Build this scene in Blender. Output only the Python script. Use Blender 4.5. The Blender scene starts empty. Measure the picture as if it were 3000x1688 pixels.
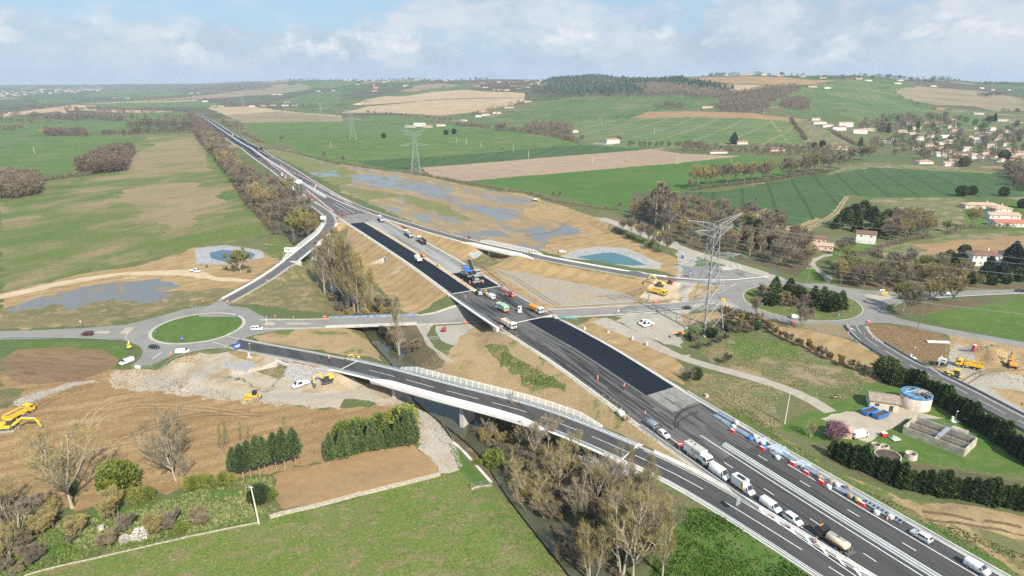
import bpy,bmesh,math,random
import numpy as np
from mathutils import Vector,Matrix
from mathutils.geometry import delaunay_2d_cdt
# camera, light, sky, exposure
SC=bpy.context.scene
COL=SC.collection
F_PX,HOR,CAM_H=1850.0,245.0,100.0
PITCH=math.atan((844-HOR)/F_PX)
cam_d=bpy.data.cameras.new('camera')
cam=bpy.data.objects.new('camera',cam_d)
COL.objects.link(cam)
cam.location=(0,0,CAM_H)
cam.rotation_euler=(math.pi/2-PITCH,0,0)
cam_d.sensor_width=36.0
cam_d.lens=36.0*F_PX/3000.0
cam_d.clip_start=1.0
cam_d.clip_end=60000.0
SC.camera=cam
SUN_EL,SUN_AZ=math.radians(40),math.radians(152)
sun_d=bpy.data.lights.new('sun','SUN')
sun_d.energy=5.0
sun_d.angle=math.radians(.55)
sun_d.color=(1.0,.925,.80)
sun=bpy.data.objects.new('sun',sun_d)
COL.objects.link(sun)
S_DIR=Vector((math.sin(SUN_AZ)*math.cos(SUN_EL),math.cos(SUN_AZ)*math.cos(SUN_EL),math.sin(SUN_EL)))
sun.rotation_euler=(-S_DIR).to_track_quat('-Z','Y').to_euler()
sun.location=(200,-300,400)
W=bpy.data.worlds.new('World')
SC.world=W
W.use_nodes=True
nt=W.node_tree
nt.nodes.clear()
def wn(t,**k):
 n=nt.nodes.new(t)
 for a,v in k.items():
  setattr(n,a,v)
 return n
def wl(a,b):
 nt.links.new(a,b)
def wmath(op,a,b=None):
 n=wn('ShaderNodeMath',operation=op)
 for i,v in enumerate((a,b)):
  if v is None:
   continue
  if isinstance(v,(int,float)):
   n.inputs[i].default_value=v
  else:
   wl(v,n.inputs[i])
 return n.outputs[0]
def wramp(x,lo,hi):
 n=wn('ShaderNodeMapRange',interpolation_type='SMOOTHSTEP')
 n.inputs[1].default_value,n.inputs[2].default_value=lo,hi
 wl(x,n.inputs[0])
 return n.outputs[0]
def wmix(f,a,b):
 n=wn('ShaderNodeMix',data_type='RGBA')
 for i,v in((0,f),(6,a),(7,b)):
  if isinstance(v,(int,float)):
   n.inputs[i].default_value=v
  elif isinstance(v,tuple):
   n.inputs[i].default_value=(*v,1)
  else:
   wl(v,n.inputs[i])
 return n.outputs[2]
sky=wn('ShaderNodeTexSky',sky_type='NISHITA')
sky.sun_disc=False
sky.sun_elevation,sky.sun_rotation=SUN_EL,SUN_AZ
sky.altitude,sky.air_density,sky.dust_density,sky.ozone_density=200,1.0,1.2,1.0
tc=wn('ShaderNodeTexCoord')
sep=wn('ShaderNodeSeparateXYZ')
wl(tc.outputs['Generated'],sep.inputs[0])
zc=wmath('MAXIMUM',sep.outputs[2],.0)
inv=wmath('DIVIDE',1.0,wmath('ADD',zc,.085))
def wvec(sx,sy,sz):
 c=wn('ShaderNodeCombineXYZ')
 wl(wmath('MULTIPLY',wmath('MULTIPLY',sep.outputs[0],inv),sx),c.inputs[0])
 wl(wmath('MULTIPLY',wmath('MULTIPLY',sep.outputs[1],inv),sy),c.inputs[1])
 wl(wmath('MULTIPLY',zc,sz),c.inputs[2])
 return c.outputs[0]
def wnoise(v,scale,detail=6,rough=.55,dist=.0):
 n=wn('ShaderNodeTexNoise')
 n.inputs['Scale'].default_value=scale
 n.inputs['Detail'].default_value=detail
 n.inputs['Roughness'].default_value=rough
 n.inputs['Distortion'].default_value=dist
 wl(v,n.inputs['Vector'])
 return n.outputs['Fac']
def wdir(sx,sy,sz):
 c=wn('ShaderNodeCombineXYZ')
 for i,k in enumerate((sx,sy,sz)):
  wl(wmath('MULTIPLY',sep.outputs[i]if i<2 else zc,k),c.inputs[i])
 return c.outputs[0]
vc=wdir(1.0,1.0,2.7)
n_big=wnoise(vc,3.6,7,.5,.0)
n_mid=wnoise(wdir(1.0,1.0,1.9),9.0,9,.6,.0)
cover=wmath('ADD',wmath('MULTIPLY',n_big,.66),wmath('MULTIPLY',n_mid,.34))
cover=wmath('ADD',cover,wmath('MULTIPLY',sep.outputs[0],.07))
cover=wmath('ADD',cover,wmath('MULTIPLY',wramp(zc,.13,.03),.10))
mask=wramp(cover,.455,.60)
n_puff=wnoise(wdir(1.0,1.0,1.6),15.0,9,.6,.0)
puff=wramp(n_puff,.50,.70)
puffband=wmath('MULTIPLY',wramp(zc,.015,.04),wramp(zc,.11,.06))
grey=wmix(wramp(n_mid,.36,.64),(5.1,6.2,7.5),(7.5,8.1,8.9))
white=wmix(wmath('MULTIPLY',puff,wmath('ADD',.3,wmath('MULTIPLY',puffband,.7))),grey,(9.8,9.8,9.9))
skyc=wmix(.6,sky.outputs[0],(4.9,7.8,10.6))
cl=wmix(wmath('MULTIPLY',mask,.88),skyc,white)
hz=wmix(wmath('MULTIPLY',wramp(zc,.06,.0),.7),cl,(5.4,6.9,8.8))
bg=wn('ShaderNodeBackground')
bg.inputs[1].default_value=.07
wl(hz,bg.inputs[0])
wo=wn('ShaderNodeOutputWorld')
wl(bg.outputs[0],wo.inputs[0])
SC.view_settings.view_transform='Standard'
SC.view_settings.look='None'
SC.view_settings.exposure=.44
SC.view_settings.gamma=1.0
SC.view_settings.use_curve_mapping=False
SC.render.engine='CYCLES'
SC.cycles.max_bounces=6
SC.cycles.diffuse_bounces=2
SC.cycles.glossy_bounces=2
SC.cycles.transmission_bounces=2
SC.cycles.transparent_max_bounces=4
SC.cycles.volume_bounces=0
SC.cycles.caustics_reflective=False
SC.cycles.caustics_refractive=False
SC.cycles.use_denoising=False
# helpers
random.seed(7)
RNG=np.random.default_rng(7)
def rnd(a,b):
 return random.uniform(a,b)
MATS={}
def pbr(name,col,rough=.6,metal=.0,spec=.5,noise=None,bump=.0,emit=None,coat=.0):
 """plain surface; noise=(scale, amount) mottles it in object space so nothing is perfectly uniform"""
 if name in MATS:
  return MATS[name]
 m=bpy.data.materials.new(name)
 m.use_nodes=True
 t=m.node_tree
 b=t.nodes['Principled BSDF']
 b.inputs['Base Color'].default_value=(*col,1)
 b.inputs['Roughness'].default_value=rough
 b.inputs['Metallic'].default_value=metal
 b.inputs['Specular IOR Level'].default_value=spec
 if coat:
  b.inputs['Coat Weight'].default_value=coat
 if noise:
  sc,am=noise
  tcn=t.nodes.new('ShaderNodeTexCoord')
  nz=t.nodes.new('ShaderNodeTexNoise')
  nz.inputs['Scale'].default_value=sc
  nz.inputs['Detail'].default_value=5
  t.links.new(tcn.outputs['Object'],nz.inputs['Vector'])
  mx=t.nodes.new('ShaderNodeMix')
  mx.data_type='RGBA'
  mr=t.nodes.new('ShaderNodeMapRange')
  mr.inputs[1].default_value,mr.inputs[2].default_value=.3,.7
  t.links.new(nz.outputs['Fac'],mr.inputs[0])
  t.links.new(mr.outputs[0],mx.inputs[0])
  mx.inputs[6].default_value=(*[c*(1-am)for c in col],1)
  mx.inputs[7].default_value=(*[min(1,c*(1+am))for c in col],1)
  t.links.new(mx.outputs[2],b.inputs['Base Color'])
  if bump:
   bp=t.nodes.new('ShaderNodeBump')
   bp.inputs['Strength'].default_value=bump
   bp.inputs['Distance'].default_value=.05
   t.links.new(nz.outputs['Fac'],bp.inputs['Height'])
   t.links.new(bp.outputs[0],b.inputs['Normal'])
 MATS[name]=m
 return m
def ground(name,c1,c2,c3=None,big=.02,mid=.12,fine=1.5,patch=None,patch_c=None,patch_s=.03,soft=.035,stretch=None,stripes=None,rough=.9,bump=.4,water=None,fine_amt=.35,spec=.2):
 """soil / grass / asphalt in world metres: two noise octaves of colour, ragged patches, ruts or crop rows, wet parts"""
 m=bpy.data.materials.new(name)
 m.use_nodes=True
 t=m.node_tree
 N,Lk=t.nodes,t.links
 b=N['Principled BSDF']
 b.inputs['Roughness'].default_value=rough
 b.inputs['Specular IOR Level'].default_value=spec
 geo=N.new('ShaderNodeNewGeometry')
 vec=geo.outputs['Position']
 if stretch:
  ang,fx,fy=stretch
  mp=N.new('ShaderNodeMapping')
  mp.inputs['Rotation'].default_value=(0,0,ang)
  mp.inputs['Scale'].default_value=(1/fx,1/fy,1)
  mp.vector_type='TEXTURE'
  Lk.new(vec,mp.inputs['Vector'])
  vec=mp.outputs[0]
 def noise(scale,det=5,rg=.55,dist=.0,v=None):
  n=N.new('ShaderNodeTexNoise')
  n.inputs['Scale'].default_value=scale
  n.inputs['Detail'].default_value=det
  n.inputs['Roughness'].default_value=rg
  n.inputs['Distortion'].default_value=dist
  Lk.new(v or vec,n.inputs['Vector'])
  return n.outputs['Fac']
 def rng(x,lo,hi):
  n=N.new('ShaderNodeMapRange')
  n.interpolation_type='SMOOTHSTEP'
  n.inputs[1].default_value,n.inputs[2].default_value=lo,hi
  Lk.new(x,n.inputs[0])
  return n.outputs[0]
 def mix(f,a,bb,mode='MIX'):
  n=N.new('ShaderNodeMix')
  n.data_type='RGBA'
  n.blend_type=mode
  for i,v in((0,f),(6,a),(7,bb)):
   if isinstance(v,(int,float)):
    n.inputs[i].default_value=v
   elif isinstance(v,tuple):
    n.inputs[i].default_value=(*v,1)
   else:
    Lk.new(v,n.inputs[i])
  return n.outputs[2]
 def mul(a,bb):
  n=N.new('ShaderNodeMath')
  n.operation='MULTIPLY'
  for i,v in((0,a),(1,bb)):
   if isinstance(v,(int,float)):
    n.inputs[i].default_value=v
   else:
    Lk.new(v,n.inputs[i])
  return n.outputs[0]
 nb,nm,nf=noise(big,4),noise(mid,6,.6,.4),noise(fine,4,.65)
 col=mix(rng(nb,.32,.68),c1,c2)
 if c3:
  col=mix(rng(nm,.45,.68),col,c3)
 if patch is not None:
  col=mix(rng(noise(patch_s,8,.62,.3),patch-soft,patch+soft),col,patch_c)
 if stripes:
  for(ang,period,width,amt,sc)in stripes:
   mp=N.new('ShaderNodeMapping')
   mp.inputs['Rotation'].default_value=(0,0,ang)
   Lk.new(geo.outputs['Position'],mp.inputs['Vector'])
   wv=N.new('ShaderNodeTexWave')
   wv.inputs['Scale'].default_value=2*math.pi/(period*20.0)*1.0
   wv.inputs['Distortion'].default_value=.6
   wv.inputs['Detail'].default_value=2
   wv.inputs['Detail Scale'].default_value=.15
   Lk.new(mp.outputs[0],wv.inputs['Vector'])
   f=rng(wv.outputs['Fac'],1-width*1.3,1-width*.7)
   col=mix(mul(mul(f,amt),rng(nm,.25,.5)),col,sc)
 col=mix(fine_amt,col,mix(rng(nf,.25,.75),(.45,.45,.45),(1.55,1.55,1.55)),'MULTIPLY')
 Lk.new(col,b.inputs['Base Color'])
 if water:
  lo,ws,wcol=water
  f=rng(noise(ws,7,.6,.5),lo-.02,lo+.02)
  Lk.new(mix(f,col,wcol),b.inputs['Base Color'])
  r=N.new('ShaderNodeMapRange')
  r.inputs[3].default_value,r.inputs[4].default_value=rough,.12
  Lk.new(f,r.inputs[0])
  Lk.new(r.outputs[0],b.inputs['Roughness'])
  r2=N.new('ShaderNodeMapRange')
  r2.inputs[3].default_value,r2.inputs[4].default_value=spec,.5
  Lk.new(f,r2.inputs[0])
  Lk.new(r2.outputs[0],b.inputs['Specular IOR Level'])
 if bump:
  bp=N.new('ShaderNodeBump')
  bp.inputs['Strength'].default_value=bump
  bp.inputs['Distance'].default_value=.25
  ad=N.new('ShaderNodeMath')
  ad.operation='ADD'
  Lk.new(nf,ad.inputs[0])
  Lk.new(nm,ad.inputs[1])
  Lk.new(ad.outputs[0],bp.inputs['Height'])
  Lk.new(bp.outputs[0],b.inputs['Normal'])
 MATS[name]=m
 return m
class MB:
 """collects shapes and links them as one mesh object; each face keeps a material slot"""
 def __init__(s):
  s.v,s.f,s.m,s.cur=[],[],[],0
 def add(s,vs,fs,M=None):
  o=len(s.v)
  if M is not None:
   vs=[M@Vector(p)for p in vs]
  s.v+=[tuple(p)for p in vs]
  s.f+=[tuple(i+o for i in f)for f in fs]
  s.m+=[s.cur]*len(fs)
  return s
 def box(s,c,d,M=None,taper=1.0,bev=.0):
  x,y,z=d[0]/2,d[1]/2,d[2]/2
  if bev>0:
   b=min(bev,x*.9,y*.9,z*.9)
   ring=lambda zz,k:[(c[0]+sx,c[1]+sy,c[2]+zz)for sx,sy in((-x+b+k,-y+k),(x-b-k,-y+k),(x-k,-y+b+k),(x-k,y-b-k),(x-b-k,y-k),(-x+b+k,y-k),(-x+k,y-b-k),(-x+k,-y+b+k))]
   rs=ring(-z,b*.7),ring(-z+b,0),ring(z-b,0),ring(z,b*.7)
   v=sum(rs,[])
   f=[tuple(range(7,-1,-1)),tuple(range(24,32))]
   for r in range(3):
    for i in range(8):
     j=(i+1)%8
     f.append((r*8+i,r*8+j,r*8+8+j,r*8+8+i))
   return s.add(v,f,M)
  t=taper
  v=[(-x,-y,-z),(x,-y,-z),(x,y,-z),(-x,y,-z),(-x*t,-y*t,z),(x*t,-y*t,z),(x*t,y*t,z),(-x*t,y*t,z)]
  v=[(a+c[0],b+c[1],e+c[2])for a,b,e in v]
  return s.add(v,[(3,2,1,0),(4,5,6,7),(0,1,5,4),(1,2,6,5),(2,3,7,6),(3,0,4,7)],M)
 def tube(s,pts,r,n=6,cap=True,M=None):
  """round bar along a polyline; r is one radius or one per point"""
  pts=[Vector(p)for p in pts]
  rs=r if isinstance(r,(list,tuple))else[r]*len(pts)
  v,f=[],[]
  up0=None
  for i,p in enumerate(pts):
   d=(pts[min(i+1,len(pts)-1)]-pts[max(i-1,0)])
   if d.length<1e-6:
    d=Vector((0,0,1))
   d.normalize()
   if up0 is None:
    up0=Vector((0,0,1))if abs(d.z)<.9 else Vector((1,0,0))
   a=d.cross(up0)
   if a.length<1e-4:
    a=d.cross(Vector((1,.3,0)))
   a.normalize()
   b=d.cross(a)
   for k in range(n):
    th=2*math.pi*k/n
    v.append(p+(a*math.cos(th)+b*math.sin(th))*rs[i])
  for i in range(len(pts)-1):
   for k in range(n):
    f.append((i*n+k,i*n+(k+1)%n,(i+1)*n+(k+1)%n,(i+1)*n+k))
  if cap:
   f.append(tuple(range(n-1,-1,-1)))
   f.append(tuple(range((len(pts)-1)*n,len(pts)*n)))
  return s.add(v,f,M)
 def cyl(s,a,b,r,n=12,M=None,r2=None):
  return s.tube([a,b],[r,r if r2 is None else r2],n,True,M)
 def prism(s,prof,y0,y1,M=None,axis='y',k0=1.0,k1=1.0,ctr=None):
  """profile in (x, z) extruded along y"""
  n=len(prof)
  v=[(x,y0,z)for x,z in prof]+[(x,y1,z)for x,z in prof]
  f=[tuple(range(n)),tuple(range(2*n-1,n-1,-1))]
  for i in range(n):
   j=(i+1)%n
   f.append((j,i,n+i,n+j))
  return s.add(v,f,M)
 def loft(s,secs,closed=True,cap=True,M=None):
  """secs: list of rings with equal counts"""
  n=len(secs[0])
  v=sum([list(r)for r in secs],[])
  f=[]
  for i in range(len(secs)-1):
   for k in range(n if closed else n-1):
    f.append((i*n+k,i*n+(k+1)%n,(i+1)*n+(k+1)%n,(i+1)*n+k))
  if cap:
   f.append(tuple(range(n-1,-1,-1)))
   f.append(tuple(range((len(secs)-1)*n,len(secs)*n)))
  return s.add(v,f,M)
 def lathe(s,prof,n=16,M=None):
  v,f=[],[]
  for r,z in prof:
   for k in range(n):
    a=2*math.pi*k/n
    v.append((r*math.cos(a),r*math.sin(a),z))
  for i in range(len(prof)-1):
   for k in range(n):
    f.append((i*n+k,i*n+(k+1)%n,(i+1)*n+(k+1)%n,(i+1)*n+k))
  return s.add(v,f,M)
 def mesh(s,name,mats,smooth=False):
  me=bpy.data.meshes.new(name)
  me.from_pydata(s.v,[],s.f)
  for m in(mats if isinstance(mats,(list,tuple))else[mats]):
   me.materials.append(m)
  if any(s.m):
   me.polygons.foreach_set('material_index',s.m)
  if smooth:
   me.polygons.foreach_set('use_smooth',[True]*len(s.f))
  me.update()
  return me
 def build(s,name,mats,parent=None,smooth=False,label=None,kind=None):
  o=bpy.data.objects.new(name,s.mesh(name,mats,smooth))
  COL.objects.link(o)
  if parent is not None:
   o.parent=parent
  if label:
   o['label']=label
  if kind:
   o['kind']=kind
  return o
def np_mesh(name,V,Fc,mat,smooth=False,n=3):
 me=bpy.data.meshes.new(name)
 V=np.asarray(V,np.float32)
 Fc=np.asarray(Fc,np.int32)
 me.vertices.add(len(V))
 me.vertices.foreach_set('co',V.ravel())
 me.loops.add(Fc.size)
 me.loops.foreach_set('vertex_index',Fc.ravel())
 me.polygons.add(len(Fc))
 me.polygons.foreach_set('loop_start',np.arange(len(Fc),dtype=np.int32)*n)
 me.polygons.foreach_set('loop_total',np.full(len(Fc),n,np.int32))
 if smooth:
  me.polygons.foreach_set('use_smooth',np.ones(len(Fc),bool))
 me.update()
 me.validate()
 for m in(mat if isinstance(mat,(list,tuple))else[mat]):
  me.materials.append(m)
 return me
def link(name,me,parent=None,**props):
 o=bpy.data.objects.new(name,me)
 COL.objects.link(o)
 if parent is not None:
  o.parent=parent
 for k,v in props.items():
  o[k]=v
 return o
def tag(o,label,cat,group=None):
 o['label']=label
 o['category']=cat
 if group:
  o['group']=group
 return o
def empty(name,loc=(0,0,0),rz=.0,label=None,cat=None,group=None):
 o=bpy.data.objects.new(name,None)
 COL.objects.link(o)
 o.location=loc
 o.rotation_euler=(0,0,rz)
 if label:
  tag(o,label,cat,group)
 return o
KIDS={}
def dup(root,loc,rz=.0,label=None,scale=None,group=None,rot=None):
 """copy of a thing with copies of its parts and sub-parts"""
 r=root.copy()
 COL.objects.link(r)
 r.location=loc
 r.rotation_euler=rot or(0,0,rz)
 if scale is not None:
  r.scale=scale if isinstance(scale,(tuple,list))else(scale,)*3
 if label:
  r['label']=label
 if group:
  r['group']=group
 if root.name not in KIDS:
  KIDS[root.name]=[(c,list(c.children))for c in root.children]
 for ch,gs in KIDS[root.name]:
  c=ch.copy()
  COL.objects.link(c)
  c.parent=r
  for g in gs:
   d=g.copy()
   COL.objects.link(d)
   d.parent=c
 return r
 # terrain: heights
def vsmooth(t):
 t=np.clip(t,0,1)
 return t*t*(3-2*t)
HT=np.array([(-900,5000,12000,70),(0,3600,11000,76),(500,3300,10000,94),(700,2400,8000,117),(900,2250,6500,132),(1200,1850,5200,132),(1500,1400,4300,126),(1800,1250,3500,131),(2000,1150,2950,132),(2200,
1080,
2600,
133),
(2500,
1050,
2700,
129),
(2700,
1150,
3400,
121),
(3000,
1150,
4300,
110),
(3900,
1200,
5000,
110)],
float)
HU=(HT[:,0]-1500)/1945.0
def base_z(X,Y):
 Yp=np.maximum(Y,60.0)
 u=X/Yp
 Yf,Yc,Zc=(np.interp(u,HU,HT[:,i])for i in(1,2,3))
 t=(Yp-Yf)/(Yc-Yf)
 tt=np.clip(t,0,1)
 z=Zc*(.62*tt+.38*vsmooth(tt))
 env=vsmooth(tt*4.0)
 und=(np.sin(X/230+Yp/410+1.3)*4.6+np.sin(X/150-Yp/260+.4)*3.4+np.sin(X/420-Yp/190)*4.2+np.sin(Yp/120+X/700)*1.8)
 z=z+und*env*(1-.45*vsmooth((t-.8)*3))
 back=np.clip((Yp-Yc)/(.6*Yc),0,1)
 z=z-back*.28*Zc
 rough=np.sin(X/17+Y/41)*np.sin(Y/13-X/29)*.12+np.sin(X/61+1)*np.sin(Y/47)*.25
 return np.where(Y>0,z,0)+rough*(Yp<1500)
MR=[(112,87),(101.1,105.9),(89.4,125.9),(79.5,142.8),(58.3,180.9),(36.2,219),(18.2,248.7),(-1.5,283.5),(-26.2,331.5),(-43,362.4),(-66.3,404),(-86.5,440.3),(-119,500),(-154.3,565),(-203,657),(-271,786),
(-334,
900),
(-410,
1045),
(-452,
1116),
(-635,
1453),
(-837,
1826),
(-1090,
2281),
(-1250,
2540),
(-1420,
2760),
(-1700,
3000)]
def resample(pts,step):
 P=np.array(pts,float)
 d=np.r_[0,np.cumsum(np.linalg.norm(np.diff(P[:,:2],axis=0),axis=1))]
 n=max(2,int(math.ceil(d[-1]/step))+1)
 s=np.linspace(0,d[-1],n)
 out=np.stack([np.interp(s,d,P[:,i])for i in range(P.shape[1])],1)
 for _ in range(2):
  out[1:-1]=out[1:-1]*.5+(out[:-2]+out[2:])*.25
 return out
def normals2(P):
 d=np.zeros_like(P[:,:2])
 d[1:-1]=P[2:,:2]-P[:-2,:2]
 d[0],d[-1]=P[1,:2]-P[0,:2],P[-1,:2]-P[-2,:2]
 d/=np.maximum(np.linalg.norm(d,axis=1,keepdims=True),1e-9)
 return np.stack([-d[:,1],d[:,0]],1)
def offset(P,a):
 Q=P.copy()
 Q[:,:2]+=normals2(P)*a
 return Q
MZ_Y=[80,100,170,212,330,420,560,700,4000]
MZ_Z=[2.9,3.0,4.0,6.5,6.5,6.0,3.2,1.6,1.6]
MRr=resample(MR,12.0)
M_AX=offset(MRr,13.0)
M_AX=np.c_[M_AX,np.interp(M_AX[:,1],MZ_Y,MZ_Z)]
def mz(y):
 return float(np.interp(y,MZ_Y,MZ_Z))
BR0,BR1=246.0,284.5
RAMP_A=[(-138,287.3,.2),(-133,304,1.2),(-128.4,321.4,2.6),(-125,346,4.6),(-124,376,5.5),(-123.6,408,5.8),(-129,443,5.8),(-137.5,468,5.7),(-152,497,5.2),(-172,532,4.2),(-190,566,3.2),(-215,612,2.4)]
RAMP_B=[(-120,240.5,.1),(-108,233.5,.3),(-97.5,228.6,.9),(-75.5,216.2,2.8),(-60,207,4.1),(-45,197.9,5.2),(-20.2,182.2,6.1),(-5,174.4,6.2),(9.3,166.6,6.0),(26.5,153.4,5.2),(44,139,4.0),(55,125,3.5),(63.3,
113.5,
3.2),
(68.6,
105.9,
3.05),
(78,
92,
2.95)]
RAMP_C=[(-203,642,2.2),(-176,592,2.9),(-148,545,3.6),(-121,503,4.3),(-98.5,472,4.6),(-73.5,440,5.2),(-52,413,5.6),(-22,380.5,5.8),(7,356.5,5.5),(18,348.5,5.0),(37.5,339.5,3.6),(71.6,322,2),(95,317.5,.8),
(112,
315,
.2)]
RAMP_D=[(149.5,256,.1),(145.2,243,.1),(147.7,213,.3),(152.2,199.4,.5),(157,171,.8),(162,152,.8),(172,120,.8)]
LOC_W=[(-420,238,.1),(-330,240,.1),(-217,245,.1),(-185,247,.1),(-152,251,.1)]
LOC_2=[(-112,257,.1),(-76,259,.1),(-30,264.3,.1),(19,271,.1),(64,278,.1),(96,284,.1),(112,287,.1)]
LOC_E=[(163,298,.1),(180,297.5,.1),(197,298,.1),(258,303,.1),(420,315,.1)]
LOC_SE=[(163,270,.1),(175.5,259,.1),(184.7,249,.1),(206,235,.1),(300,175,.1),(420,110,.1)]
LOC_NW=[(144,320,.1),(138.5,334.7,.2),(115,369,1.0),(98,400,1.8),(85,437,2.0),(68.7,476,1.9),(40,540,.3)]
PATH=[(37,262,.1),(50.5,244.7,.1),(65,221,.1),(78.7,211.4,.1),(93.5,199,.1),(100.8,188,.1),(102,180,.1)]
RIVER=[(-420,950),(-330,790),(-259,639),(-222,565),(-182,492),(-140,410),(-118,384),(-96,330),(-83,295),(-64,268),(-55,247),(-42,226),(-29.6,195.8),(-14,176),(-5.4,165),(2.2,144),(11.6,126),(18,113),(30,
88),
(50,
50)]
RIVr=resample([(x,y,0)for x,y in RIVER],8.0)
def cut(P,keep):
 return[P[i]for i in range(len(P))if keep(P[i])]
FILLS=[]
def fill(pts,hw,slope):
 P=np.array(pts,float)
 FILLS.append((P[:-1],P[1:],hw,slope))
fill([p for p in M_AX if p[1]<=BR0],14.2,.55)
fill([p for p in M_AX if BR1<=p[1]<1300],14.2,.5)
A_r,B_r,C_r,D_r=(resample(r,6.0)for r in(RAMP_A,RAMP_B,RAMP_C,RAMP_D))
W_r,L2_r,E_r,SE_r,NW_r,PATH_r=(resample(r,8.0)for r in(LOC_W,LOC_2,LOC_E,LOC_SE,LOC_NW,PATH))
A_BR,B_BR,C_BR=(346.0,438.0),(150.0,207.0),(357.0,380.0)
def split(P,lo,hi):
 return[p for p in P if p[1]<=lo],[p for p in P if lo<=p[1]<=hi],[p for p in P if p[1]>=hi]
for R,br,sl in((A_r,A_BR,.5),(B_r,B_BR,.5),(C_r,C_BR,.5)):
 a,_,c=split(R,*br)
 fill(a,5.6,sl)
 fill(c,5.6,sl)
fill(NW_r,5.2,.4)
fill(D_r,5.0,.4)
def seg_d(X,Y,A,B):
 """distance to the nearest segment and the height there"""
 X,Y=np.asarray(X,float),np.asarray(Y,float)
 best,zb=np.full(X.shape,1e9),np.zeros(X.shape)
 dx,dy=(B[:,0]-A[:,0])[None],(B[:,1]-A[:,1])[None]
 L=dx*dx+dy*dy+1e-9
 st=max(1,int(600000/len(A)))
 for i in range(0,len(X),st):
  x,y=X[i:i+st,None],Y[i:i+st,None]
  t=np.clip(((x-A[None,:,0])*dx+(y-A[None,:,1])*dy)/L,0,1)
  d=(x-A[None,:,0]-t*dx)**2+(y-A[None,:,1]-t*dy)**2
  k=np.argmin(d,1)
  r=np.arange(len(k))
  best[i:i+st]=np.sqrt(d[r,k])
  zb[i:i+st]=A[k,2]+t[r,k]*(B[k,2]-A[k,2])
 return best,zb
CUTS=[]
MOUNDS=[]
def zfun(X,Y,detail=True):
 X,Y=np.asarray(X,float),np.asarray(Y,float)
 sh=X.shape
 X,Y=X.ravel(),Y.ravel()
 z=base_z(X,Y)
 near=(Y<1250)&(Y>40)&(np.abs(X)<700)
 if near.any():
  x,y,zz=X[near],Y[near],z[near]
  for A,B,hw,sl in FILLS:
   m=(x>min(A[:,0].min(),B[:,0].min())-40)&(x<max(A[:,0].max(),B[:,0].max())+40)&(y>A[:,1].min()-80)&(y<B[:,1].max()+80)
   if not m.any():
    m2=None
    continue
   d,zr=seg_d(x[m],y[m],A,B)
   f=zr-np.maximum(0,d-hw)*sl
   flat=d<=hw+.3
   zm=zz[m]
   zz[m]=np.where(flat,np.maximum(f,np.where(zr<1.2,f,zm)),np.maximum(f,zm))
  m=y<960
  d,_=seg_d(x[m],y[m],RIVr[:-1],RIVr[1:])
  prof=np.where(d<4,-4.6,-4.6+(d-4)*.5)
  zz[m]=np.minimum(zz[m],prof)
  for(px_,py_,r,h)in MOUNDS:
   d=np.hypot(x-px_,y-py_)
   wob=1+.25*np.sin(np.arctan2(y-py_,x-px_)*3+px_)
   zz=np.maximum(zz,zz+h*(1-vsmooth(d/(r*wob))))
  for(cx,cy,an,hw,top)in CUTS:
   lx,ly=(x-cx)*math.cos(an)+(y-cy)*math.sin(an),(y-cy)*math.cos(an)-(x-cx)*math.sin(an)
   m=(ly<.4)&(ly>-16)&(np.abs(lx)<hw+.5-ly*.45)
   zz[m]=np.minimum(zz[m],top)
  z[near]=zz
 return z.reshape(sh)
def zat(x,y):
 return float(zfun(np.array([x]),np.array([y]))[0])
 # from photograph pixels to places on the ground
OR={0:(0,0,1.0),1:(0,0,2.574),2:(1000,0,2.574),3:(2000,0,2.574),4:(0,563,2.574),5:(1000,563,2.574),6:(2000,563,2.574),7:(0,1125,2.574),8:(1000,1125,2.574),9:(2000,1125,2.574)}
def px(spec):
 """'4:10,20 30,40 5:1,2' -> photograph pixels; the number before a colon names an enlarged tile of the photograph"""
 out,o=[],OR[0]
 for tok in spec.split():
  if ':' in tok:
   k,tok=tok.split(':')
   o=OR[int(k)]
  a,b=tok.split(',')
  out.append((o[0]+float(a)/o[2],o[1]+float(b)/o[2]))
 return np.array(out)
CP,SP=math.cos(PITCH),math.sin(PITCH)
TS=np.geomspace(70,16000,300)
def hit(pix,z=None):
 """where the sight lines through these pixels meet the terrain (or the level z)"""
 pix=np.atleast_2d(np.asarray(pix,float))
 u=(pix[:,0]-1500)/F_PX
 v=-(pix[:,1]-844)/F_PX
 D=np.stack([u,CP+v*SP,-SP+v*CP],1)
 if z is not None:
  t=(z-CAM_H)/D[:,2]
  return np.c_[D[:,:2]*t[:,None],np.full(len(t),z)]
 lo=np.full(len(D),np.nan)
 hi=np.full(len(D),16000.0)
 X=D[:,None,0]*TS
 Y=D[:,None,1]*TS
 Z=CAM_H+D[:,None,2]*TS
 G=zfun(X,Y)
 below=Z<G
 idx=np.argmax(below,1)
 ok=below.any(1)
 lo=np.where(idx>0,TS[np.maximum(idx-1,0)],1.0)
 hi=TS[idx]
 lo,hi=np.where(ok,lo,9000.0),np.where(ok,hi,9000.0)
 for _ in range(14):
  t=(lo+hi)/2
  b=CAM_H+D[:,2]*t<zfun(D[:,0]*t,D[:,1]*t)
  hi=np.where(b,t,hi)
  lo=np.where(b,lo,t)
 P=D*hi[:,None]
 P[:,2]+=CAM_H
 return P
def G(spec,z=None):
 return[tuple(map(float,p))for p in hit(px(spec),z)]
def axis_y(P,y):
 """interpolated axis point at a given Y"""
 P=np.asarray(P,float)
 o=np.argsort(P[:,1])
 return np.array([np.interp(y,P[o,1],P[o,i])for i in range(3)])
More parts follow.
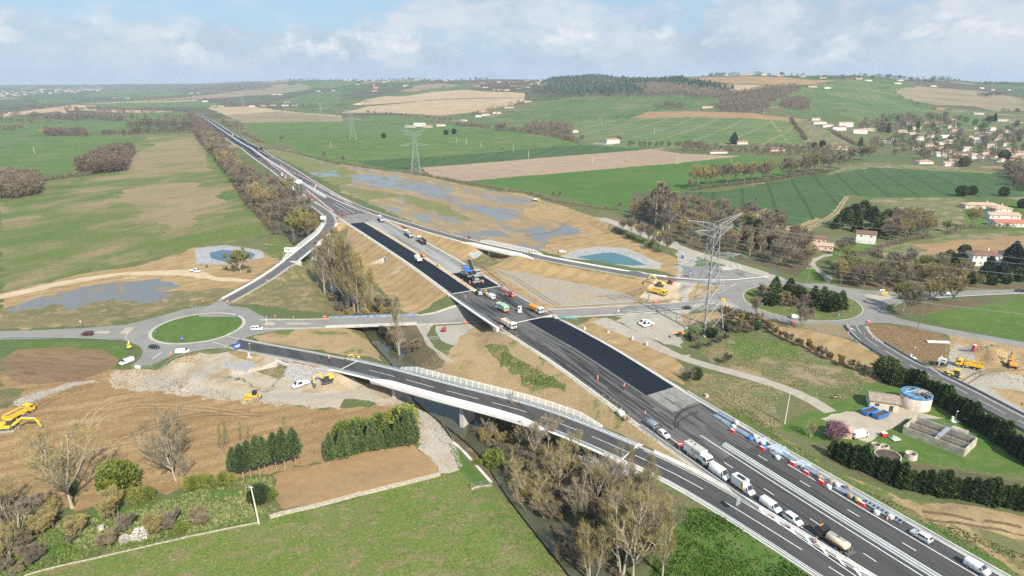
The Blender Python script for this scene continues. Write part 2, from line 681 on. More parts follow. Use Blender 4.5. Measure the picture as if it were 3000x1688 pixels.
def axis_cut(P,y0,y1):
 P=np.asarray(P,float)
 inner=P[(P[:,1]>y0+.5)&(P[:,1]<y1-.5)]
 o=np.argsort(inner[:,1])
 return np.vstack([axis_y(P,y0),inner[o],axis_y(P,y1)])
def circle(cx,cy,r,n=48,a0=.0,ry=None,rot=.0):
 ry=ry or r
 out=[]
 for k in range(n):
  a=a0+2*math.pi*k/n
  x,y=r*math.cos(a),ry*math.sin(a)
  out.append((cx+x*math.cos(rot)-y*math.sin(rot),cy+x*math.sin(rot)+y*math.cos(rot)))
 return out
for k_,x_,y_,r_,h_ in((6,2300,1240,8,3.6),(6,2200,1195,4,1.5),(6,2380,1230,6,2.2),(6,320,625,8,2.6),(6,470,625,5,1.8),(6,1930,1340,5,1.6),(6,60,735,8,2.0),(4,1480,1420,12,1.5),(4,1800,1440,9,1.6),(4,1350,
1290,
7,
.9),
(5,
2250,
640,
7,
1.2),
(5,
1270,
500,
7,
2.0),
(5,
1450,
545,
4,
1.2),
(7,
150,
400,
8,
1.4),
(7,
330,
230,
8,
.9),
(7,
1480,
815,
7,
.9),
(9,
2050,
1010,
8,
1.0),
(9,
2350,
1040,
9,
1.1),
(8,
590,
465,
3,
.8),
(6,
2420,
1400,
10,
1.4)):
 q_=hit(px('%d:%d,%d'%(k_,x_,y_)),.3)[0]
 MOUNDS.append((q_[0],q_[1],r_,h_))
for k_,x_,y_,zz_,an_,hw_,tp_ in((0,1130,768,2.0,-1.065,2.4,.1),(0,829,1070,.5,-.576,3.4,-.9)):
 q_=hit(px('%d:%d,%d'%(k_,x_,y_)),zz_)[0]
 CUTS.append((q_[0],q_[1],an_,hw_,tp_))
 # ground materials
MOT=.50
ground('base_land',(.085,.125,.04),(.15,.14,.065),(.10,.12,.05),big=.006,mid=.05,fine=.8,patch=.60,patch_c=(.24,.19,.11),patch_s=.012)
def far_land():
 """beyond the measured fields: a patchwork of parcels in the colours of the nearer ones"""
 m=bpy.data.materials.new('far_land')
 m.use_nodes=True
 t=m.node_tree
 N,Lk=t.nodes,t.links
 b=N['Principled BSDF']
 b.inputs['Roughness'].default_value=.95
 b.inputs['Specular IOR Level'].default_value=.1
 geo=N.new('ShaderNodeNewGeometry')
 mp=N.new('ShaderNodeMapping')
 mp.inputs['Rotation'].default_value=(0,0,.5)
 mp.inputs['Scale'].default_value=(.0028,.0014,.0)
 Lk.new(geo.outputs['Position'],mp.inputs['Vector'])
 vo=N.new('ShaderNodeTexVoronoi')
 vo.distance='CHEBYCHEV'
 vo.inputs['Scale'].default_value=1.0
 Lk.new(mp.outputs[0],vo.inputs['Vector'])
 sp=N.new('ShaderNodeSeparateColor')
 Lk.new(vo.outputs['Color'],sp.inputs[0])
 cr=N.new('ShaderNodeValToRGB')
 cr.color_ramp.interpolation='CONSTANT'
 e=cr.color_ramp.elements
 e[0].color=(.075,.115,.042,1)
 e[1].position=.22
 e[1].color=(.10,.10,.055,1)
 for p,c in((.42,(.085,.13,.045)),(.55,(.27,.20,.125)),(.64,(.10,.088,.06)),(.82,(.115,.14,.055)),(.9,(.12,.10,.07))):
  x=e.new(p)
  x.color=(*c,1)
 Lk.new(sp.outputs[0],cr.inputs[0])
 nz=N.new('ShaderNodeTexNoise')
 nz.inputs['Scale'].default_value=.01
 nz.inputs['Detail'].default_value=8
 nz.inputs['Roughness'].default_value=.65
 Lk.new(geo.outputs['Position'],nz.inputs['Vector'])
 mr=N.new('ShaderNodeMapRange')
 mr.inputs[1].default_value,mr.inputs[2].default_value=.3,.7
 mr.inputs[3].default_value,mr.inputs[4].default_value=.65,1.3
 Lk.new(nz.outputs['Fac'],mr.inputs[0])
 mx=N.new('ShaderNodeMix')
 mx.data_type='RGBA'
 mx.blend_type='MULTIPLY'
 mx.inputs[0].default_value=1
 Lk.new(cr.outputs[0],mx.inputs[6])
 Lk.new(mr.outputs[0],mx.inputs[7])
 Lk.new(mx.outputs[2],b.inputs['Base Color'])
 MATS['far_land']=m
far_land()
ground('grass_wild',(.085,.115,.035),(.13,.13,.055),(.19,.155,.085),big=.03,mid=.2,fine=2.0)
ground('grass_fresh',(.065,.13,.022),(.09,.15,.03),(.125,.155,.05),big=.02,mid=.15,fine=2.2)
ground('lawn',(.065,.13,.022),(.09,.15,.03),(.12,.15,.05),big=.05,mid=.3,fine=3)
ground('wheat',(.07,.135,.03),(.095,.16,.038),(.14,.165,.055),big=.004,mid=.025,fine=.6,stripes=[(.9,14,.15,.35,(.13,.16,.055))],fine_amt=.2)
ground('wheat_deep',(.058,.13,.02),(.075,.15,.026),(.09,.145,.035),big=.006,mid=.03,fine=.8,fine_amt=.2)
ground('wheat_hill',(.065,.12,.032),(.095,.145,.042),(.15,.16,.065),big=.003,mid=.012,fine=.3,stripes=[(.35,26,.12,.4,(.16,.17,.07))],fine_amt=.2)
ground('wheat_striped',(.06,.13,.035),(.085,.15,.045),(.12,.155,.055),big=.004,mid=.02,fine=.5,stripes=[(-.95,24,.16,.8,(.24,.21,.10)),(.6,60,.05,.6,(.22,.2,.1))],fine_amt=.25)
ground('crop_rows',(.055,.11,.034),(.072,.13,.04),(.095,.135,.05),big=.01,mid=.05,fine=1.0,stripes=[(.33,1.9,.55,.55,(.022,.055,.02)),(.33,26,.03,.6,(.03,.05,.02))],fine_amt=.35)
ground('meadow_mottled',(.085,.135,.032),(.115,.15,.04),(.165,.16,.06),big=.008,mid=.03,fine=.6,patch=.55,patch_c=(.26,.195,.105),patch_s=.022,soft=.10,stretch=(-.5,1.0,.5))
ground('meadow_brown',(.235,.185,.10),(.28,.21,.12),(.19,.175,.075),big=.01,mid=.03,fine=.6,patch=.62,patch_c=(.14,.155,.05),patch_s=.016,soft=.10,stretch=(-.5,1.0,.5))
ground('meadow_front',(.105,.16,.032),(.135,.175,.042),(.165,.17,.06),big=.02,mid=.09,fine=1.6,patch=.57,patch_c=(.21,.17,.085),patch_s=.28,soft=.08,stretch=(.4,.7,1.3),fine_amt=.6)
ground('meadow_dry',(.11,.145,.045),(.16,.15,.07),(.26,.20,.12),big=.03,mid=.12,fine=1.5,patch=.58,patch_c=(.275,.215,.13),patch_s=.06)
ground('field_tan',(.40,.295,.175),(.45,.34,.21),(.37,.27,.155),big=.004,mid=.02,fine=.4,stripes=[(.9,16,.3,.22,(.33,.24,.14))],fine_amt=.15)
ground('field_ploughed',(.34,.245,.165),(.38,.28,.19),(.30,.215,.14),big=.008,mid=.06,fine=.6,stripes=[(1.25,5,.4,.4,(.25,.18,.12))],fine_amt=.3)
ground('field_brown',(.31,.195,.098),(.34,.222,.115),(.275,.17,.085),big=.006,mid=.03,fine=.4,stripes=[(1.1,14,.4,.35,(.24,.165,.10))],fine_amt=.2)
ground('field_brown_green',(.30,.225,.14),(.24,.19,.115),(.15,.16,.07),big=.008,mid=.02,fine=.4,stretch=(.1,.35,1.6))
ground('soil_brown',(.265,.168,.075),(.32,.208,.098),(.36,.245,.122),big=.03,mid=.12,fine=1.6,bump=.8,stretch=(.35,.45,1.3),patch=.64,patch_c=(.38,.28,.17),patch_s=.05,stripes=[(1.1,6,.3,.45,(.21,.135,
.07))])
ground('soil_dark',(.19,.125,.07),(.235,.155,.088),(.155,.10,.055),big=.06,mid=.3,fine=1.8,bump=.9,stretch=(-.15,.35,1.5))
ground('soil_clods',(.20,.13,.07),(.25,.165,.09),(.145,.095,.052),big=.08,mid=.5,fine=1.4,bump=1.2,fine_amt=.6)
ground('earth_ochre',(.335,.232,.115),(.385,.275,.142),(.295,.195,.09),big=.03,mid=.14,fine=1.7,bump=.8,patch=.66,patch_c=(.43,.34,.22),patch_s=.06,stripes=[(.9,8,.25,.4,(.24,.165,.085))])
ground('earth_sown',(.33,.235,.125),(.36,.265,.15),(.29,.20,.10),big=.03,mid=.14,fine=1.7,bump=.7,patch=.585,patch_c=(.125,.16,.05),patch_s=.07)
ground('bank_green',(.085,.14,.03),(.12,.15,.045),(.20,.17,.08),big=.06,mid=.25,fine=2,bump=.8,patch=.6,patch_c=(.31,.225,.12),patch_s=.13)
ground('bank_olive',(.13,.135,.055),(.185,.155,.075),(.26,.20,.105),big=.04,mid=.2,fine=1.8,bump=.8,patch=.60,patch_c=(.31,.225,.125),patch_s=.08)
ground('gravel_pale',(.45,.37,.27),(.41,.375,.32),(.36,.27,.165),big=.04,mid=.15,fine=2.4,bump=1,patch=.60,patch_c=(.36,.26,.155),patch_s=.05)
ground('gravel_grey',(.40,.385,.35),(.44,.425,.39),(.35,.335,.30),big=.05,mid=.3,fine=2.6,bump=1.2,fine_amt=.6)
ground('gravel_track',(.335,.31,.265),(.37,.34,.29),(.40,.36,.29),big=.05,mid=.2,fine=2,bump=.6)
ground('track_sand',(.50,.395,.265),(.53,.43,.30),(.45,.345,.225),big=.04,mid=.15,fine=1.5,bump=.5)
ground('riprap',(.34,.345,.35),(.40,.40,.405),(.27,.275,.28),big=.1,mid=.9,fine=1.3,bump=1.6,fine_amt=.7)
ground('mud_wet',(.29,.21,.12),(.25,.185,.105),(.33,.25,.145),big=.02,mid=.06,fine=.8,bump=.4,stretch=(MOT,1.5,.5),water=(.575,.045,(.16,.15,.13)))
ground('mud_green',(.17,.175,.065),(.20,.185,.08),(.13,.16,.05),big=.02,mid=.08,fine=.9,water=(.62,.035,(.15,.15,.13)))
ground('puddle',(.21,.185,.145),(.185,.17,.14),(.23,.20,.15),big=.03,mid=.1,fine=.8,bump=.06,stretch=(MOT,1.5,.55),water=(.45,.06,(.15,.14,.125)),fine_amt=.25)
ground('basin_grey',(.33,.29,.235),(.30,.275,.235),(.36,.285,.185),big=.03,mid=.12,fine=1,bump=.4,stretch=(.3,.4,1.2),patch=.60,patch_c=(.36,.27,.155),patch_s=.05)
ground('asphalt_old',(.235,.225,.21),(.26,.248,.23),(.215,.205,.19),big=.04,mid=.12,fine=3,bump=.15,fine_amt=.25)
ground('asphalt_ramp',(.115,.112,.11),(.135,.13,.127),(.10,.098,.096),big=.04,mid=.2,fine=3,bump=.15,stretch=(MOT,1.6,.12),fine_amt=.25)
ground('asphalt_dark',(.072,.07,.071),(.088,.086,.085),(.055,.054,.055),big=.03,mid=.3,fine=3,bump=.15,stretch=(MOT,1.4,.05),fine_amt=.25)
ground('asphalt_tracked',(.135,.13,.127),(.105,.102,.10),(.038,.037,.038),big=.05,mid=.42,fine=2.5,bump=.15,stretch=(MOT,1.0,.09),patch=.60,patch_c=(.03,.03,.032),patch_s=.16,fine_amt=.3)
ground('asphalt_fresh',(.006,.0095,.0165),(.0095,.0145,.024),(.004,.007,.0125),big=.03,mid=.3,fine=4,bump=.12,rough=.7,spec=.22,stretch=(MOT,1.2,.05),fine_amt=.3)
ground('asphalt_milled',(.36,.35,.335),(.27,.265,.26),(.185,.18,.178),big=.05,mid=.26,fine=2.5,bump=.2,stretch=(MOT,1.0,.035),fine_amt=.3)
ground('asphalt_pale',(.23,.22,.205),(.26,.25,.23),(.16,.155,.15),big=.05,mid=.2,fine=2,bump=.2,fine_amt=.3)
ground('concrete_yard',(.40,.345,.265),(.44,.385,.30),(.36,.31,.235),big=.06,mid=.3,fine=2,bump=.1,fine_amt=.2)
ground('path_lane',(.36,.32,.27),(.40,.355,.30),(.33,.285,.23),big=.06,mid=.25,fine=2,bump=.2,fine_amt=.25)
ground('verge_pale',(.43,.405,.36),(.47,.44,.39),(.38,.35,.30),big=.05,mid=.3,fine=2.5,bump=.3,fine_amt=.3)
ground('litter_bank',(.13,.098,.058),(.165,.125,.072),(.105,.10,.045),big=.06,mid=.3,fine=1.6,bump=1,patch=.62,patch_c=(.25,.185,.105),patch_s=.1)
ground('wood_floor',(.10,.085,.05),(.13,.105,.06),(.085,.09,.04),big=.03,mid=.15,fine=1,bump=.8)
ground('scrub_far',(.13,.11,.07),(.11,.11,.055),(.16,.13,.085),big=.01,mid=.04,fine=.3,bump=.8)
ground('river_water',(.075,.075,.045),(.085,.083,.05),None,big=.05,mid=.2,fine=1.2,bump=.03,rough=.08,spec=.5,fine_amt=.1)
ground('pond_teal',(.045,.125,.135),(.05,.14,.15),None,big=.05,mid=.2,fine=1.5,bump=.03,rough=.1,spec=.5,fine_amt=.1)
ground('pond_blue',(.05,.095,.13),(.055,.105,.145),None,big=.05,mid=.2,fine=1.5,bump=.03,rough=.1,spec=.5,fine_amt=.1)
# ground parcels, back to front: (name, material, outline, raggedness in m)
def strip(P,l,r):
 P=np.asarray(P,float)
 a,b=offset(P,l),offset(P,-r)
 return[tuple(p[:2])for p in a]+[tuple(p[:2])for p in b[::-1]]
PARC=[]
def par(name,mat,spec,rag=.0,z=None):
 P=[p[:2]for p in G(spec,z)]if isinstance(spec,str)else[tuple(p[:2])for p in spec]
 PARC.append((name,mat,P,rag))
par('far_countryside','far_land',[(-28000,1750),(-1500,1750),(-800,2000),(300,2300),(900,2200),(1500,1900),(28000,1700),(28000,29000),(-28000,29000)])
par('far_tan_field','field_tan','1:0,860 560,790 860,800 850,770 1480,752 1490,765 900,790 600,815 1000,830 1300,838 1300,850 900,850 560,830 0,885',8)
par('far_green_field','wheat','1:880,775 1500,758 1700,790 1750,800 1400,805 1000,815 700,800',8)
par('far_green_field','wheat','1:270,745 520,740 620,765 300,780',8)
par('far_green_field','wheat','1:640,730 760,690 1250,672 1420,700 1250,730 900,740',8)
par('far_tan_field','field_brown_green','1:1640,695 1800,670 2150,630 2350,665 2050,715 1800,705',8)
par('far_green_field','wheat','1:1530,640 1640,632 1640,650 1540,660',8)
par('far_green_field','wheat_hill','1:2050,770 2300,710 2574,680 2:0,665 0,760 1:2574,790 2300,800',8)
par('far_green_field','wheat','1:2210,625 2574,615 2:0,612 120,625 0,650 1:2574,660 2380,660',8)
par('far_wood_floor','scrub_far','1:1500,650 1800,650 2050,640 2000,680 1650,690 1500,700',6)
par('tan_field','field_tan','1:1560,812 1900,803 2240,848 2574,872 2574,918 1840,926 1720,880',6)
par('stubble_field','field_brown_green','1:1700,868 2100,840 2574,880 2574,918 1840,928',6)
par('green_field','wheat','1:1840,925 2574,917 2:300,880 570,900 830,945 1300,1003 1800,1082 2250,1118 2310,1127 600,1267 370,1287 0,1232 1:2400,1200 2190,1142 2230,1080 1990,1086 1850,990',4)
par('crop_strip','crop_rows','2:100,1218 900,1168 1800,1092 2310,1127 600,1266 370,1287',3)
par('ploughed_strip','field_ploughed','2:370,1287 600,1266 1500,1192 2330,1125 2574,1160 3:0,1160 435,1178 0,1226 2:2574,1230 2200,1258 1600,1311 960,1366 700,1337',2)
par('bright_field','wheat_deep','2:960,1367 1600,1311 2574,1230 3:0,1226 435,1178 800,1200 880,1212 880,1290 650,1340 250,1402 0,1449 5:2574,0 2350,0 2180,135 2050,137 1700,42 1480,2 1400,-2',3)
par('row_crop_field','crop_rows','3:250,1449 700,1372 1000,1312 1250,1242 1430,1227 2300,1292 2574,1362 6:2574,40 2100,36 1440,42 1250,20 1150,150 1060,202 900,235 700,290 560,216 320,162 0,112 0,0',3)
par('field_margin','meadow_dry','3:1250,1242 1430,1226 2320,1288 2320,1310 1420,1262 1050,1325',3)
par('field_margin','earth_ochre','6:320,165 560,135 620,120 640,215 760,265 900,235 1000,195 1060,205 900,260 700,305 560,235',3)
par('field_track','meadow_dry','6:1230,30 1260,30 1150,170 1040,230 930,300 830,330 810,320 920,260 1040,205 1130,150',1.5)
par('olive_meadow','meadow_dry','6:1440,45 2100,40 2130,120 2200,290 1900,320 1800,250 1560,110 1400,60',3)
par('hill_green','wheat_hill','2:0,765 200,742 500,702 900,642 1010,640 970,682 700,692 480,727 200,772 0,800',6)
par('hill_tan','field_tan','2:180,752 330,725 480,727 700,692 920,678 1100,692 1390,702 1380,737 900,742 700,752 400,778 100,792',6)
par('hill_tan','field_tan','2:0,850 200,802 600,762 900,747 1380,740 1380,760 1290,790 960,850 740,872 600,862 300,850',6)
par('hill_green','wheat_hill','2:990,927 1300,836 1530,776 1700,736 2290,728 2380,712 2574,718 3:0,722 110,742 250,790 0,837 2:2574,842 2310,842 2180,892 1950,922 1720,917 1400,942 1100,972',6)
par('hill_brown','field_brown','2:2180,892 2320,842 2574,840 3:0,836 400,846 800,886 960,906 830,917 500,892 0,882 2:2574,887',5)
par('hill_striped','wheat_striped','2:1880,1087 1720,1002 1760,918 2180,893 2574,888 3:0,882 500,893 800,918 900,1100 700,1092 200,1092 0,1062 2:2574,1105 2200,1112',4)
par('hill_meadow','meadow_dry','3:830,917 930,930 1130,990 1290,1100 1080,1112 930,1092',4)
par('hill_big_green','wheat_hill','3:640,772 860,692 1000,636 1200,606 1500,626 1740,652 1600,682 1650,742 2000,822 2300,892 2390,962 2000,962 1450,912 900,882 780,832',8)
par('hill_olive','field_brown_green','3:1600,682 1770,652 2300,692 2574,742 2574,832 2380,842 2200,802 1900,792 1680,742',8)
par('ridge_brown','field_brown','3:60,586 500,576 800,586 1010,606 1200,601 980,636 830,642 730,652 400,632 250,622 100,616',6)
par('ridge_tan','field_tan','3:250,640 480,640 720,652 520,680 330,690',6)
par('ridge_green','wheat','2:2330,575 2574,575 3:0,575 60,586 90,615 0,625 2:2574,620 2400,605',6)
par('wood_floor','wood_floor','2:1440,692 1500,642 1740,582 1960,590 2110,602 2574,602 3:0,622 230,650 400,690 420,720 300,732 0,722 2:2574,715 2290,728 1700,736 1450,716',6)
par('wood_floor','scrub_far','3:250,790 330,720 640,660 850,650 900,680 640,772 640,860 400,850 300,840',6)
par('wood_floor','scrub_far','3:720,800 760,760 860,745 960,770 960,820 900,840 780,815',6)
par('green_field','wheat','1:0,882 900,860 1350,842 1420,872 1470,990 1000,985 600,990 0,1040',4)
par('green_field','wheat','1:0,1046 330,1031 760,1020 1000,1030 1010,1080 830,1090 700,1110 600,1180 570,1280 300,1380 0,1449',4)
par('mottled_meadow','meadow_mottled','1:1005,1077 1130,1032 1300,1011 1470,1006 1530,1100 1640,1240 1740,1350 1812,1449 4:1840,0 1900,110 2060,300 1700,382 1300,462 830,572 640,612 0,765 0,30 1:0,1470 300,1372 600,1332 950,1292 930,1200',
3)
par('bare_patch','meadow_brown','1:1080,1130 1200,1070 1320,1060 1470,1030 1500,1090 1580,1230 1560,1290 1200,1310 960,1290 930,1200',5)
par('bare_patch','meadow_brown','4:880,20 1100,-60 1500,-70 1640,20 1720,80 1450,140 1480,250 1250,320 1290,180 1000,110',6)
par('wood_floor','wood_floor','1:1470,1000 1560,1010 1700,1130 1830,1260 2030,1449 4:2250,0 2440,160 2460,330 2380,400 2250,360 2060,300 1900,110 1810,0 1:1812,1449 1640,1240',3)
par('grass_strip','grass_fresh','1:1480,1006 1520,1030 1660,1225 1760,1340 1840,1449 4:1870,0 1850,20 1790,0 1:1700,1330 1600,1210 1500,1060',2)
par('flooded_meadow','mud_wet','1:2005,1130 2130,1132 2574,1255 2:0,1238 330,1287 700,1340 960,1387 1250,1449 5:1350,5 1600,80 1800,150 1990,215 1990,295 1900,335 1550,372 1520,440 1400,440 1000,385 480,200 0,0 0,-60 1:2574,1400',
2)
par('flooded_meadow','mud_green','1:2010,1140 2130,1133 2574,1262 2:0,1245 120,1300 60,1400 300,1449 5:480,20 720,75 1000,212 930,218 760,175 560,105 380,40 200,60 450,190 0,-20 1:2574,1420',3)
par('flood_water','puddle','2:20,1330 190,1312 420,1342 470,1362 560,1372 780,1402 860,1449 600,1449 300,1418 140,1375',4)
par('flood_water','puddle','5:800,2 560,4 700,40 850,75 1100,112 1300,132 1385,185 1200,205 1000,152 880,112 900,62',4)
par('flood_water','puddle','5:1150,45 1260,34 1430,55 1420,82 1250,82',2)
par('flood_water','puddle','5:1300,282 1520,262 1560,302 1700,242 1840,312 1700,322 1570,352 1550,392 1480,372',1.5)
par('flood_water','puddle','5:840,312 1000,302 1100,286 1230,300 1262,340 1100,332 960,322 1150,372 1000,352',2)
par('flood_water','puddle','1:2330,1305 2420,1300 2540,1310 2574,1335 2400,1335',2)
par('bare_earth','earth_ochre','5:1340,150 1500,90 1600,82 1800,152 1990,215 2040,280 1990,310 1900,340 1700,350 1570,372 1560,350 1840,315 1700,240 1560,190 1400,190',2)
par('hedge_verge','grass_wild','2:600,1267 700,1337 960,1387 1250,1449 5:1400,10 1700,55 2050,160 2170,215 2000,195 1600,82 1350,5 2:1200,1449 900,1390 560,1310 330,1289',2)
par('bare_earth','earth_ochre','5:1500,440 1560,372 1900,336 2040,300 2120,330 2300,400 2480,480 2574,520 2574,640 2420,600 2000,520 1650,480',2)
par('earth_mixed','bank_olive','5:1990,290 2120,260 2300,330 2450,440 2574,500 2574,470 2300,330 2050,230',1.5)
par('embankment_earth','earth_ochre',[(-150,520),(-112,455),(-70,385),(-45,336),(-38,300),(-40,279),(-12,279),(6,285),(20,272),(110,286),(118,300),(112,322),(70,330),(40,345),(8,364),(-24,390),(-56,424),
(-110,
495)],
1)
par('embankment_earth','earth_ochre',strip(axis_cut(M_AX,286,462),34,-14),1.2)
par('bank_grass','bank_olive',[(-136,286),(-118,281),(-75,268),(-62,270),(-66,300),(-84,330),(-108,380),(-113,430),(-120,430),(-118,380),(-121,340),(-128,310)],1.5)
par('dry_basin','basin_grey','5:1110,575 1350,605 1700,672 2050,742 2230,802 2200,835 1900,852 1650,862 1500,832 1350,722',1)
par('basin_bank','bank_olive','5:880,530 1000,470 1130,460 1190,510 1180,545 1000,560 900,560',1)
par('verge_grass','bank_olive','5:1420,505 1520,500 2000,600 2230,640 2200,655 1900,600 1560,540',.8)
par('access_track','track_sand','5:2300,830 2250,790 2330,700 2450,640 2574,640 2574,860 2480,820',1.5)
par('grass_patch','bank_green','6:-130,150 60,200 160,250 250,250 200,290 40,280 -60,240',1)
par('gravel_slope','riprap','5:1010,505 950,470 970,455 1030,440 1060,460',.6)
par('pond_surround','gravel_track','5:1650,485 1750,438 1950,408 2150,422 2310,490 2425,540 2390,582 2200,570 1900,512 1700,502',.5)
par('pond_bank','riprap','5:1690,482 1780,445 1950,418 2130,432 2280,492 2350,540 2320,562 2190,560 1900,505 1760,492',.4)
par('pond_water','pond_teal','5:1772,490 1900,470 1985,457 2062,456 2180,495 2300,550 2200,554 2050,541 1900,515',.4)
par('bare_earth','earth_ochre','4:0,765 640,612 1000,562 1300,480 1460,422 1700,400 1980,440 2100,480 2115,525 2100,605 1900,705 1640,832 1500,852 1000,1002 0,1032',2)
par('basin_grass','bank_olive','4:0,890 300,805 600,850 1000,760 1400,742 1760,725 1650,830 1500,852 1000,1000 0,1030',2)
par('verge_grass','grass_wild','4:850,975 1400,862 1640,832 1760,728 1780,742 1660,840 1400,880 1000,1000 850,1005',1)
par('flood_water','puddle','4:0,890 250,805 600,722 900,672 1170,660 1370,706 1250,752 1300,792 1100,832 900,812 700,822 560,900 400,850 150,900',3)
par('sand_track','track_sand','4:0,775 450,672 900,607 1200,592 1450,585 1640,640 1950,636 1950,652 1640,668 1350,627 900,627 480,702 0,806',.8)
par('grass_patch','bank_green','4:2000,380 2120,345 2160,375 2230,430 2160,490 2060,500 1985,440',1.5)
par('pond_surround','riprap','4:1465,432 1560,412 1690,400 1970,440 2000,490 1900,515 1700,546 1480,542',.5)
par('pond_water','pond_blue','4:1582,457 1680,436 1880,450 1930,470 1900,500 1700,526 1590,497',.4)
par('brown_earth','soil_brown','4:0,1330 100,1400 400,1420 850,1335 1000,1340 1200,1360 7:1830,100 2574,190 8:200,180 560,170 640,330 500,450 8:0,560 7:2574,565 2100,660 1750,720 1350,800 1000,880 500,950 200,880 -60,900 -60,40 0,40',
2)
par('grass_patch','grass_wild','7:-40,60 60,30 170,40 160,110 60,170 -40,180',1.5)
par('brown_earth','soil_brown','7:-300,880 -60,900 -60,40 -300,60',2)
par('rutted_track','gravel_track','7:100,130 260,70 400,30 560,-10 700,-30 760,-10 560,20 360,80 240,140 180,190',1.5)
par('dark_mound_ground','soil_dark','4:0,1265 150,1182 500,1166 800,1190 892,1262 850,1332 600,1420 300,1449 80,1420 0,1325',1)
par('grass_rim','grass_fresh','4:80,1150 130,1138 500,1126 860,1140 952,1200 942,1270 870,1332 895,1262 800,1190 500,1166 150,1182',.8)
par('pale_gravel','gravel_pale','4:870,1345 1000,1338 1180,1345 1300,1272 1500,1222 1720,1206 2000,1240 2130,1285 2420,1300 2480,1342 2574,1352 5:120,1449 8:380,5 540,32 600,110 640,172 500,200 200,130 0,110 7:2574,200 2300,172 1900,140 1500,100 1100,60 800,10',
1.5)
par('haul_road','gravel_track','4:1100,1400 1240,1370 1330,1449 7:1400,30 1900,60 2574,75 8:200,60 300,80 200,110 7:2574,115 1900,110 1500,80 1150,40 1080,0',1)
par('rock_slope','riprap','4:2150,1310 2210,1290 2420,1330 2480,1350 2400,1440 2300,1449 2150,1410',.8)
par('rock_slope','riprap','4:1690,1290 1850,1270 1940,1270 1960,1290 1860,1360 1700,1330',1)
par('soil_spread','soil_brown','4:1720,1206 1830,1190 2010,1240 1930,1290 1800,1250',.6)
par('soil_spread','soil_brown','4:2180,1295 2230,1275 2420,1300 2470,1330 2300,1330',.6)
par('muddy_pool','bank_olive','4:1930,1350 2080,1300 2170,1290 2150,1390 2060,1400',.6)
par('gravel_strip','gravel_pale','8:540,175 640,172 700,240 780,352 850,442 912,622 860,660 740,665 700,600 560,432 600,300',1.5)
par('small_brown_field','field_brown','7:2055,692 2100,662 2574,566 8:0,562 520,452 745,622 742,690 0,856 7:2574,862 2100,958',.6)
par('upper_earth','earth_sown','4:1900,1085 2100,1045 2574,1015 5:0,1028 150,1035 200,1105 320,1282 0,1232 4:2574,1222 2370,1190 1970,1130',1)
par('garden_grass','grass_wild','7:-80,1500 180,1449 330,1402 900,1272 1500,1134 1950,1044 2100,960 2052,695 1850,722 1500,782 1350,852 1000,912 500,1000 300,902 0,902 -80,920',1.5)
par('garden_grass','grass_fresh','7:560,1060 1000,930 1350,860 1700,790 1880,800 1900,1010 1500,1120 1200,1050 900,1180 600,1260 380,1270',3)
par('front_meadow','meadow_front','7:-200,1540 180,1451 330,1405 900,1276 1500,1138 1950,1048 2030,1018 2574,900 8:0,896 742,692 862,664 912,642 1000,762 1130,762 1280,900 1450,1100 1720,1449 1900,1700 7:-300,1900',
.3)
par('river_bank','litter_bank','8:640,172 700,120 900,200 1300,260 1750,460 2200,690 2574,860 2470,960 2300,1200 2100,1449 2000,1800 1900,1750 1700,1449 1450,1100 1280,900 1130,740 1000,640 850,442',.8)
par('bank_rocks','riprap','8:1800,480 2100,560 2250,670 2100,700 1900,640 1790,560',.8)
par('grass_strip','grass_fresh','8:800,440 840,470 930,560 1110,740 1000,760 900,660 830,520',.6)
par('lush_grass','lawn','9:-120,905 0,922 150,932 330,1010 520,1140 960,1449 1300,1700 700,1800 0,1800 8:2300,1449 2400,1100',.8)
par('embankment_earth','earth_sown','5:840,1180 880,1085 1000,1010 1085,992 1150,985 1500,1250 1830,1449 8:2060,120 2200,250 2420,450 2560,540 9:240,720 440,860 0,640 8:2100,370 1600,180 900,-40 5:500,1330 650,1280 770,1260',
.6)
par('bank_grass_strip','bank_green','5:1080,1160 1130,1142 1300,1242 1420,1302 1620,1415 1700,1490 1580,1470 1420,1449 1300,1372 1150,1240',1.5)
par('concrete_ramp','path_lane','5:560,990 700,985 640,1080 700,1170 850,1275 800,1285 640,1150 610,1080',.3)
par('pit_ground','gravel_track','5:710,1010 1060,990 1000,1020 880,1090 870,1180 760,1120 740,1090 700,1040',.8)
par('river_bank','litter_bank','5:130,1020 560,1000 600,1080 640,1160 760,1270 770,1320 500,1340 330,1280 260,1180',.8)
par('bare_earth','earth_ochre','5:1650,968 1900,945 2060,960 2150,1040 2250,1100 2574,1300 2574,1449 9:-400,0 60,60 0,30 5:2500,1440 2000,1160',1)
par('works_yard','gravel_track','5:2060,930 2574,900 6:-60,370 50,380 100,480 5:2574,1180 2480,1160 2200,1050',1.5)
par('verge_grass','bank_olive','9:-80,-80 60,40 160,110 1000,640 2400,1449 2700,1600 3000,1500 2574,1280 1600,900 1100,640 800,420 700,330 480,160 240,-10 5:2574,1330',.8)
par('roadside_grass','grass_fresh','9:100,95 300,190 520,330 800,490 1000,610 1560,930 2450,1449 2600,1540 2620,1449 1600,930 1030,600 800,460 550,310 330,175',.7)
par('dry_slope','earth_sown','9:1200,680 1500,790 1650,860 2100,900 2574,1000 2900,1100 3000,1500 2574,1449 2000,1080 1500,840',1)
par('meadow','meadow_dry','9:80,-90 330,-60 660,0 760,60 700,200 760,300 640,330 420,170 200,30',1)
par('dry_meadow','meadow_dry','6:120,1200 380,1092 560,1102 850,1162 1100,1282 1300,1352 1480,1449 9:1560,0 1160,140 1110,165 760,0 6:600,1400 330,1332 220,1280',1)
